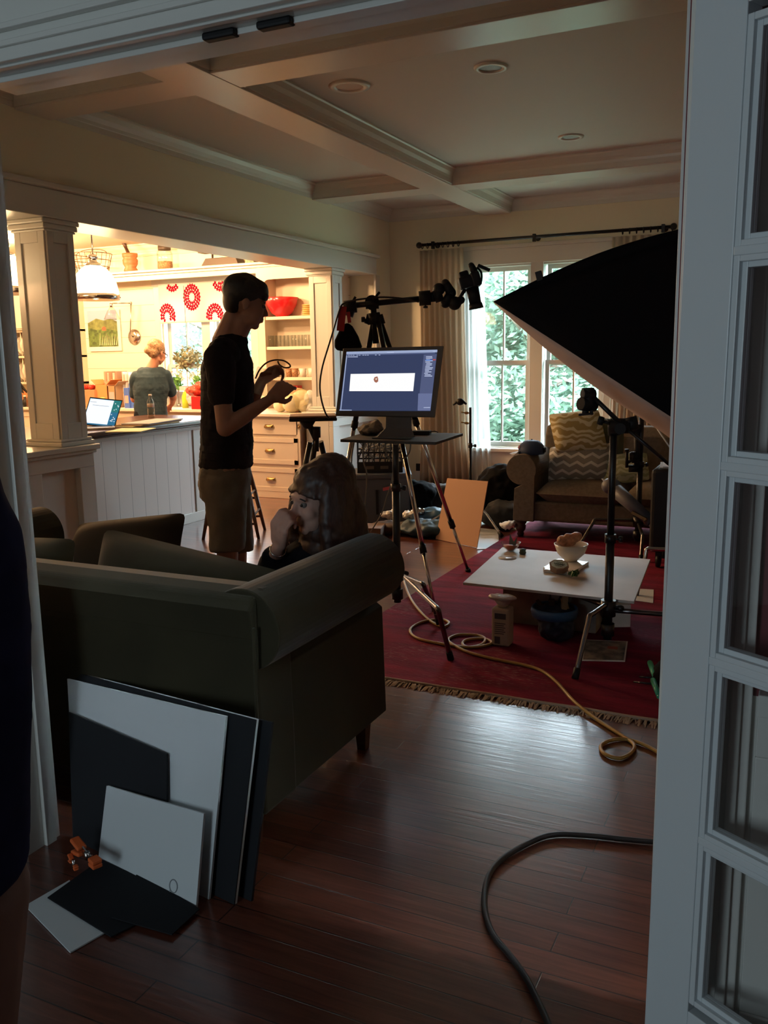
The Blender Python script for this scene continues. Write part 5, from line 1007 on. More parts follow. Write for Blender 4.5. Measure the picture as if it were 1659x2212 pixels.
# grip head and arm on the tall stand
t = thing('grip_arm', 'black grip arm clamped across the top of the tall light stand', 'arm', (sx, sy, stop_)); g = MB(); hp = FS.p(1340, 920, -.03); g.cyl(hp-FS.u*.045, hp+FS.u*.045, .036); g.cyl(hp-FS.v*.05-Vector((0, 0, .01)), hp+FS.v*.05-Vector((0, 0, .01)), .026); g.cyl(FS.p(1352, 918, -.03), FS.p(1378, 912, -.03), .032); knob(g, FS.p(1318, 915, -.04), -FS.u+Vector((0, 0, .3)), .02, .06); g.cyl(FS.p(1326, 905, 0), FS.p(1327, 940, 0), .03); obj('grip_head', g, BLKP, t)
g = MB(); g.cyl(FS.p(1282, 858, -.05), FS.p(1342, 916, -.05), .011); g.cyl(FS.p(1342, 916, -.05), FS.p(1452, 1008, -.05), .009); obj('arm_rod', g, BLACK, t)
g = MB(); g.cyl(FS.p(1270, 838, -.05), FS.p(1270, 874, -.05), .030); g.cyl(FS.p(1258, 852, -.07), FS.p(1284, 852, -.04), .026); g.cyl(FS.p(1254, 872, -.08), FS.p(1284, 876, -.02), .032, .030); g.cyl(FS.p(1266, 876, -.05), FS.p(1264, 896, -.05), .016); g.beam(FS.p(1250, 896, -.05), FS.p(1279, 893, -.05), .05, .010); g.beam(FS.p(1277, 886, -.05), FS.p(1279, 896, -.05), .03, .014); obj('end_clamp', g, BLKP, t, bevel=.003)
# second, lower stand behind it with knobs
s2 = fl(1376, 1190, .0); x2, y2 = s2.x, s2.y+.0; F4 = Frame(x2, y2); tp = F4.p(1378, 896, 0).z; hb = F4.p(1374, 1135, 0)
A = [Vector((x2, y2, .24)), F4.p(1285, 1123, -.10), F4.p(1241, 1178, -.25)]; A[2].z = .012
B = [Vector((x2, y2, .22)), F4.p(1388, 1156, -.30), F4.p(1384, 1200, -.42)]; B[2].z = .012
Cc = [Vector((x2, y2, .22)), F4.p(1440, 1150, .2), F4.p(1452, 1160, .35)]; Cc[2].z = .012
cstand('light_stand', 'slimmer black light stand with chrome legs in front of the far sofa', x2, y2, tp, [A, B, Cc], BLACK, STEEL, hub=.24, r=.020, base=.08, risers=[F4.p(1376, 1000, 0).z])
t = thing('stand_clamp', 'cluster of black clamps on the slim stand before the yellow green pillow', 'clamp', (x2, y2, .7)); g = MB()
for px, py in ((1378, 925), (1374, 985), (1372, 1012)): g.cyl(F4.p(px-14, py, -.03), F4.p(px+8, py, -.03), .028); 
for px, y0, y1 in ((1354, 972, 1010), (1368, 978, 1000)): g.cyl(F4.p(px, y0, -.05), F4.p(px, y1, -.05), .012); g.cyl(F4.p(px, y0-2, -.05), F4.p(px, y0+3, -.05), .018)
g.cyl(F4.p(1354, 1000, -.04), F4.p(1372, 990, -.02), .012); g.cyl(F4.p(1376, 920, -.02), F4.p(1376, 1015, -.02), .022); obj('clamp_body', g, BLKP, t)
# small knobbed stand by the curtain, with its chrome base behind the cardboard
p = fl(1000, 1155, 0); x3, y3 = p.x, p.y+.18; F5 = Frame(x3, y3)
a1 = [Vector((x3, y3, .30)), F5.p(928, 1128, -.25), F5.p(904, 1168, -.35)]; a2 = [Vector((x3, y3, .30)), F5.p(1052, 1112, -.12), F5.p(1084, 1182, -.30)]; a3 = [Vector((x3, y3, .30)), Vector((x3-.1, y3+.45, .25)), Vector((x3-.15, y3+.62, .012))]
a1[2].z = .012; a2[2].z = .014
t = cstand('light_stand', 'thin stand with brass knobs and curved chrome legs before the curtain', x3, y3, F5.p(993, 880, 0).z, [a1, a2, a3], BLACK, CHROME, hub=.31, r=.012, base=.10, risers=[F5.p(995, 960, 0).z])
g = MB(); g.ell(F5.p(994, 868, 0), (.035, .03, .03)); g.cap(F5.p(990, 866, 0), F5.p(980, 874, 0), .014, .008); g.cap(F5.p(998, 866, 0), F5.p(1006, 872, 0), .012, .010); obj('stand_head', g, BLKP, t)
for py in (890, 912): g = MB(); g.cyl(F5.p(996, py, 0), F5.p(1004, py+1, 0), .006); g.ell(F5.p(1008, py+2, 0), (.022, .006, .012)); obj('brass_knob', g, BRASS, t)
# cardboard
c0, c1 = fl(942, 1165), fl(1031, 1184); FB = Frame((c0.x+c1.x)/2, (c0.y+c1.y)/2); b0 = FB.p(942, 1165, 0); b1 = FB.p(1030, 1184, -.02); b0.z = max(b0.z, .002); b1.z = max(b1.z, .002)
P_ = [c0+Vector((0, 0, .002)), c1+Vector((0, 0, .002)), lean(c0, c1, 1055, 1040, 14), lean(c0, c1, 967, 1033, 14)]; n = (P_[1]-P_[0]).cross(P_[3]-P_[0]).normalized()
g = MB(); g.prism(P_, n*.006); tag(obj('cardboard_sheet', g, CARD, origin=c0), 'tan cardboard sheet leaning beside the monitor stand legs', 'cardboard')
q = [fl(1030, 1188), fl(1078, 1186), fl(1076, 1146), fl(1036, 1142)]; g = MB(); g.prism([Vector((p.x, p.y, .002)) for p in q], (0, 0, .004)); tag(obj('foam_sheet', g, SWHITE, origin=q[0]), 'white sheet on the floor behind the tan cardboard', 'sheet')
# overhead tripod with boom and camera
fa, fb = fl(1012, 1238), fl(940, 1325); fa.z = fb.z = .011; mid = (fa+fb)/2; dv = (fb-fa); perp = Vector((dv.y, -dv.x, 0)).normalized(); perp = perp if perp.x < 0 else -perp; fc = mid+perp*dv.length*.87; fc.z = 0.0
ap = (fa+fb+fc)/3; FT = Frame(ap.x, ap.y); apex = FT.p(812, 668, 0)
# keep the head over the spread of the legs
t = thing('boom_tripod', 'tall chrome legged tripod carrying the overhead camera boom', 'tripod', (ap.x, ap.y, 0)); 
for k, f_ in enumerate((fa, fb, fc)):
    d = (f_-apex); st = apex+d*.03; g = MB(); m1, m2 = apex+d*.40, apex+d*.80
    g.cyl(st, m1, .017); lg = obj('leg', g, BLACK, t)
    g = MB(); g.cyl(m1, m2, .0145); g.cyl(m2, f_, .011); obj('lower_tube', g, CHROME, lg)
    for q0, q1, rr0 in ((m1-d*.012, m1+d*.012, .022), (m2-d*.014, m2+d*.014, .021)): g = MB(); g.cyl(q0, q1, rr0); obj('leg_collar', g, BLKP, lg)
    g = MB(); g.cyl(f_-d*.012, f_, .019); obj('rubber_foot', g, BLKP, lg)
g = MB(); g.cyl(FT.p(812, 742, 0), FT.p(806, 660, 0), .019); g.cyl(FT.p(810, 700, 0), FT.p(807, 676, 0), .046, .038); 
for px in (793, 826): g.cyl(FT.p(px, 700, 0), FT.p(px+(6 if px < 810 else -6), 680, 0), .02)
knob(g, FT.p(798, 690, -.02), -FT.u, .016, .05); obj('centre_column', g, BLKP, t)
g = MB(); g.cyl(FT.p(804, 654, 0)-FT.v*.03, FT.p(804, 654, 0)+FT.v*.03, .045); g.cyl(FT.p(790, 656, 0), FT.p(818, 655, 0), .034); g.tube([FT.p(806, 648, -.03), FT.p(820, 631, -.04)], .008, 8); obj('boom_clamp', g, BLKP, t)
g = MB(); g.cyl(FT.p(742, 662, 0), FT.p(912, 645, 0), .018); obj('boom_arm', g, BLACK, t)
g = MB(); g.cyl(FT.p(744, 664, 0), FT.p(770, 661, 0), .040); g.tube([FT.p(760, 655, -.02), FT.p(768, 641, -.02)], .008, 8); g.cyl(FT.p(750, 671, 0), FT.p(765, 676, 0), .030); obj('end_clamp', g, BLKP, t)
g = MB(); g.cyl(FT.p(905, 645, 0), FT.p(930, 643, 0), .045); knob(g, FT.p(919, 655, -.01), Vector((0, 0, -1)), .014, .03); g.cyl(FT.p(930, 642, 0), FT.p(940, 641, 0), .03)
g.cyl(FT.p(938, 642, 0), FT.p(955, 636, 0), .038); g.ell(FT.p(948, 625, 0), .038); g.cap(FT.p(962, 612, 0), FT.p(975, 633, 0), .026, .030); g.cap(FT.p(975, 633, 0), FT.p(962, 655, 0), .028, .03); g.ell(FT.p(982, 655, 0), .042); g.cap(FT.p(982, 655, 0), FT.p(996, 648, 0), .032, .024); g.cap(FT.p(995, 640, 0), FT.p(1003, 628, 0), .010, .012); obj('tripod_head', g, BLKP, t)
tc_ = FT.p(1016, 625, 0); cm = thing('camera', 'black camera pointing down at the table from the boom', 'camera', tc_)
ca_ = (FT.p(1030, 668, -.02)-FT.p(1016, 618, 0)).normalized(); sx_ = ca_.cross(FT.v).normalized(); bc = FT.p(1013, 608, 0)
g = MB(); g.obox(bc, sx_*.062, FT.v*.07, ca_*.036); g.obox(bc+sx_*.040-ca_*.0, sx_*.028, FT.v*.075, ca_*.045); g.obox(bc-sx_*.02-ca_*.045, sx_*.03, FT.v*.03, ca_*.025); obj('camera_body', g, BLKP, cm, bevel=.012, seg=3)
g = MB(); g.cyl(FT.p(1020, 622, 0), FT.p(1027, 655, -.01), .040, .036); g.cyl(FT.p(1027, 655, -.01), FT.p(1029, 667, -.01), .040, .046); obj('lens', g, BLKP, cm)
g = MB(); g.cap(FT.p(1018, 574, 0), FT.p(1024, 585, 0), .020, .022); g.beam(FT.p(1032, 573, 0), FT.p(1058, 584, 0), .04, .018); obj('viewfinder', g, BLKP, cm, bevel=.004)
g = MB(); g.tube([FT.p(1030, 577, .02), FT.p(1040, 590, .02), FT.p(1038, 612, .02), FT.p(1025, 622, .0)], .007, 6, spline=5); obj('strap', g, BLKF, cm)
# sandbag
sb = FT.p(748, 745, 0); t = thing('sandbag', 'black counterweight bag with red straps hanging from the boom end', 'bag', sb); g = MB(); poly = [(722, 756), (722, 735), (733, 712), (748, 694), (760, 704), (773, 726), (781, 748), (779, 757), (750, 760)]
g.prism([FT.p(x, y, -.05) for x, y in poly], FT.v*.10); o = obj('bag_body', g, BLKF, t, bevel=.035, seg=4)
g = MB(); g.beam(FT.p(741, 662, -.045), FT.p(735, 715, -.055), .045, .006, up=FT.v); g.beam(FT.p(752, 674, -.045), FT.p(755, 697, -.055), .022, .006, up=FT.v); obj('red_strap', g, smat('red_webbing', (.32, .012, .018), .7), t)
g = MB(); g.tube([FT.p(x, y, -.06) for x, y in ((905, 652), (870, 645), (830, 642), (800, 644), (768, 648), (742, 656), (734, 668), (724, 700), (712, 740), (697, 790), (691, 830), (694, 862), (703, 892), (712, 905))], .0055, 8, spline=4); tag(obj('camera_cable', g, BRNC, origin=FT.p(742, 656, 0)), 'thin dark cable looping from the boom down to the laptop stand', 'cable')
# monitor on its shelf
FM = Frame(-2.13, 4.62); zs_ = FM.p(850, 948, 0).z
def shp(px, py): return fl(px, py, zs_)
q = [shp(735, 949), shp(941, 955), shp(1000, 936), shp(798, 931)]
SHELF = smat('shelf_black', (.02, .018, .016), .55, noise=.3, nscale=6)
t = thing('equipment_shelf', 'black shelf under the monitor on a black column stand', 'shelf', (q[0].x, q[0].y, zs_)); g = MB(); g.prism([Vector((p.x, p.y, zs_-.016)) for p in q], (0, 0, .016)); obj('shelf_plate', g, SHELF, t, bevel=.002)
cxy = fl(858, 1232, .30); cxx, cyy = -2.06, 4.48
ff = fl(974, 1424, .012); bend = fl(946, 1316, .30); bend2 = fl(914, 1262, .34); f2_ = Vector((bend2.x+.10, bend2.y-.06, .012))
cstand('shelf_stand', 'black column stand with bent steel legs holding the monitor shelf', cxx, cyy, zs_-.017, [[(cxx, cyy, .29), bend, ff], [(cxx, cyy, .27), bend2, fl(940, 1322, .10), fl(950, 1352, .012)], [(cxx, cyy, .25), (cxx-.45, cyy+.2, .24), (cxx-.6, cyy+.27, .012)]], BLACK, STEEL, hub=.28, r=.019, base=.10, risers=[.78])
SILV = smat('aluminium_bezel', (.13, .115, .10), .5, .2); MS = FM
tl, tr, br, bl = FM.p(741.5, 752, .05), FM.p(959, 747, .05), FM.p(940, 900.5, -.02), FM.p(724.6, 897.5, -.02)
t = thing('monitor', 'large flat computer monitor showing a white picture on dark blue', 'monitor', FM.p(850, 948, 0)); nn = (tr-tl).cross(bl-tl).normalized(); nn = nn if nn.dot(FM.v) < 0 else -nn
g = MB(); g.prism([tl, tr, br, bl], -nn*.035); obj('monitor_case', g, SILV, t, bevel=.005, seg=3)
sTL, sTR, sBR, sBL = FM.p(748.7, 760, .047), FM.p(945, 755, .047), FM.p(929.5, 888, -.012), FM.p(733, 887, -.012)
def onp(px, py, off):   # point on the panel plane
    r = ray(px, py); t_ = ((tl-CAMP).dot(nn))/(r.dot(nn)); return CAMP+r*t_+nn*off
def emis(name, rgb, s=1.0): return smat(name, (.01, .01, .01), .4, emit=rgb, estr=s)
SC0 = emis('screen_navy', (.036, .050, .115)); SC1 = emis('screen_panel', (.11, .14, .27)); SC2 = emis('screen_white', (1.0, 1.0, 1.0), 1.05); SC3 = emis('screen_bar', (.35, .42, .62)); SC4 = emis('screen_text', (.55, .62, .85))
def patch(pts, mt, name, off, th=.0004): g = MB(); g.prism([onp(x, y, off) for x, y in pts], nn*th); return obj(name, g, mt, scr)
g = MB(); g.prism([onp(748.7, 760, .0005), onp(945, 755.5, .0005), onp(929.5, 888, .0005), onp(733, 887, .0005)], nn*.0008); scr = obj('screen', g, SC0, t)
patch([(757.5, 808), (896.5, 806), (892.5, 845), (754.5, 845)], SC2, 'picture_area', .0016)
patch([(915.5, 766), (943.5, 765), (929.8, 887), (902, 887)], emis('screen_side', (.085, .105, .21)), 'side_panel', .0014); patch([(903.5, 850), (933.8, 850), (929.8, 887), (902, 887)], emis('screen_side_low', (.14, .17, .32)), 'side_panel', .0018)
patch([(748.7, 760), (945, 755.5), (944.3, 761), (748.1, 765.5)], SC3, 'menu_bar', .0014); patch([(747.9, 766), (940, 761.5), (939.8, 763.5), (747.6, 768)], SC1, 'tool_bar', .0016)
patch([(748, 768), (750.2, 768), (737.0, 886), (735, 886)], SC3, 'tool_strip', .0016); patch([(733.3, 885), (760, 885.3), (760, 887), (733, 887)], SC3, 'status_bar', .0018)
g = MB(); rnd = random.Random(3)
def wline(px, py, w_, h=.9): g.prism([onp(px, py, .002), onp(px+w_, py-w_*.02, .002), onp(px+w_, py+h, .002), onp(px, py+h, .002)], nn*.0003)
for k in range(15): y = 770+k*3.0; x = 924-(y-765)*.115; wline(x-4+rnd.uniform(0, 3), y, rnd.uniform(8, 18), 1.3)
for x in (752, 757, 762, 770, 775, 783, 788, 793, 810, 818): wline(x, 767.2-(x-750)*.012, 3.5, 1.0)
wline(751, 770.5, 22, 1.2); wline(836, 761.2, 15, .9); wline(935, 758.5, 6, .9); wline(915, 880, 14, 1)
obj('interface_text', g, SC4, scr)
patch([(809, 815), (815, 813), (817, 818), (817, 824), (813, 827), (809, 825), (807, 820)], emis('food_photo', (.38, .14, .09)), 'food_photo', .0022); patch([(811, 817), (815, 817), (814, 821), (811, 821)], emis('food_photo_light', (.75, .6, .5)), 'food_photo', .0027)
patch([(935, 776), (941.5, 776), (941, 778.5), (934.5, 778.5)], emis('red_slider', (.5, .08, .08)), 'colour_slider', .0024); patch([(919, 777), (934, 776.5), (933.6, 779), (918.6, 779.4)], emis('blue_slider', (.06, .16, .5)), 'colour_slider', .0024)
q0, q1 = FM.p(833, 900, .05), FM.p(888, 900, .05); g = MB(); g.prism([FM.p(834, 893, .06), FM.p(889, 893, .06), FM.p(889, 925, .05), FM.p(896, 944, .03), FM.p(812, 946, .03), FM.p(833, 925, .05)], FM.v*.012); f0 = shp(803, 948); f1_ = shp(888, 948); f2 = shp(893, 938); f3 = shp(835, 938)
obj('monitor_neck', g, SILV, t, bevel=.003); g = MB(); g.prism([Vector((p.x, p.y, zs_+.0005)) for p in (f0, f1_, f2, f3)], (0, 0, .008)); obj('monitor_foot', g, SILV, t, bevel=.003)
# things on the shelf
c = shp(795, 940); g = MB(); g.ell(c+Vector((0, .04, .03)), (.085, .08, .03)); g.ell(c+Vector((.02, .06, .05)), (.05, .05, .035)); tag(organic('cleaning_cloth', g, smat('grey_cloth', (.20, .18, .155), .9), voxel=.008, disp=.04), 'crumpled grey cloth on the shelf beside the monitor foot', 'cloth')
c = shp(908, 939); t = thing('hard_drive', 'small black drive on the shelf behind the monitor foot', 'drive', c); g = MB(); g.obox(c+Vector((.0, .02, .012)), (.055, .01, 0), (-.008, .035, 0), (0, 0, .011)); obj('drive_case', g, BLKP, t, bevel=.003); g = MB(); g.tube([c+Vector((.05, .02, .014)), c+Vector((.08, .03, .02)), c+Vector((.10, .04, .012))], .003, 6, spline=4); obj('lead', g, BLKP, t)
GC = smat('grey_cable', (.19, .17, .14), .6)
for k, (pts, lb) in enumerate(((((790, 952), (784, 975), (786, 1000), (792, 1022), (791, 1060), (787, 1100)), 'grey cable hanging from the shelf corner past the crate'), (((832, 955), (836, 985), (850, 1000), (846, 1040), (835, 1075), (824, 1110), (800, 1150)), 'grey cable curving down from the shelf to the sofa arm'), (((887, 955), (885, 975), (876, 988), (864, 992)), 'short cream cable looped round the steel tripod leg'), (((765, 955), (760, 985), (759, 1030), (757, 1080)), 'grey cable hanging at the outer edge of the shelf'))):
    g = MB(); g.tube([FM.p(x, y, -.02 if k != 2 else -.05) for x, y in pts], .0045, 6, spline=5); tag(obj('cable', g, GC, origin=FM.p(*pts[0], 0)), lb, 'cable')
# laptop stand with its tripod
FL = Frame(-3.28, 5.60); zt = FL.p(680, 905, 0).z; t = thing('platform_tripod', 'black tripod with a flat platform between the standing person and monitor', 'tripod', (-3.28, 5.6, 0)); g = MB(); a, b_ = FL.p(624, 905, -.06), FL.p(728, 909, -.06); ex = (b_-a)/2; ex.z = 0; cen = (a+b_)/2; cen = Vector((cen.x, cen.y, zt)); g.obox(cen+FL.v*.12, ex, FL.v*.15, (0, 0, .012)); obj('platform', g, BLKP, t, bevel=.008)
g = MB(); g.cyl((-3.28, 5.60, zt-.012), FL.p(683, 950, 0), .022); g.lathe(Vector((-3.28, 5.6, zt-.07)), [(.02, 0), (.03, .01), (.06, .055)], 18); g.cyl(FL.p(683, 922, 0), FL.p(683, 945, 0), .033); g.cyl(FL.p(684, 944, 0), FL.p(684, 975, 0), .018); obj('centre_column', g, BLKP, t)
pz = FL.p(684, 955, 0)
for (px, py) in ((617, 1206), (652, 1168), (752, 1188)):
    e = fl(px, py); e.z = .002; g = MB(); d = e-pz; s0 = pz+(Vector((d.x, d.y, 0)).normalized()*.05); g.cyl(s0, s0.lerp(e, .5), .021, .018); g.cyl(s0.lerp(e, .5), e, .012); g.cyl(s0.lerp(e, .49), s0.lerp(e, .53), .021); lg = obj('leg', g, BLACK, t); g = MB(); g.cyl(e-d*.0+Vector((0, 0, .0)), e-d*.03, .016); obj('rubber_foot', g, BLKP, lg)
g = MB(); g.obox(cen+FL.v*.12+Vector((0, 0, .020)), ex*.98, FL.v*.14, (0, 0, .007)); t = tag(obj('closed_laptop', g, smat('brown_case', (.20, .10, .055), .4), bevel=.004, origin=cen), 'closed brown notebook case lying on the tripod platform', 'laptop')
# softbox
FX = Frame(-.75, 4.55); SFAB = BLKF; DIF = smat('diffuser_cloth', (.55, .43, .38), .8)
A_ = FX.p(1066, 652, .0); B_ = FX.p(1530, 953, -.35); D_ = FX.p(1069, 656, .95); C2 = FX.p(1522, 1003, .55); Eu = FX.p(1640, 440, .15); E2 = FX.p(1660, 500, .45)
t = thing('softbox', 'huge black softbox tilted over the low table', 'softbox', FX.p(1480, 800, 0))
def side(p0, p1, q1, q0, bow, outv, name, n=10):
    # p0-p1 front edge, q0-q1 rear edge (small); cloth bows outward between the rods
    g = MB(); outv = Vector(outv)
    def fn(u, v):
        a = p0.lerp(p1, u); b_ = q0.lerp(q1, u); p = a.lerp(b_, v); return p+outv*bow*math.sin(PI*v)*(.35+.65*(1-abs(2*u-1)))
    g.grid(fn, n, n); return obj(name, g, SFAB, t, solid=.004)
c0 = (A_+B_+C2+D_)/4; ax0 = ((Eu+E2)/2-c0).normalized()
r4 = [Eu+Vector((-.05, 0, -.05)), Eu+Vector((.07, 0, .02)), E2+Vector((.07, 0, .02)), E2+Vector((-.05, 0, -.05))]
up_ = (A_-B_).normalized()
side(A_, B_, r4[1], r4[0], .0, -FX.v, 'near_panel'); side(B_, C2, r4[2], r4[1], .0, -up_, 'end_panel'); side(C2, D_, r4[3], r4[2], .02, FX.v, 'rear_panel')
# upper panel with the bowed rods that give the curved outline
g = MB()
nrm = (B_-A_).cross(Eu-A_); 
def upf(u, v):
    a = A_.lerp(D_, v); b_ = r4[0].lerp(r4[3], v); p = a.lerp(b_, u); upv = Vector((-.30, 0, .95)); return p+upv*.06*math.sin(PI*u)
g.grid(upf, 16, 6); obj('upper_panel', g, SFAB, t, solid=.004)
g = MB(); g.grid(lambda u, v: A_.lerp(r4[0], u).lerp(A_.lerp(r4[0], u)+Vector((-.30, 0, .95))*.06*math.sin(PI*u), v)+FX.v*.002, 16, 2); g.grid(lambda u, v: (D_.lerp(r4[3], u)).lerp(D_.lerp(r4[3], u)+Vector((-.30, 0, .95))*.06*math.sin(PI*u), v), 16, 2); obj('gusset_panel', g, SFAB, t, solid=.003)
g = MB(); g.grid(lambda u, v: A_.lerp(B_, u).lerp(D_.lerp(C2, u), v)+(c0-(Eu+E2)/2).normalized()*(.05*math.sin(PI*u)*math.sin(PI*v)), 12, 8); obj('diffuser', g, DIF, t, solid=.004)
g = MB(); p = A_.lerp(Eu, .19)+Vector((-.006, 0, .018)); g.beam(p, p+Vector((-.012, 0, .045)), .02, .03); obj('toggle', g, BLKP, t)
g = MB(); cE = (Eu+E2)/2; g.cyl(cE, cE+ax0*.35, .085); g.cyl(cE+ax0*.02, cE-ax0*.03, .12); obj('strobe_head', g, BLKP, t)
# stand that carries the softbox, beyond the door
lc = cE+ax0*.18; cx_, cy_ = lc.x, lc.y
cstand('light_stand', 'stand carrying the softbox behind the glazed door', cx_, cy_, lc.z-.09, [[(cx_, cy_, .3), (cx_+.4, cy_+.2, .28), (cx_+.6, cy_+.3, .012)], [(cx_, cy_, .28), (cx_-.1, cy_+.45, .26), (cx_-.15, cy_+.65, .012)], [(cx_, cy_, .26), (cx_+.1, cy_-.4, .25), (cx_+.15, cy_-.6, .012)]], BLACK, CHROME, hub=.28)
# grey folded reflector and papers in front of the far sofa
FR = Frame(-1.10, 6.35); t = thing('folded_umbrella', 'folded grey reflective umbrella leaning across the light stand', 'umbrella', FR.p(1400, 1130, 0)); g = MB(); g.cyl(FR.p(1322, 1052, .06), FR.p(1408, 1128, -.08), .055, .040, 12); g.ell(FR.p(1320, 1050, .06), (.07, .06, .06)); obj('umbrella_cloth', g, smat('grey_silk', (.10, .105, .13), .5), t)
g = MB(); g.cyl(FR.p(1408, 1128, -.08), FR.p(1428, 1144, -.10), .035, .045, 12); g.cyl(FR.p(1300, 1034, .09), FR.p(1446, 1156, -.13), .005); obj('umbrella_tip', g, smat('pale_grey_silk', (.20, .22, .27), .5), t)
g = MB(); g.beam(FR.p(1365, 1106, -.10), FR.p(1396, 1122, -.12), .03, .02); g.tube([FR.p(1388, 1120, -.13), FR.p(1392, 1130, -.13), FR.p(1398, 1122, -.13)], .005, 6, closed=True); obj('umbrella_clip', g, BRASS, t)
FK = Frame(-.80, 6.45); t = thing('equipment_case', 'tall black wheeled equipment case before the far sofa', 'case', (-.72, 6.45, 0)); ctop = FK.p(1410, 1004, 0).z; g = MB(); g.box((-.92, 6.2, .13), (-.42, 6.66, ctop)); obj('case_body', g, BLKP, t, bevel=.03, seg=3)
for x in (-.86, -.48):
    for y in (6.28, 6.58): g = MB(); g.cyl((x-.015, y, .055), (x+.015, y, .055), .044); g.box((x-.02, y-.02, .055), (x+.02, y+.02, .14)); obj('caster', g, BLKP, t)
g = MB(); g.tube([FK.p(x, y, -.22) for x, y in ((1418, 1105), (1421, 1085), (1432, 1073), (1450, 1070))], .011, 8, spline=5); obj('case_handle', g, CHROME, t)
for k, (dz, mt, dx, lb) in enumerate(((.001, GREYC, 0, 'grey folder at the bottom of the papers on the black case'), (.009, smat('bluish_white_paper', (.60, .68, .80), .5), .02, 'bluish white papers on top of the black case'))):
    g = MB(); g.obox((-.67+dx, 6.42, ctop+dz+.003), (.22, .02, 0), (-.02, .16, 0), (0, 0, .003)); tag(obj('papers', g, mt, origin=(-.67, 6.42, ctop)), lb, 'papers')
g = MB(); g.ell((-.48, 6.26, ctop+.05), (.08, .07, .05)); tag(organic('gear_pouch', g, BLKF, voxel=.01, disp=.02), 'black gear pouch beside the papers on the black case', 'pouch')
# black flag and white pole beyond
g = MB(); P_ = [FK.p(1412, 930, .5), FK.p(1460, 935, .5), FK.p(1465, 1000, .45), FK.p(1446, 978, .45)]; g.cyl(FK.p(1417, 922, .15), FK.p(1456, 980, .15), .005); tag(obj('reflector_rod', g, SWHITE, origin=FK.p(1417, 922, .15)), 'thin white rod rising behind the papers on the black case', 'rod')
# chrome stool or stand base and black bag at the table end
p = fl(1408, 1290, .0); FZ = Frame(-.52, 5.55); a = [Vector((-.40, 5.65, .30)), FZ.p(1398, 1186, .0), FZ.p(1376, 1212, -.05)]; a[2] = Vector((a[2].x, a[2].y, .012)); z1_ = [Vector((-.40, 5.65, .28)), Vector((-.52, 5.20, .22)), Vector((-.55, 5.05, .012))]
cstand('light_stand', 'chrome legged stand at the table end by the glazed door', -.40, 5.65, .95, [a, z1_, [(-.40, 5.65, .28), (.0, 5.8, .25), (.15, 5.85, .012)]], BLACK, CHROME, hub=.29, risers=[.7])
t = thing('sandbag', 'black sandbag draped on the chrome stand at the table end', 'bag', (-.45, 5.45, 0)); g = MB(); zt_ = FZ.p(1425, 1186, 0).z; g.box((-.56, 5.36, .06), (-.36, 5.58, zt_)); obj('bag_body', g, BLKF, t, bevel=.03, seg=3); g = MB(); g.beam((-.46, 5.47, zt_), (-.40, 5.62, zt_+.06), .04, .006); obj('strap', g, BLKF, t)
# ---- clutter behind the monitor
GCASE = smat('grey_case', (.075, .085, .11), .55)
FC = Frame(-3.45, 7.05); t = thing('storage_trunk', 'grey plastic storage trunk with a pink stripe under the milk crate', 'trunk', (-3.42, 7.0, 0)); a, b_ = FC.p(770, 1024, 0), FC.p(868, 1012, 0); w_ = .36; th_ = FC.p(800, 1022, 0).z; cc = FC.p(822, 1100, .2); cc.z = 0
g = MB(); g.obox(cc+Vector((0, 0, th_/2-.01)), FC.u*.27, FC.v*.22, (0, 0, th_/2-.012)); obj('trunk_body', g, GCASE, t, bevel=.02, seg=3); g = MB(); g.obox(cc+Vector((0, 0, th_-.03)), FC.u*.285, FC.v*.235, (0, 0, .028)); obj('lid', g, GCASE, t, bevel=.02, seg=3)
g = MB(); g.obox(FC.p(842, 1054, -.035), FC.u*.062+Vector((0, 0, .012)), FC.v*.004, (0, 0, .014)); obj('pink_stripe', g, smat('pink_stripe', (.50, .07, .10), .5), t); g = MB(); g.obox(FC.p(815, 1085, -.04), FC.u*.012, FC.v*.01, (0, 0, .11)); obj('latch', g, BLKP, t)
t = thing('milk_crate', 'black lattice milk crate full of cables on the grey trunk', 'crate', cc+Vector((0, 0, th_))); c8 = cc+Vector((0, 0, th_+.001)); hh = .285; g = MB(); U, V_ = FC.u*.20, FC.v*.17
for (o0, e0) in ((-V_, U), (V_, U), (-U, V_), (U, V_)):
    for z in (.005, .09, .18, hh-.01): g.beam(c8+o0-e0+Vector((0, 0, z)), c8+o0+e0+Vector((0, 0, z)), .012, .014)
    for k in range(9): f = -1+k*.25; g.beam(c8+o0+e0*f, c8+o0+e0*f+Vector((0, 0, hh)), .007, .007, up=(.3, .9, 0))
    for k in range(6): f = -1+k*.33; g.beam(c8+o0+e0*f+Vector((0, 0, .09)), c8+o0+e0*min(1, f+.33)+Vector((0, 0, hh-.01)), .006, .006, up=(.3, .9, 0))
obj('crate_lattice', g, BLKP, t); g = MB(); g.obox(c8-V_*1.03+Vector((0, 0, .045)), U*.98, V_*.02, (0, 0, .038)); obj('crate_side', g, BLKP, t)
for k, x in enumerate((-.45, .2)): g = MB(); g.obox(c8-V_*1.06+U*x+Vector((0, 0, .045)), U*.18, V_*.01, (0, 0, .014)); obj('crate_mark', g, smat('crate_mark', (.10, .085, .07), .8) if k == 0 else bpy.data.materials['crate_mark'], t)
g = MB(); rnd = random.Random(12)
for k in range(9):
    pts = [c8+U*rnd.uniform(-.9, .9)+V_*rnd.uniform(-.8, .8)+Vector((0, 0, rnd.uniform(.10, hh+.03))) for _ in range(5)]; g.tube(pts, .005, 6, spline=5)
tag(obj('cable_bundle', g, GC, origin=c8), 'tangle of grey cables in the black milk crate', 'cables', kind='stuff')
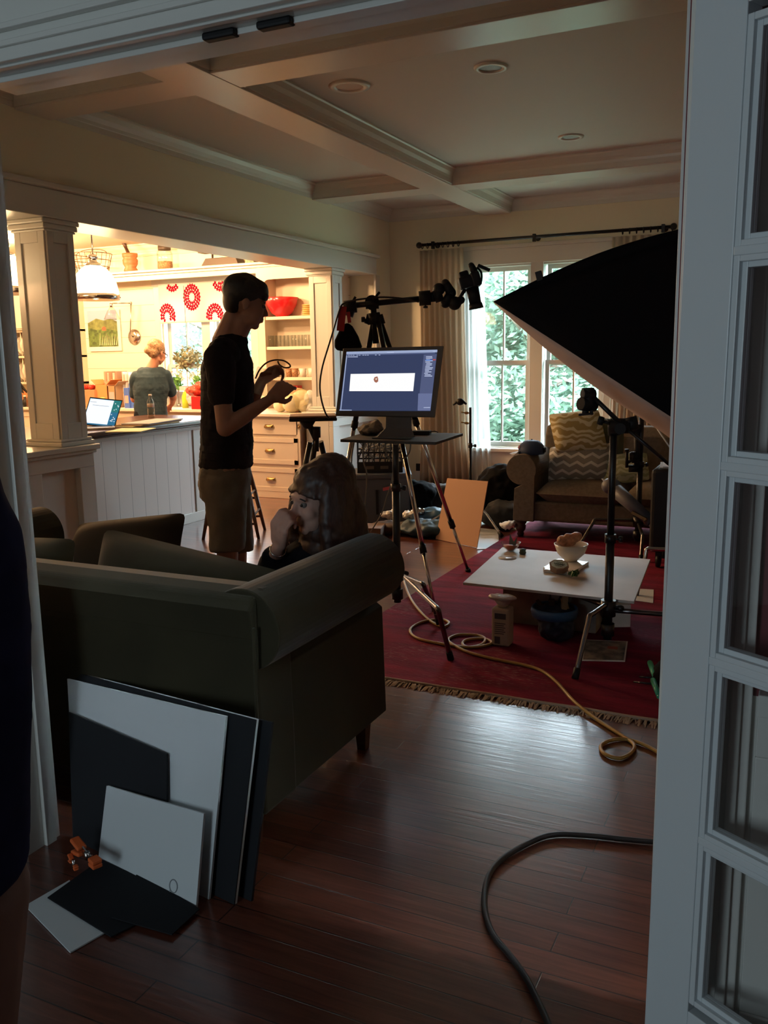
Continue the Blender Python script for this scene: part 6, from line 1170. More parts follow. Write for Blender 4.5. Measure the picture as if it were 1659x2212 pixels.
BAGS = ((888, 1065, .22, .16, .20, 7.35, BLKF, 'black gear bag slumped against the far wall behind the tripod', 'gear_bag'), (935, 1065, .26, .18, .17, 7.6, smat('dark_grey_bag', (.02, .022, .028), .8), 'dark grey gear bag behind the blue bag', 'gear_bag'), (938, 1100, .20, .13, .10, 7.05, smat('blue_nylon', (.018, .075, .14), .55), 'blue nylon bag lying under the tripod leg', 'gear_bag'), (925, 1148, .26, .15, .075, 6.75, smat('teal_nylon', (.012, .045, .075), .6), 'low teal bag on the floor in front of the blue bag', 'gear_bag'), (862, 1150, .26, .12, .06, 6.75, smat('brown_bag', (.06, .038, .028), .8), 'brown bag on the floor at the foot of the trunk', 'gear_bag'), (1078, 1075, .22, .20, .28, 7.55, BLKF, 'large black duffel bag between cardboard and far sofa', 'duffel_bag'), (1085, 1118, .18, .15, .13, 7.3, smat('charcoal_jacket', (.016, .018, .022), .8), 'charcoal jacket heaped on the floor by the far sofa arm', 'jacket'))
for px, py, rx, ry, rz, Y, mt, lb, nm in BAGS:
    c = on(px, py, 'Y', Y); c.z = rz*.9; rnd = random.Random(px); g = MB(); g.ell(c, (rx, ry, rz)); g.ell(c+Vector((rx*.4, .02, rz*.35)), (rx*.6, ry*.8, rz*.6)); g.ell(c+Vector((-rx*.45, -.02, -rz*.1)), (rx*.6, ry*.9, rz*.7)); c.z = 0
    o = organic(nm, g, mt, voxel=.015, disp=.07, dscale=.12); tag(o, lb, nm.split('_')[-1])
    mn = min(v.co.z for v in o.data.vertices); 
    for v in o.data.vertices: v.co.z = max(v.co.z, .012) if v.co.z < .012 else v.co.z
for k, (px, py, Y, mt, lb) in enumerate(((838, 1128, 6.75, PAPER, 'crumpled white wrapper in the clutter beside the stand column'), (885, 1128, 6.8, PAPER, 'white scrap of packaging in the clutter behind the tripod leg'), (900, 1098, 6.95, CHROME, 'shiny foil scrap in the clutter beside the blue bag'), (1096, 1130, 6.95, PAPER, 'clear plastic bag on the floor by the far sofa leg'))):
    c = on(px, py, 'Y', Y); c.z = .16 if k < 3 else .10; g = MB(); g.ell(c, (.07, .05, .03)); g.ell(c+Vector((.03, 0, .01)), (.04, .05, .03)); tag(organic('wrapper', g, mt, voxel=.008, disp=.05, dscale=.03, smooth=1), lb, 'wrapper')
q = fl(770, 1150); g = MB(); g.obox((-3.30, 6.52, .05), (.16, .04, 0), (-.03, .11, 0), (0, 0, .049)); tag(obj('flat_box', g, smat('brown_carton', (.12, .07, .045), .8), bevel=.003, origin=(-3.3, 6.52, 0)), 'low brown box on the floor before the grey trunk', 'box')
# wall socket near the curtain
p = on(905, 1012, 'Y', YF); g = MB(); g.box((p.x-.035, YF-.012, p.z-.06), (p.x+.035, YF-.0, p.z+.06)); tag(obj('wall_socket', g, BLKP, bevel=.003, origin=p), 'dark wall socket low on the wall beside the curtain', 'socket')
# bar stool
t = thing('bar_stool', 'dark wooden bar stool at the end of the peninsula', 'stool', (-4.42, 6.15, 0)); a, b_ = fl(412, 1166), fl(549, 1161); cen = (a+b_)/2+Vector((0, .18, 0)); cen = Vector((cen.x, cen.y, 0)); t.location = cen; SM = smat('stool_wood', (.10, .045, .022), .4, noise=.25, nscale=6, stretch=(1, 1, 5)); g = MB(); g.lathe(cen+Vector((0, 0, .70)), [(.001, 0), (.15, 0), (.175, .012), (.175, .03), (.15, .04), (.001, .032)], 28); obj('seat', g, SM, t)
rt_ = Vector((_r.x, _r.y, 0)).normalized(); fw_ = Vector((-rt_.y, rt_.x, 0)); foot = []
for sx1, sy1 in ((-1, -1), (1, -1), (1, 1), (-1, 1)):
    top = cen+rt_*sx1*.10+fw_*sy1*.10+Vector((0, 0, .705)); bot = cen+rt_*sx1*.235+fw_*sy1*.20; bot.z = 0; foot.append((top, bot)); g = MB(); g.cyl(bot, bot.lerp(top, .5), .013, .020); g.cyl(bot.lerp(top, .5), top, .020, .014); obj('leg', g, SM, t)
for k in range(4):
    for f in ((.18, .42) if k % 2 == 0 else (.28, .52)):
        g = MB(); A0 = foot[k][1].lerp(foot[k][0], f); B0 = foot[(k+1) % 4][1].lerp(foot[(k+1) % 4][0], f); g.cyl(A0, B0, .010); obj('rung', g, SM, t)
# brown armchair glimpsed beyond the sofa
# ------------------------------------------------------------------ people
SKIN = smat('skin', (.33, .18, .13), .55, spec=.35, noise=.06, nscale=14); SKIN3 = smat('skin_light', (.46, .27, .21), .55, spec=.35, noise=.05, nscale=14); SKIN2 = smat('skin_fair', (.62, .30, .20), .5, spec=.35, noise=.05, nscale=14)
HAIRB = smat('black_hair', (.010, .008, .007), .55, noise=.4, nscale=70); HAIRR = smat('auburn_hair', (.030, .011, .007), .5, noise=.45, nscale=60, stretch=(3, 3, .4)); HAIRS = smat('blond_hair', (.36, .22, .12), .5, noise=.4, nscale=60)
TEE = smat('black_tshirt', (.013, .011, .014), .9, spec=.15, noise=.2, nscale=6, bump=.3, bscale=14); SHORTS = smat('khaki_shorts', (.115, .098, .075), .85, noise=.15, nscale=9, bump=.3, bscale=12)
TEAL = smat('slate_tshirt', (.014, .036, .055), .85, noise=.15, nscale=7, bump=.3, bscale=12); NAVYF = smat('navy_fleece', (.024, .028, .075), .95, spec=.1, noise=.25, nscale=9); DKT = smat('black_top', (.006, .008, .013), .9, spec=.15)
EYE = smat('eye_white', (.13, .11, .10), .6); IRIS = smat('iris', (.03, .02, .015), .2)
def finger(g, pts, r0, r1):
    n = len(pts)-1
    for i in range(n): a = r0+(r1-r0)*i/n; b_ = r0+(r1-r0)*(i+1)/n; g.cap(pts[i], pts[i+1], a, b_)
def hand(g, wr, d, nrm, s=1.0, curl=.9, thumb=1, spread=.0, curls=None):
    """wr wrist, d pointing to the knuckles, nrm out of the BACK of the hand"""
    d = Vector(d).normalized(); nrm = Vector(nrm); nrm = (nrm-d*nrm.dot(d)).normalized(); sd = d.cross(nrm).normalized()*thumb
    L = .085*s; kn = wr+d*L
    for k in range(4):
        o = sd*(.030-.020*k)*s; g.cap(wr+d*.012*s+o*.55, kn+o-d*.006*s, .0155*s, .0125*s)
    g.ell(wr+d*L*.5, (.033*s, .033*s, .018*s), rot=Matrix((sd, d, nrm)).transposed())
    lens = ((.040, .024, .020), (.044, .028, .021), (.041, .026, .020), (.032, .020, .018))
    for k in range(4):
        p = kn+sd*(.030-.020*k)*s; a = 0; pts = [p]; cu = curls[k] if curls else curl*(1+.08*k); sp_ = sd*(spread*(1.5-k))
        for j in range(3):
            a += cu*(.75 if j == 0 else 1.0); pts.append(pts[-1]+((d+sp_).normalized()*math.cos(a)-nrm*math.sin(a))*lens[k][j]*s)
        finger(g, pts, (.0098, .0100, .0096, .0085)[k]*s, .0072*s)
    b0 = wr+d*.020*s+sd*.022*s; b1 = b0+(d*.55+sd*.62-nrm*.45).normalized()*.042*s; b2 = b1+(d*.85+sd*.12-nrm*.45).normalized()*.033*s; b3 = b2+(d*.8-sd*.28-nrm*.55).normalized()*.026*s
    finger(g, [b0, b1, b2, b3], .0145*s, .0088*s)
def face_head(g, c, fw, up, s=1.0, jaw=1.0):
    """skull, jaw, nose, lips, chin, brow and ears; c is the head centre at eye height"""
    fw = Vector(fw).normalized(); up = Vector(up); up = (up-fw*up.dot(fw)).normalized(); sd = fw.cross(up); R = Matrix((sd, fw, up)).transposed()
    E = lambda x, y, z, rx, ry, rz: g.ell(c+(sd*x+fw*y+up*z)*s, (rx*s, ry*s, rz*s), rot=R, nu=22, nv=14)
    E(0, -.012, .032, .076, .094, .088); E(0, .028, -.01, .064, .062, .075); E(0, .040, -.055, .047, .045, .050*jaw); E(0, .062, -.093, .024, .021, .020)
    E(-.028, .030, -.075, .028, .045, .028); E(.028, .030, -.075, .028, .045, .028)
    E(-.034, .046, -.056, .028, .032, .036); E(.034, .046, -.056, .028, .032, .036); E(0, .078, .022, .050, .016, .014); E(-.034, .062, -.030, .028, .026, .030); E(.034, .062, -.030, .028, .026, .030)
    g.cap(c+(fw*.086+up*.012)*s, c+(fw*.106-up*.026)*s, .008*s, .011*s); E(0, .108, -.031, .011, .011, .009); E(-.011, .098, -.034, .008, .009, .007); E(.011, .098, -.034, .008, .009, .007)
    E(0, .090, -.056, .021, .010, .0065); E(0, .089, -.068, .019, .010, .0075)
    for x in (-1, 1): E(x*.079, -.010, -.010, .007, .018, .030)
    return R
def eyes(c, fw, up, s, parent, closed=False):
    fw = Vector(fw).normalized(); up = Vector(up); up = (up-fw*up.dot(fw)).normalized(); sd = fw.cross(up)
    for x in (-1, 1):
        g = MB(); e = c+(sd*x*.031+fw*.0775+up*.002)*s; g.ell(e-fw*.002*s, .0118*s, nu=14, nv=10); ey = obj('eye', g, EYE, parent); g = MB(); g.ell(e+(fw*.0095)*s, .0058*s, nu=10, nv=8); obj('iris', g, IRIS, ey)
        g = MB(); g.tube([c+(sd*(x*.031+q*.018)+fw*(.090-.008*abs(q))+up*(.024-.006*q*q))*s for q in (-1, -.4, .3, 1)], .0028*s, 6, spline=3); obj('eyebrow', g, HAIRB, parent)
# ---- standing person with the dark t-shirt
F = Frame(-2.80, 4.0); q = F.p
def X(px, py, b=0): return q(px, py, b)
per = thing('person', 'person standing in a dark t-shirt and khaki shorts, looking down at what they hold', 'person', (-2.8, 4.0, 0))
g = MB(); hc = X(541, 655, 0); fw = (F.u*.96+F.v*.12+Vector((0, 0, -.22))).normalized(); up = Vector((0, 0, 1))+fw*.15
face_head(g, X(531, 656, 0), fw, up, 1.10, 1.05)
g.cap(X(520, 700, 0), X(500, 738, 0), .060, .070); g.cap(X(502, 690, .0), X(487, 740, .0), .054, .075)
# torso
Rm = Matrix((F.u, F.v, Vector((0, 0, 1)))).transposed()
slices(g, [(X(495, 752), .07, .11), (X(492, 790), .115, .175), (X(492, 860), .115, .16), (X(494, 930), .115, .15), (X(492, 1000), .12, .16), (X(492, 1030), .11, .15)], Rm)
for sb in (-1, 1): g.ell(X(482, 765, sb*.15), (.075, .08, .07))
# legs
for sb, dx in ((-1, 0), (1, 20)):
    hip = X(487+dx*.3, 1010, sb*.09); kn_ = X(492+dx, 1165, sb*.10); ank = Vector((kn_.x, kn_.y, .09))-F.u*.03; g.cap(hip, kn_, .095, .062); g.cap(kn_, kn_.lerp(ank, .35), .058, .060); g.cap(kn_.lerp(ank, .35), ank, .060, .038); g.cap(ank-F.u*.03, ank+F.u*.13+Vector((0, 0, -.045)), .042, .034)
# near arm
sh = X(473, 775, -.20); el = X(486, 925, -.24); wr = X(585, 862, -.20); g.cap(sh, el, .056, .044); g.cap(el, el.lerp(wr, .4), .045, .043); g.cap(el.lerp(wr, .4), wr, .043, .027)
hand(g, wr, (X(608, 842, -.18)-wr), (-F.v*.9+Vector((0, 0, .3))), 1.12, .85, 1, curls=(.55, .75, .9, 1.0))
sh2 = X(500, 775, .19); el2 = X(530, 905, .20); wr2 = X(566, 822, .10); g.cap(sh2, el2, .054, .043); g.cap(el2, wr2, .042, .028)
hand(g, wr2, (X(592, 802, .06)-wr2), (F.v*.6+Vector((0, 0, .8))), 1.12, .8, 1, curls=(.45, .6, .8, .95))
organic('body', g, SKIN, per, voxel=.006, smooth=4)
eyes(X(531, 656, 0), fw, up, 1.10, per)
# hair
g = MB(); c = X(531, 652, 0); Rh = Matrix((fw.cross(up).normalized(), fw, up.normalized())).transposed(); g.ell(c+up*.048-fw*.022, (.096, .112, .098), rot=Rh); g.ell(c+up*.075+fw*.045, (.080, .072, .060), rot=Rh); g.ell(c-fw*.070+up*.0, (.080, .055, .085), rot=Rh); g.ell(c+up*.05+fw*.085, (.062, .035, .032), rot=Rh)
rnd = random.Random(5)
for k in range(46):
    a = rnd.uniform(0, 2*PI); th_ = rnd.uniform(.1, 1.25); d = (Rh@Vector((math.sin(th_)*math.cos(a), math.sin(th_)*math.sin(a), math.cos(th_)))); p = c+up*.045-fw*.005+d*.093; tg = (d.orthogonal().normalized()*.2+fw*.7-up*.25); g.cap(p, p+tg*.035+d*.006, .014, .006)
organic('hair', g, HAIRB, per, voxel=.007, smooth=2, disp=.006)
# t-shirt
g = MB(); Rt = Matrix((F.u, F.v, Vector((0, 0, 1)))).transposed()
slices(g, [(X(500, 742), .080, .085), (X(492, 762), .118, .15), (X(491, 795), .143, .20), (X(490, 865), .143, .185), (X(489, 930), .145, .18), (X(488, 1002), .152, .19)], Rt)
for px, py, r in ((478, 770, .085), ): g.cap(X(px, py, -.15), X(px+14, py, .15), r, r)
e_ = sh.lerp(el, .52); g.cap(sh+Vector((0, 0, .0)), e_, .080, .070); e2 = sh2.lerp(el2, .52); g.cap(sh2, e2, .078, .068); g.cap(X(482, 765, -.15), X(482, 765, .15), .088, .088)
g.cap(X(500, 733, 0), X(470, 766, -.10), .058, .066); g.cap(X(500, 733, 0), X(472, 766, .12), .058, .066); g.cap(X(505, 738, 0), X(497, 760, 0), .074, .085)
organic('t_shirt', g, TEE, per, voxel=.008, smooth=3, disp=.022, dscale=.10)
# shorts
g = MB(); slices(g, [(X(487, 985), .140, .178), (X(486, 1030), .145, .185), (X(484, 1070), .140, .17)], Rt)
for sb, dx in ((-1, 0), (1, 20)):
    hip = X(487+dx*.3, 1030, sb*.075); kn_ = X(492+dx, 1188, sb*.10); g.cyl(hip, kn_, .118, .098, 26)
    g.ell(hip, (.12, .11, .11))
organic('shorts', g, SHORTS, per, voxel=.009, smooth=3, disp=.022, dscale=.09)
for sb, dx in ((-1, 0), (1, 20)):
    kn_ = X(492+dx, 1165, sb*.10); a = Vector((kn_.x, kn_.y, .045))-F.u*.03; g = MB(); g.cap(a-F.u*.04, a+F.u*.13-Vector((0, 0, .004)), .046, .038); g.cap(a, a+Vector((0, 0, .06)), .050, .048); g2 = organic('shoe', g, BLKF, per, voxel=.008)
# what they hold: wire loop, plastic sheet
t = thing('wire_loop', 'thin dark wire loop held up in the hands of the standing person', 'wire', X(590, 800, .05)); g = MB(); pts = [(552, 818), (560, 800), (574, 785), (592, 778), (612, 779), (625, 787), (626, 793), (615, 794), (604, 788), (600, 780)]
g.tube([X(x, y, .03) for x, y in pts], .0045, 8, spline=6); obj('wire', g, WIRE, t)
t = thing('plastic_sheet', 'translucent plastic sheet hanging between the hands of the standing person', 'plastic', X(590, 825, .02)); g = MB(); g.grid(lambda u, v: X(556+60*u-22*v*(1-u), 790+58*v+8*u+4*math.sin(6*u+5*v), .03+.03*math.sin(7*u+3*v)), 12, 12); obj('film', g, sheer_mat('pale_film', (.75, .66, .58), .42), t, sub=1)
# ---- seated person turned to the side
F = Frame(-1.64, 2.82); q = F.p; X = F.p
per = thing('person', 'person with long auburn hair seated on the sofa, chin resting on their fingers', 'person', (-1.75, 2.75, .45))
fw = (-F.u*.80-F.v*.50+Vector((0, 0, -.10))).normalized(); up = Vector((0, 0, 1))+F.u*.10; S = 1.10
hc = X(688, 1078, .0)
g = MB(); Rw = face_head(g, hc, fw, up, S, 1.0); g.cap(hc-up*.06-fw*.01, X(706, 1165, .03), .048, .058)
Rt = Matrix((F.u, F.v, Vector((0, 0, 1)))).transposed()
tor = X(708, 1215, .06); hipc = Vector((-1.80, 2.74, .55)); g.ell(tor, (.14, .11, .13), rot=Rt); g.cap(tor, hipc, .12, .14)
for sb in (-1, 1):
    h0 = hipc+Vector((sb*.09, 0, 0)); k0 = h0+Vector((-.04, .40, -.02)); a0 = k0+Vector((-.02, .10, 0)); a0.z = .09; g.cap(h0, k0, .085, .062); g.cap(k0, a0, .058, .038); g.cap(a0, a0+Vector((0, .12, -.03)), .036, .030)
sh1 = X(672, 1208, .14); el1 = X(577, 1258, .10); wr1 = X(603, 1180, -.06); g.cap(X(700, 1205, .08), sh1, .06, .052); g.cap(sh1, el1, .048, .040); g.cap(el1, wr1, .040, .026)
hand(g, wr1, X(604, 1138, -.10)-wr1, (-F.u*.70-F.v*.70), 1.12, 1.1, -1, curls=(1.0, 1.1, 1.15, 1.2))
sh2 = X(738, 1212, -.04); el2 = hipc+F.u*.12+Vector((0, 0, .12)); g.cap(sh2, el2, .05, .042); wr_ = hipc-F.u*.20+Vector((0, 0, .12)); g.cap(el2, wr_, .040, .025); hand(g, wr_, -F.u, (0, 0, 1), .95, .5, 1)
organic('body', g, SKIN3, per, voxel=.005, smooth=8)
eyes(hc, fw, up, S, per)
g = MB(); upn = up.normalized(); Rh = Matrix((fw.cross(upn).normalized(), fw, upn)).transposed()
sdv = fw.cross(upn).normalized()
g.ell(hc+upn*.056-fw*.034, (.104, .112, .110), rot=Rh); g.ell(hc+upn*.085+fw*.03, (.085, .070, .055), rot=Rh); g.ell(hc-fw*.065-upn*.03, (.108, .088, .135), rot=Rh)
for x in (-.075, -.055, -.035, -.015, .005, .025, .045, .065, .08): g.cap(hc+upn*.115+fw*.035+sdv*x*.5, hc+upn*(.052-.25*abs(x))+fw*(.098-4*x*x)+sdv*x*1.1, .022, .010)
for k in range(25):
    th_ = math.radians(78+k*(204/24)); d = fw*math.cos(th_)+sdv*math.sin(th_); top = hc+upn*.06+d*.095; mid_ = hc-upn*.06+d*.112; low = hc-upn*.20+d*.122-fw*.02; end = hc-upn*(.285+.015*math.sin(k*2))+d*.125-fw*.03
    g.cap(top, mid_, .034, .036); g.cap(mid_, low, .036, .032); g.cap(low, end, .032, .012)
for z0 in (-.06, -.12, -.18, -.23): g.ell(hc-fw*.035+upn*z0, (.115, .090, .07), rot=Rh)
g.cap(X(733, 1025, 0), X(756, 1110, .02), .05, .065); g.cap(X(756, 1110, .02), X(768, 1165, .02), .065, .055); g.cap(X(768, 1165, 0), X(792, 1186, 0), .045, .016)
organic('hair', g, HAIRR, per, voxel=.008, smooth=5, disp=.012, dscale=.025)
g = MB(); g.ell(X(708, 1212, .06), (.165, .13, .085), rot=Rt); g.cap(tor, hipc, .145, .165); g.cap(X(706, 1172, .04), X(708, 1205, .05), .070, .10); g.cap(X(738, 1200, -.03), X(762, 1212, -.02), .065, .06)
g.cap(X(690, 1203, .10), sh1, .075, .066); g.cap(sh1, el1, .066, .062); g.cap(el1, el1.lerp(wr1, .62), .062, .054); g.cyl(el1.lerp(wr1, .5), el1.lerp(wr1, .74), .054, .052); g.cap(sh2, el2, .068, .058); g.cap(el2, el2.lerp(wr_, .8), .056, .045)
organic('jacket', g, DKT, per, voxel=.008, smooth=3, disp=.015, dscale=.08)
g = MB()
for sb in (-1, 1):
    h0 = hipc+Vector((sb*.09, 0, 0)); k0 = h0+Vector((-.04, .40, -.02)); a0 = k0+Vector((-.02, .10, 0)); a0.z = .12; g.cap(h0, k0, .10, .075); g.cap(k0, a0, .072, .058)
g.ell(hipc, (.17, .15, .12)); organic('trousers', g, DKT, per, voxel=.010)
g = MB(); wq = wr1.lerp(el1, .10); dd_ = (el1-wr1).normalized(); xx = dd_.orthogonal().normalized(); yy = dd_.cross(xx); g.tube([wq+(xx*math.cos(a)+yy*math.sin(a))*.030 for a in [2*PI*k/16 for k in range(16)]], .003, 6, closed=True); obj('bracelet', g, CHROME, per)
# ---- person at the kitchen counter
F = Frame(-6.25, 7.70); X = F.p; per = thing('person', 'person with glasses and a hair bun working at the kitchen counter in a slate t-shirt', 'person', (-6.25, 7.7, 0))
fw = (F.u*.62+F.v*.66-Vector((0, 0, .35))).normalized(); up = Vector((0, 0, 1))+fw*.25; hc = X(340, 762, 0); Rt = Matrix((F.u, F.v, Vector((0, 0, 1)))).transposed()
g = MB(); face_head(g, hc, fw, up, 1.0); g.cap(hc-Vector((0, 0, .06))-fw*.02, X(325, 800, 0), .05, .06); slices(g, [(X(326, 806), .12, .08), (X(326, 830), .165, .11), (X(326, 880), .14, .10), (X(326, 925), .165, .12)], Rt)
for s_ in (-1, 1):
    hip = X(326+s_*14, 930, 0); hip.z = .92; kn_ = hip-Vector((0, 0, .45)); an = kn_-Vector((0, 0, .40)); g.cap(hip, kn_, .09, .06); g.cap(kn_, an, .058, .036); g.cap(an, an+F.v*.13-Vector((0, 0, .03)), .036, .03)
shr = X(358, 812, .02); elr = X(374, 858, .12); wrr = X(372, 872, .34); g.cap(shr, elr, .05, .042); g.cap(elr, wrr, .042, .028); hand(g, wrr, F.v*.7-F.u*.3-Vector((0, 0, .3)), (0, 0, 1), .95, .4, -1)
shl = X(294, 815, .02); ell_ = X(290, 862, .12); wrl = X(330, 872, .34); g.cap(shl, ell_, .05, .042); g.cap(ell_, wrl, .042, .028); hand(g, wrl, F.v*.7+F.u*.3-Vector((0, 0, .3)), (0, 0, 1), .95, .4, 1)
organic('body', g, SKIN2, per, voxel=.007, smooth=4)
g = MB(); upn = up.normalized(); Rh = Matrix((fw.cross(upn).normalized(), fw, upn)).transposed(); g.ell(hc+upn*.045-fw*.028, (.090, .104, .092), rot=Rh); g.ell(hc-fw*.07-upn*.01, (.07, .05, .07), rot=Rh); g.ell(X(321, 757, -.05), (.050, .045, .045)); g.ell(X(316, 755, -.06), (.022, .02, .02)); organic('hair', g, HAIRS, per, voxel=.007, smooth=2, disp=.012, dscale=.03)
g = MB(); sdv = fw.cross(upn).normalized()
for s_ in (-1, 1):
    e = hc+fw*.098+sdv*s_*.033; g.tube([e+(sdv*math.cos(a)*.026+upn*math.sin(a)*.018) for a in [2*PI*k/14 for k in range(14)]], .0035, 6, closed=True); g.tube([e+sdv*s_*.026, hc+sdv*s_*.082+fw*.05, hc+sdv*s_*.084-fw*.01], .0035, 6)
obj('glasses', g, BLKP, per)
g = MB(); slices(g, [(X(326, 800), .11, .08), (X(326, 815), .175, .12), (X(326, 840), .192, .13), (X(325, 870), .178, .125), (X(326, 905), .182, .13)], Rt); g.cap(X(310, 806, 0), X(345, 806, 0), .07, .07); g.cap(shr, shr.lerp(elr, .75), .066, .062); g.cap(shl, shl.lerp(ell_, .75), .066, .062)
organic('t_shirt', g, TEAL, per, voxel=.009, smooth=3, disp=.018, dscale=.09)
g = MB(); slices(g, [(X(326, 896), .170, .125), (X(326, 935), .18, .135)], Rt)
for s_ in (-1, 1): hip = X(326+s_*14, 930, 0); hip.z = .92; g.cap(hip, hip-Vector((0, 0, .45)), .105, .08); g.cap(hip-Vector((0, 0, .45)), hip-Vector((0, 0, .80)), .078, .06)
organic('trousers', g, DKT, per, voxel=.010)
# ---- person at the left edge of the doorway, cropped by the frame
base = Vector((-1.27, .80, 0)).normalized()*1.22
F = Frame(base.x, base.y); X = F.p
per = thing('person', 'person in a navy fleece standing close by, cut off by the picture edge', 'person', (base.x, base.y, 0)); cx = 0
Rt = Matrix((F.u, F.v, Vector((0, 0, 1)))).transposed()
fk = [X(-25, 960), X(8, 1030), X(40, 1120), X(62, 1220), X(74, 1350), X(76, 1500), X(72, 1650), X(64, 1830)]
def cen_(p, R_): return p-F.u*R_
def B3(x, b, z): c_ = cen_(X(74, 1350), .17); return Vector((c_.x, c_.y, z))+F.u*x+F.v*b
g = MB(); face_head(g, B3(-.06, 0, 1.56), F.v, (0, 0, 1), 1.0); g.cap(B3(-.04, 0, 1.50), cen_(fk[1], .15), .052, .055); g.cap(cen_(fk[1], .15), cen_(fk[2], .165), .055, .08)
slices(g, [(cen_(fk[2], .165), .12, .09), (cen_(fk[4], .175), .14, .10), (cen_(fk[6], .178), .14, .10)], Rt)
th0, th1 = X(50, 1840)-F.u*.085, X(42, 2230)-F.u*.075; zc = th1.z
for o_ in (0, -.20):
    a_, b_ = th0+F.u*o_, th1+F.u*o_; an = Vector((b_.x, b_.y, .09)); a_.z = .80; g.cap(a_, b_, .092, .070); g.cap(b_, an.lerp(b_, .4), .062, .058); g.cap(an.lerp(b_, .4), an, .058, .038); g.cap(an-F.v*.02, an+F.v*.13-Vector((0, 0, .04)), .04, .032)
for s_ in (-1, 1): g.cap(B3(s_*.08, 0, 1.24), B3(s_*.09, .02, 1.06), .045, .040); g.cap(B3(s_*.09, .02, 1.06), B3(s_*.06, .24, 1.04), .038, .028); hand(g, B3(s_*.06, .24, 1.04), Vector((-F.u*s_*.6+F.v)), F.v*.3+Vector((0, 0, 1)), 1, .6, s_)
organic('body', g, SKIN, per, voxel=.009, smooth=4)
g = MB(); g.ell(B3(-.06, -.01, 1.62), (.09, .105, .09), rot=Rt); g.ell(B3(-.06, -.06, 1.56), (.085, .06, .10), rot=Rt); organic('hair', g, HAIRB, per, voxel=.01)
g = MB(); slices(g, [(cen_(p_, r_), r_, .135) for p_, r_ in zip(fk, (.12, .15, .165, .17, .175, .178, .178, .178))], Rt)
for s_ in (-1, 1): g.cap(B3(s_*.11, .0, 1.28), B3(s_*.11, .02, 1.06), .060, .054); g.cap(B3(s_*.11, .02, 1.06), B3(s_*.07, .19, 1.04), .054, .044)
organic('fleece', g, NAVYF, per, voxel=.012, smooth=8, disp=.010, dscale=.15)
# ------------------------------------------------------------------ outside
GRASS = smat('lawn', (.09, .12, .075), .9, noise=.4, nscale=2)
mb = MB(); mb.box((-40, 9.95, -.75), (30, 60, -.70)); tag(obj('lawn', mb, GRASS), 'green lawn outside the windows', 'lawn', kind='structure')
def leafmat(name, a, b_):
    m = bpy.data.materials.new(name); m.use_nodes = True; nt = m.node_tree; N = nt.nodes; L = nt.links
    for n in list(N):
        if n.type != 'OUTPUT_MATERIAL': N.remove(n)
    out = [n for n in N][0]; tc = N.new('ShaderNodeTexCoord'); nz = N.new('ShaderNodeTexNoise'); nz.inputs['Scale'].default_value = 1.3; L.new(tc.outputs['Object'], nz.inputs['Vector']); cr = N.new('ShaderNodeValToRGB'); cr.color_ramp.elements[0].color = (*a, 1); cr.color_ramp.elements[0].position = .38; cr.color_ramp.elements[1].color = (*b_, 1); cr.color_ramp.elements[1].position = .62; L.new(nz.outputs['Fac'], cr.inputs[0])
    d = N.new('ShaderNodeBsdfDiffuse'); t = N.new('ShaderNodeBsdfTranslucent'); mx = N.new('ShaderNodeMixShader'); mx.inputs[0].default_value = .5; L.new(cr.outputs[0], d.inputs[0]); L.new(cr.outputs[0], t.inputs[0]); L.new(d.outputs[0], mx.inputs[1]); L.new(t.outputs[0], mx.inputs[2]); L.new(mx.outputs[0], out.inputs[0]); return m
LM = [leafmat('maple_leaves', (.12, .19, .135), (.18, .26, .195)), leafmat('pine_leaves', (.09, .155, .11), (.15, .22, .17)), leafmat('birch_leaves', (.17, .25, .18), (.25, .32, .255))]
BARK = smat('bark', (.12, .09, .07), .9)
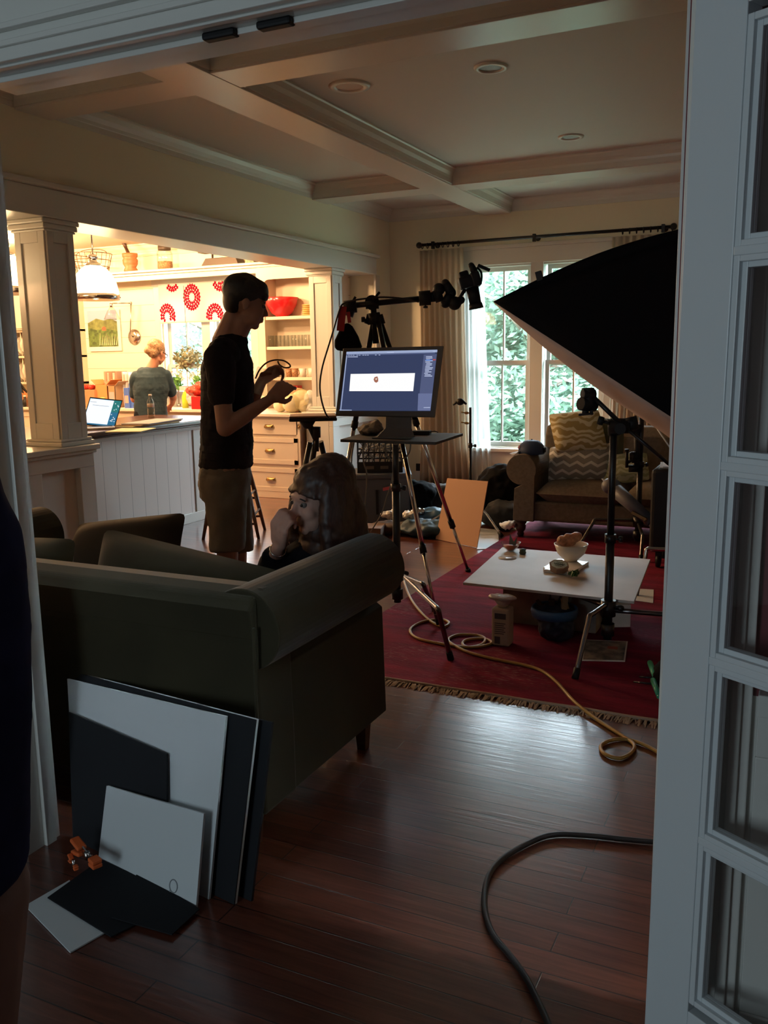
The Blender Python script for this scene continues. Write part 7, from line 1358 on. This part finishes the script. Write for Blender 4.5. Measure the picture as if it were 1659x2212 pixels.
def make_tree(name, label, x, y, h, R0, mt, seed, n=11000, size=.085, low=.1):
    t = thing(name, label, 'tree', (x, y, -.7), 'trees outside the windows'); rnd = random.Random(seed); g = MB(); g.cyl((x, y, -.7), (x, y, -.7+h*.75), .16, .06, 10); 
    for k in range(7): z = -.7+h*(.2+.09*k); a = rnd.uniform(0, 6.28); g.cyl((x, y, z), (x+R0*.6*math.cos(a), y+R0*.6*math.sin(a), z+h*.12), .05, .02, 8)
    obj('trunk', g, BARK, t); g = MB(); cl = []
    for k in range(26):
        z = rnd.uniform(low, 1); rr = R0*math.sqrt(max(.08, 1-(abs(z-.45)/.62)**2)); a = rnd.uniform(0, 6.28); r = rr*rnd.uniform(.2, .9); cl.append((Vector((x+r*math.cos(a), y+r*math.sin(a), -.7+h*z)), R0*rnd.uniform(.28, .45)))
    for i in range(n):
        c, cr_ = cl[i % len(cl)]; d = Vector((rnd.gauss(0, 1), rnd.gauss(0, 1), rnd.gauss(0, .8))).normalized()*cr_*rnd.uniform(.5, 1.05); u = Vector((rnd.gauss(0, 1), rnd.gauss(0, 1), rnd.gauss(0, .6))).normalized(); v = u.orthogonal().normalized(); s = size*rnd.uniform(.6, 1.3); p = c+d
        g._add([p-u*s, p+v*s*.5, p+u*s, p-v*s*.5], [(0, 1, 2, 3)])
    obj('foliage', g, mt, t); return t
for (x, y, h, R0, m_, sd, lb) in ((-7.0, 17.5, 4.3, 2.3, 1, 1, 'dense dark green tree outside, nearest to the curtain side of the window'), (-4.6, 16.0, 3.8, 1.9, 0, 2, 'bushy mid green tree outside behind the first window sash'), (-2.6, 18.5, 4.4, 2.4, 1, 3, 'tall blue green tree outside behind the window mullion'), (-5.0, 21.5, 4.9, 2.8, 2, 4, 'pale tall tree farthest back beyond the windows'), (-1.6, 16.2, 3.5, 1.8, 2, 5, 'low pale green shrub tree outside under the softbox'), (.6, 18.5, 4.4, 2.3, 0, 6, 'green tree outside hidden mostly by the softbox')):
    make_tree('garden_tree', lb, x, y, h, R0, LM[m_], sd)
for (x, y, h, R0, m_, sd, lb) in ((-12.2, 16.5, 4.4, 1.8, 2, 11, 'pale leafy shrub seen through the kitchen window'), (-9.6, 15.5, 5.0, 1.6, 0, 12, 'bright green tree seen through the kitchen window beside the standing person')):
    make_tree('garden_tree', lb, x, y, h, R0, LM[m_], sd, 8000)
for (x, y, h, R0, m_, sd, lb) in ((-9.5, 25, 5.1, 3.0, 1, 21, 'far hazy tree in the back row toward the curtain'), (-5.8, 26.5, 5.2, 3.2, 0, 22, 'far hazy tree in the back row behind the first window'), (-2.2, 25.5, 5.2, 3.0, 2, 23, 'far hazy pale tree in the back row behind the window mullion'), (-14.8, 22, 4.6, 2.6, 0, 24, 'far hazy tree in the back row beyond the kitchen window')):
    make_tree('garden_tree', lb, x, y, h, R0, LM[m_], sd, 8000, size=.15)
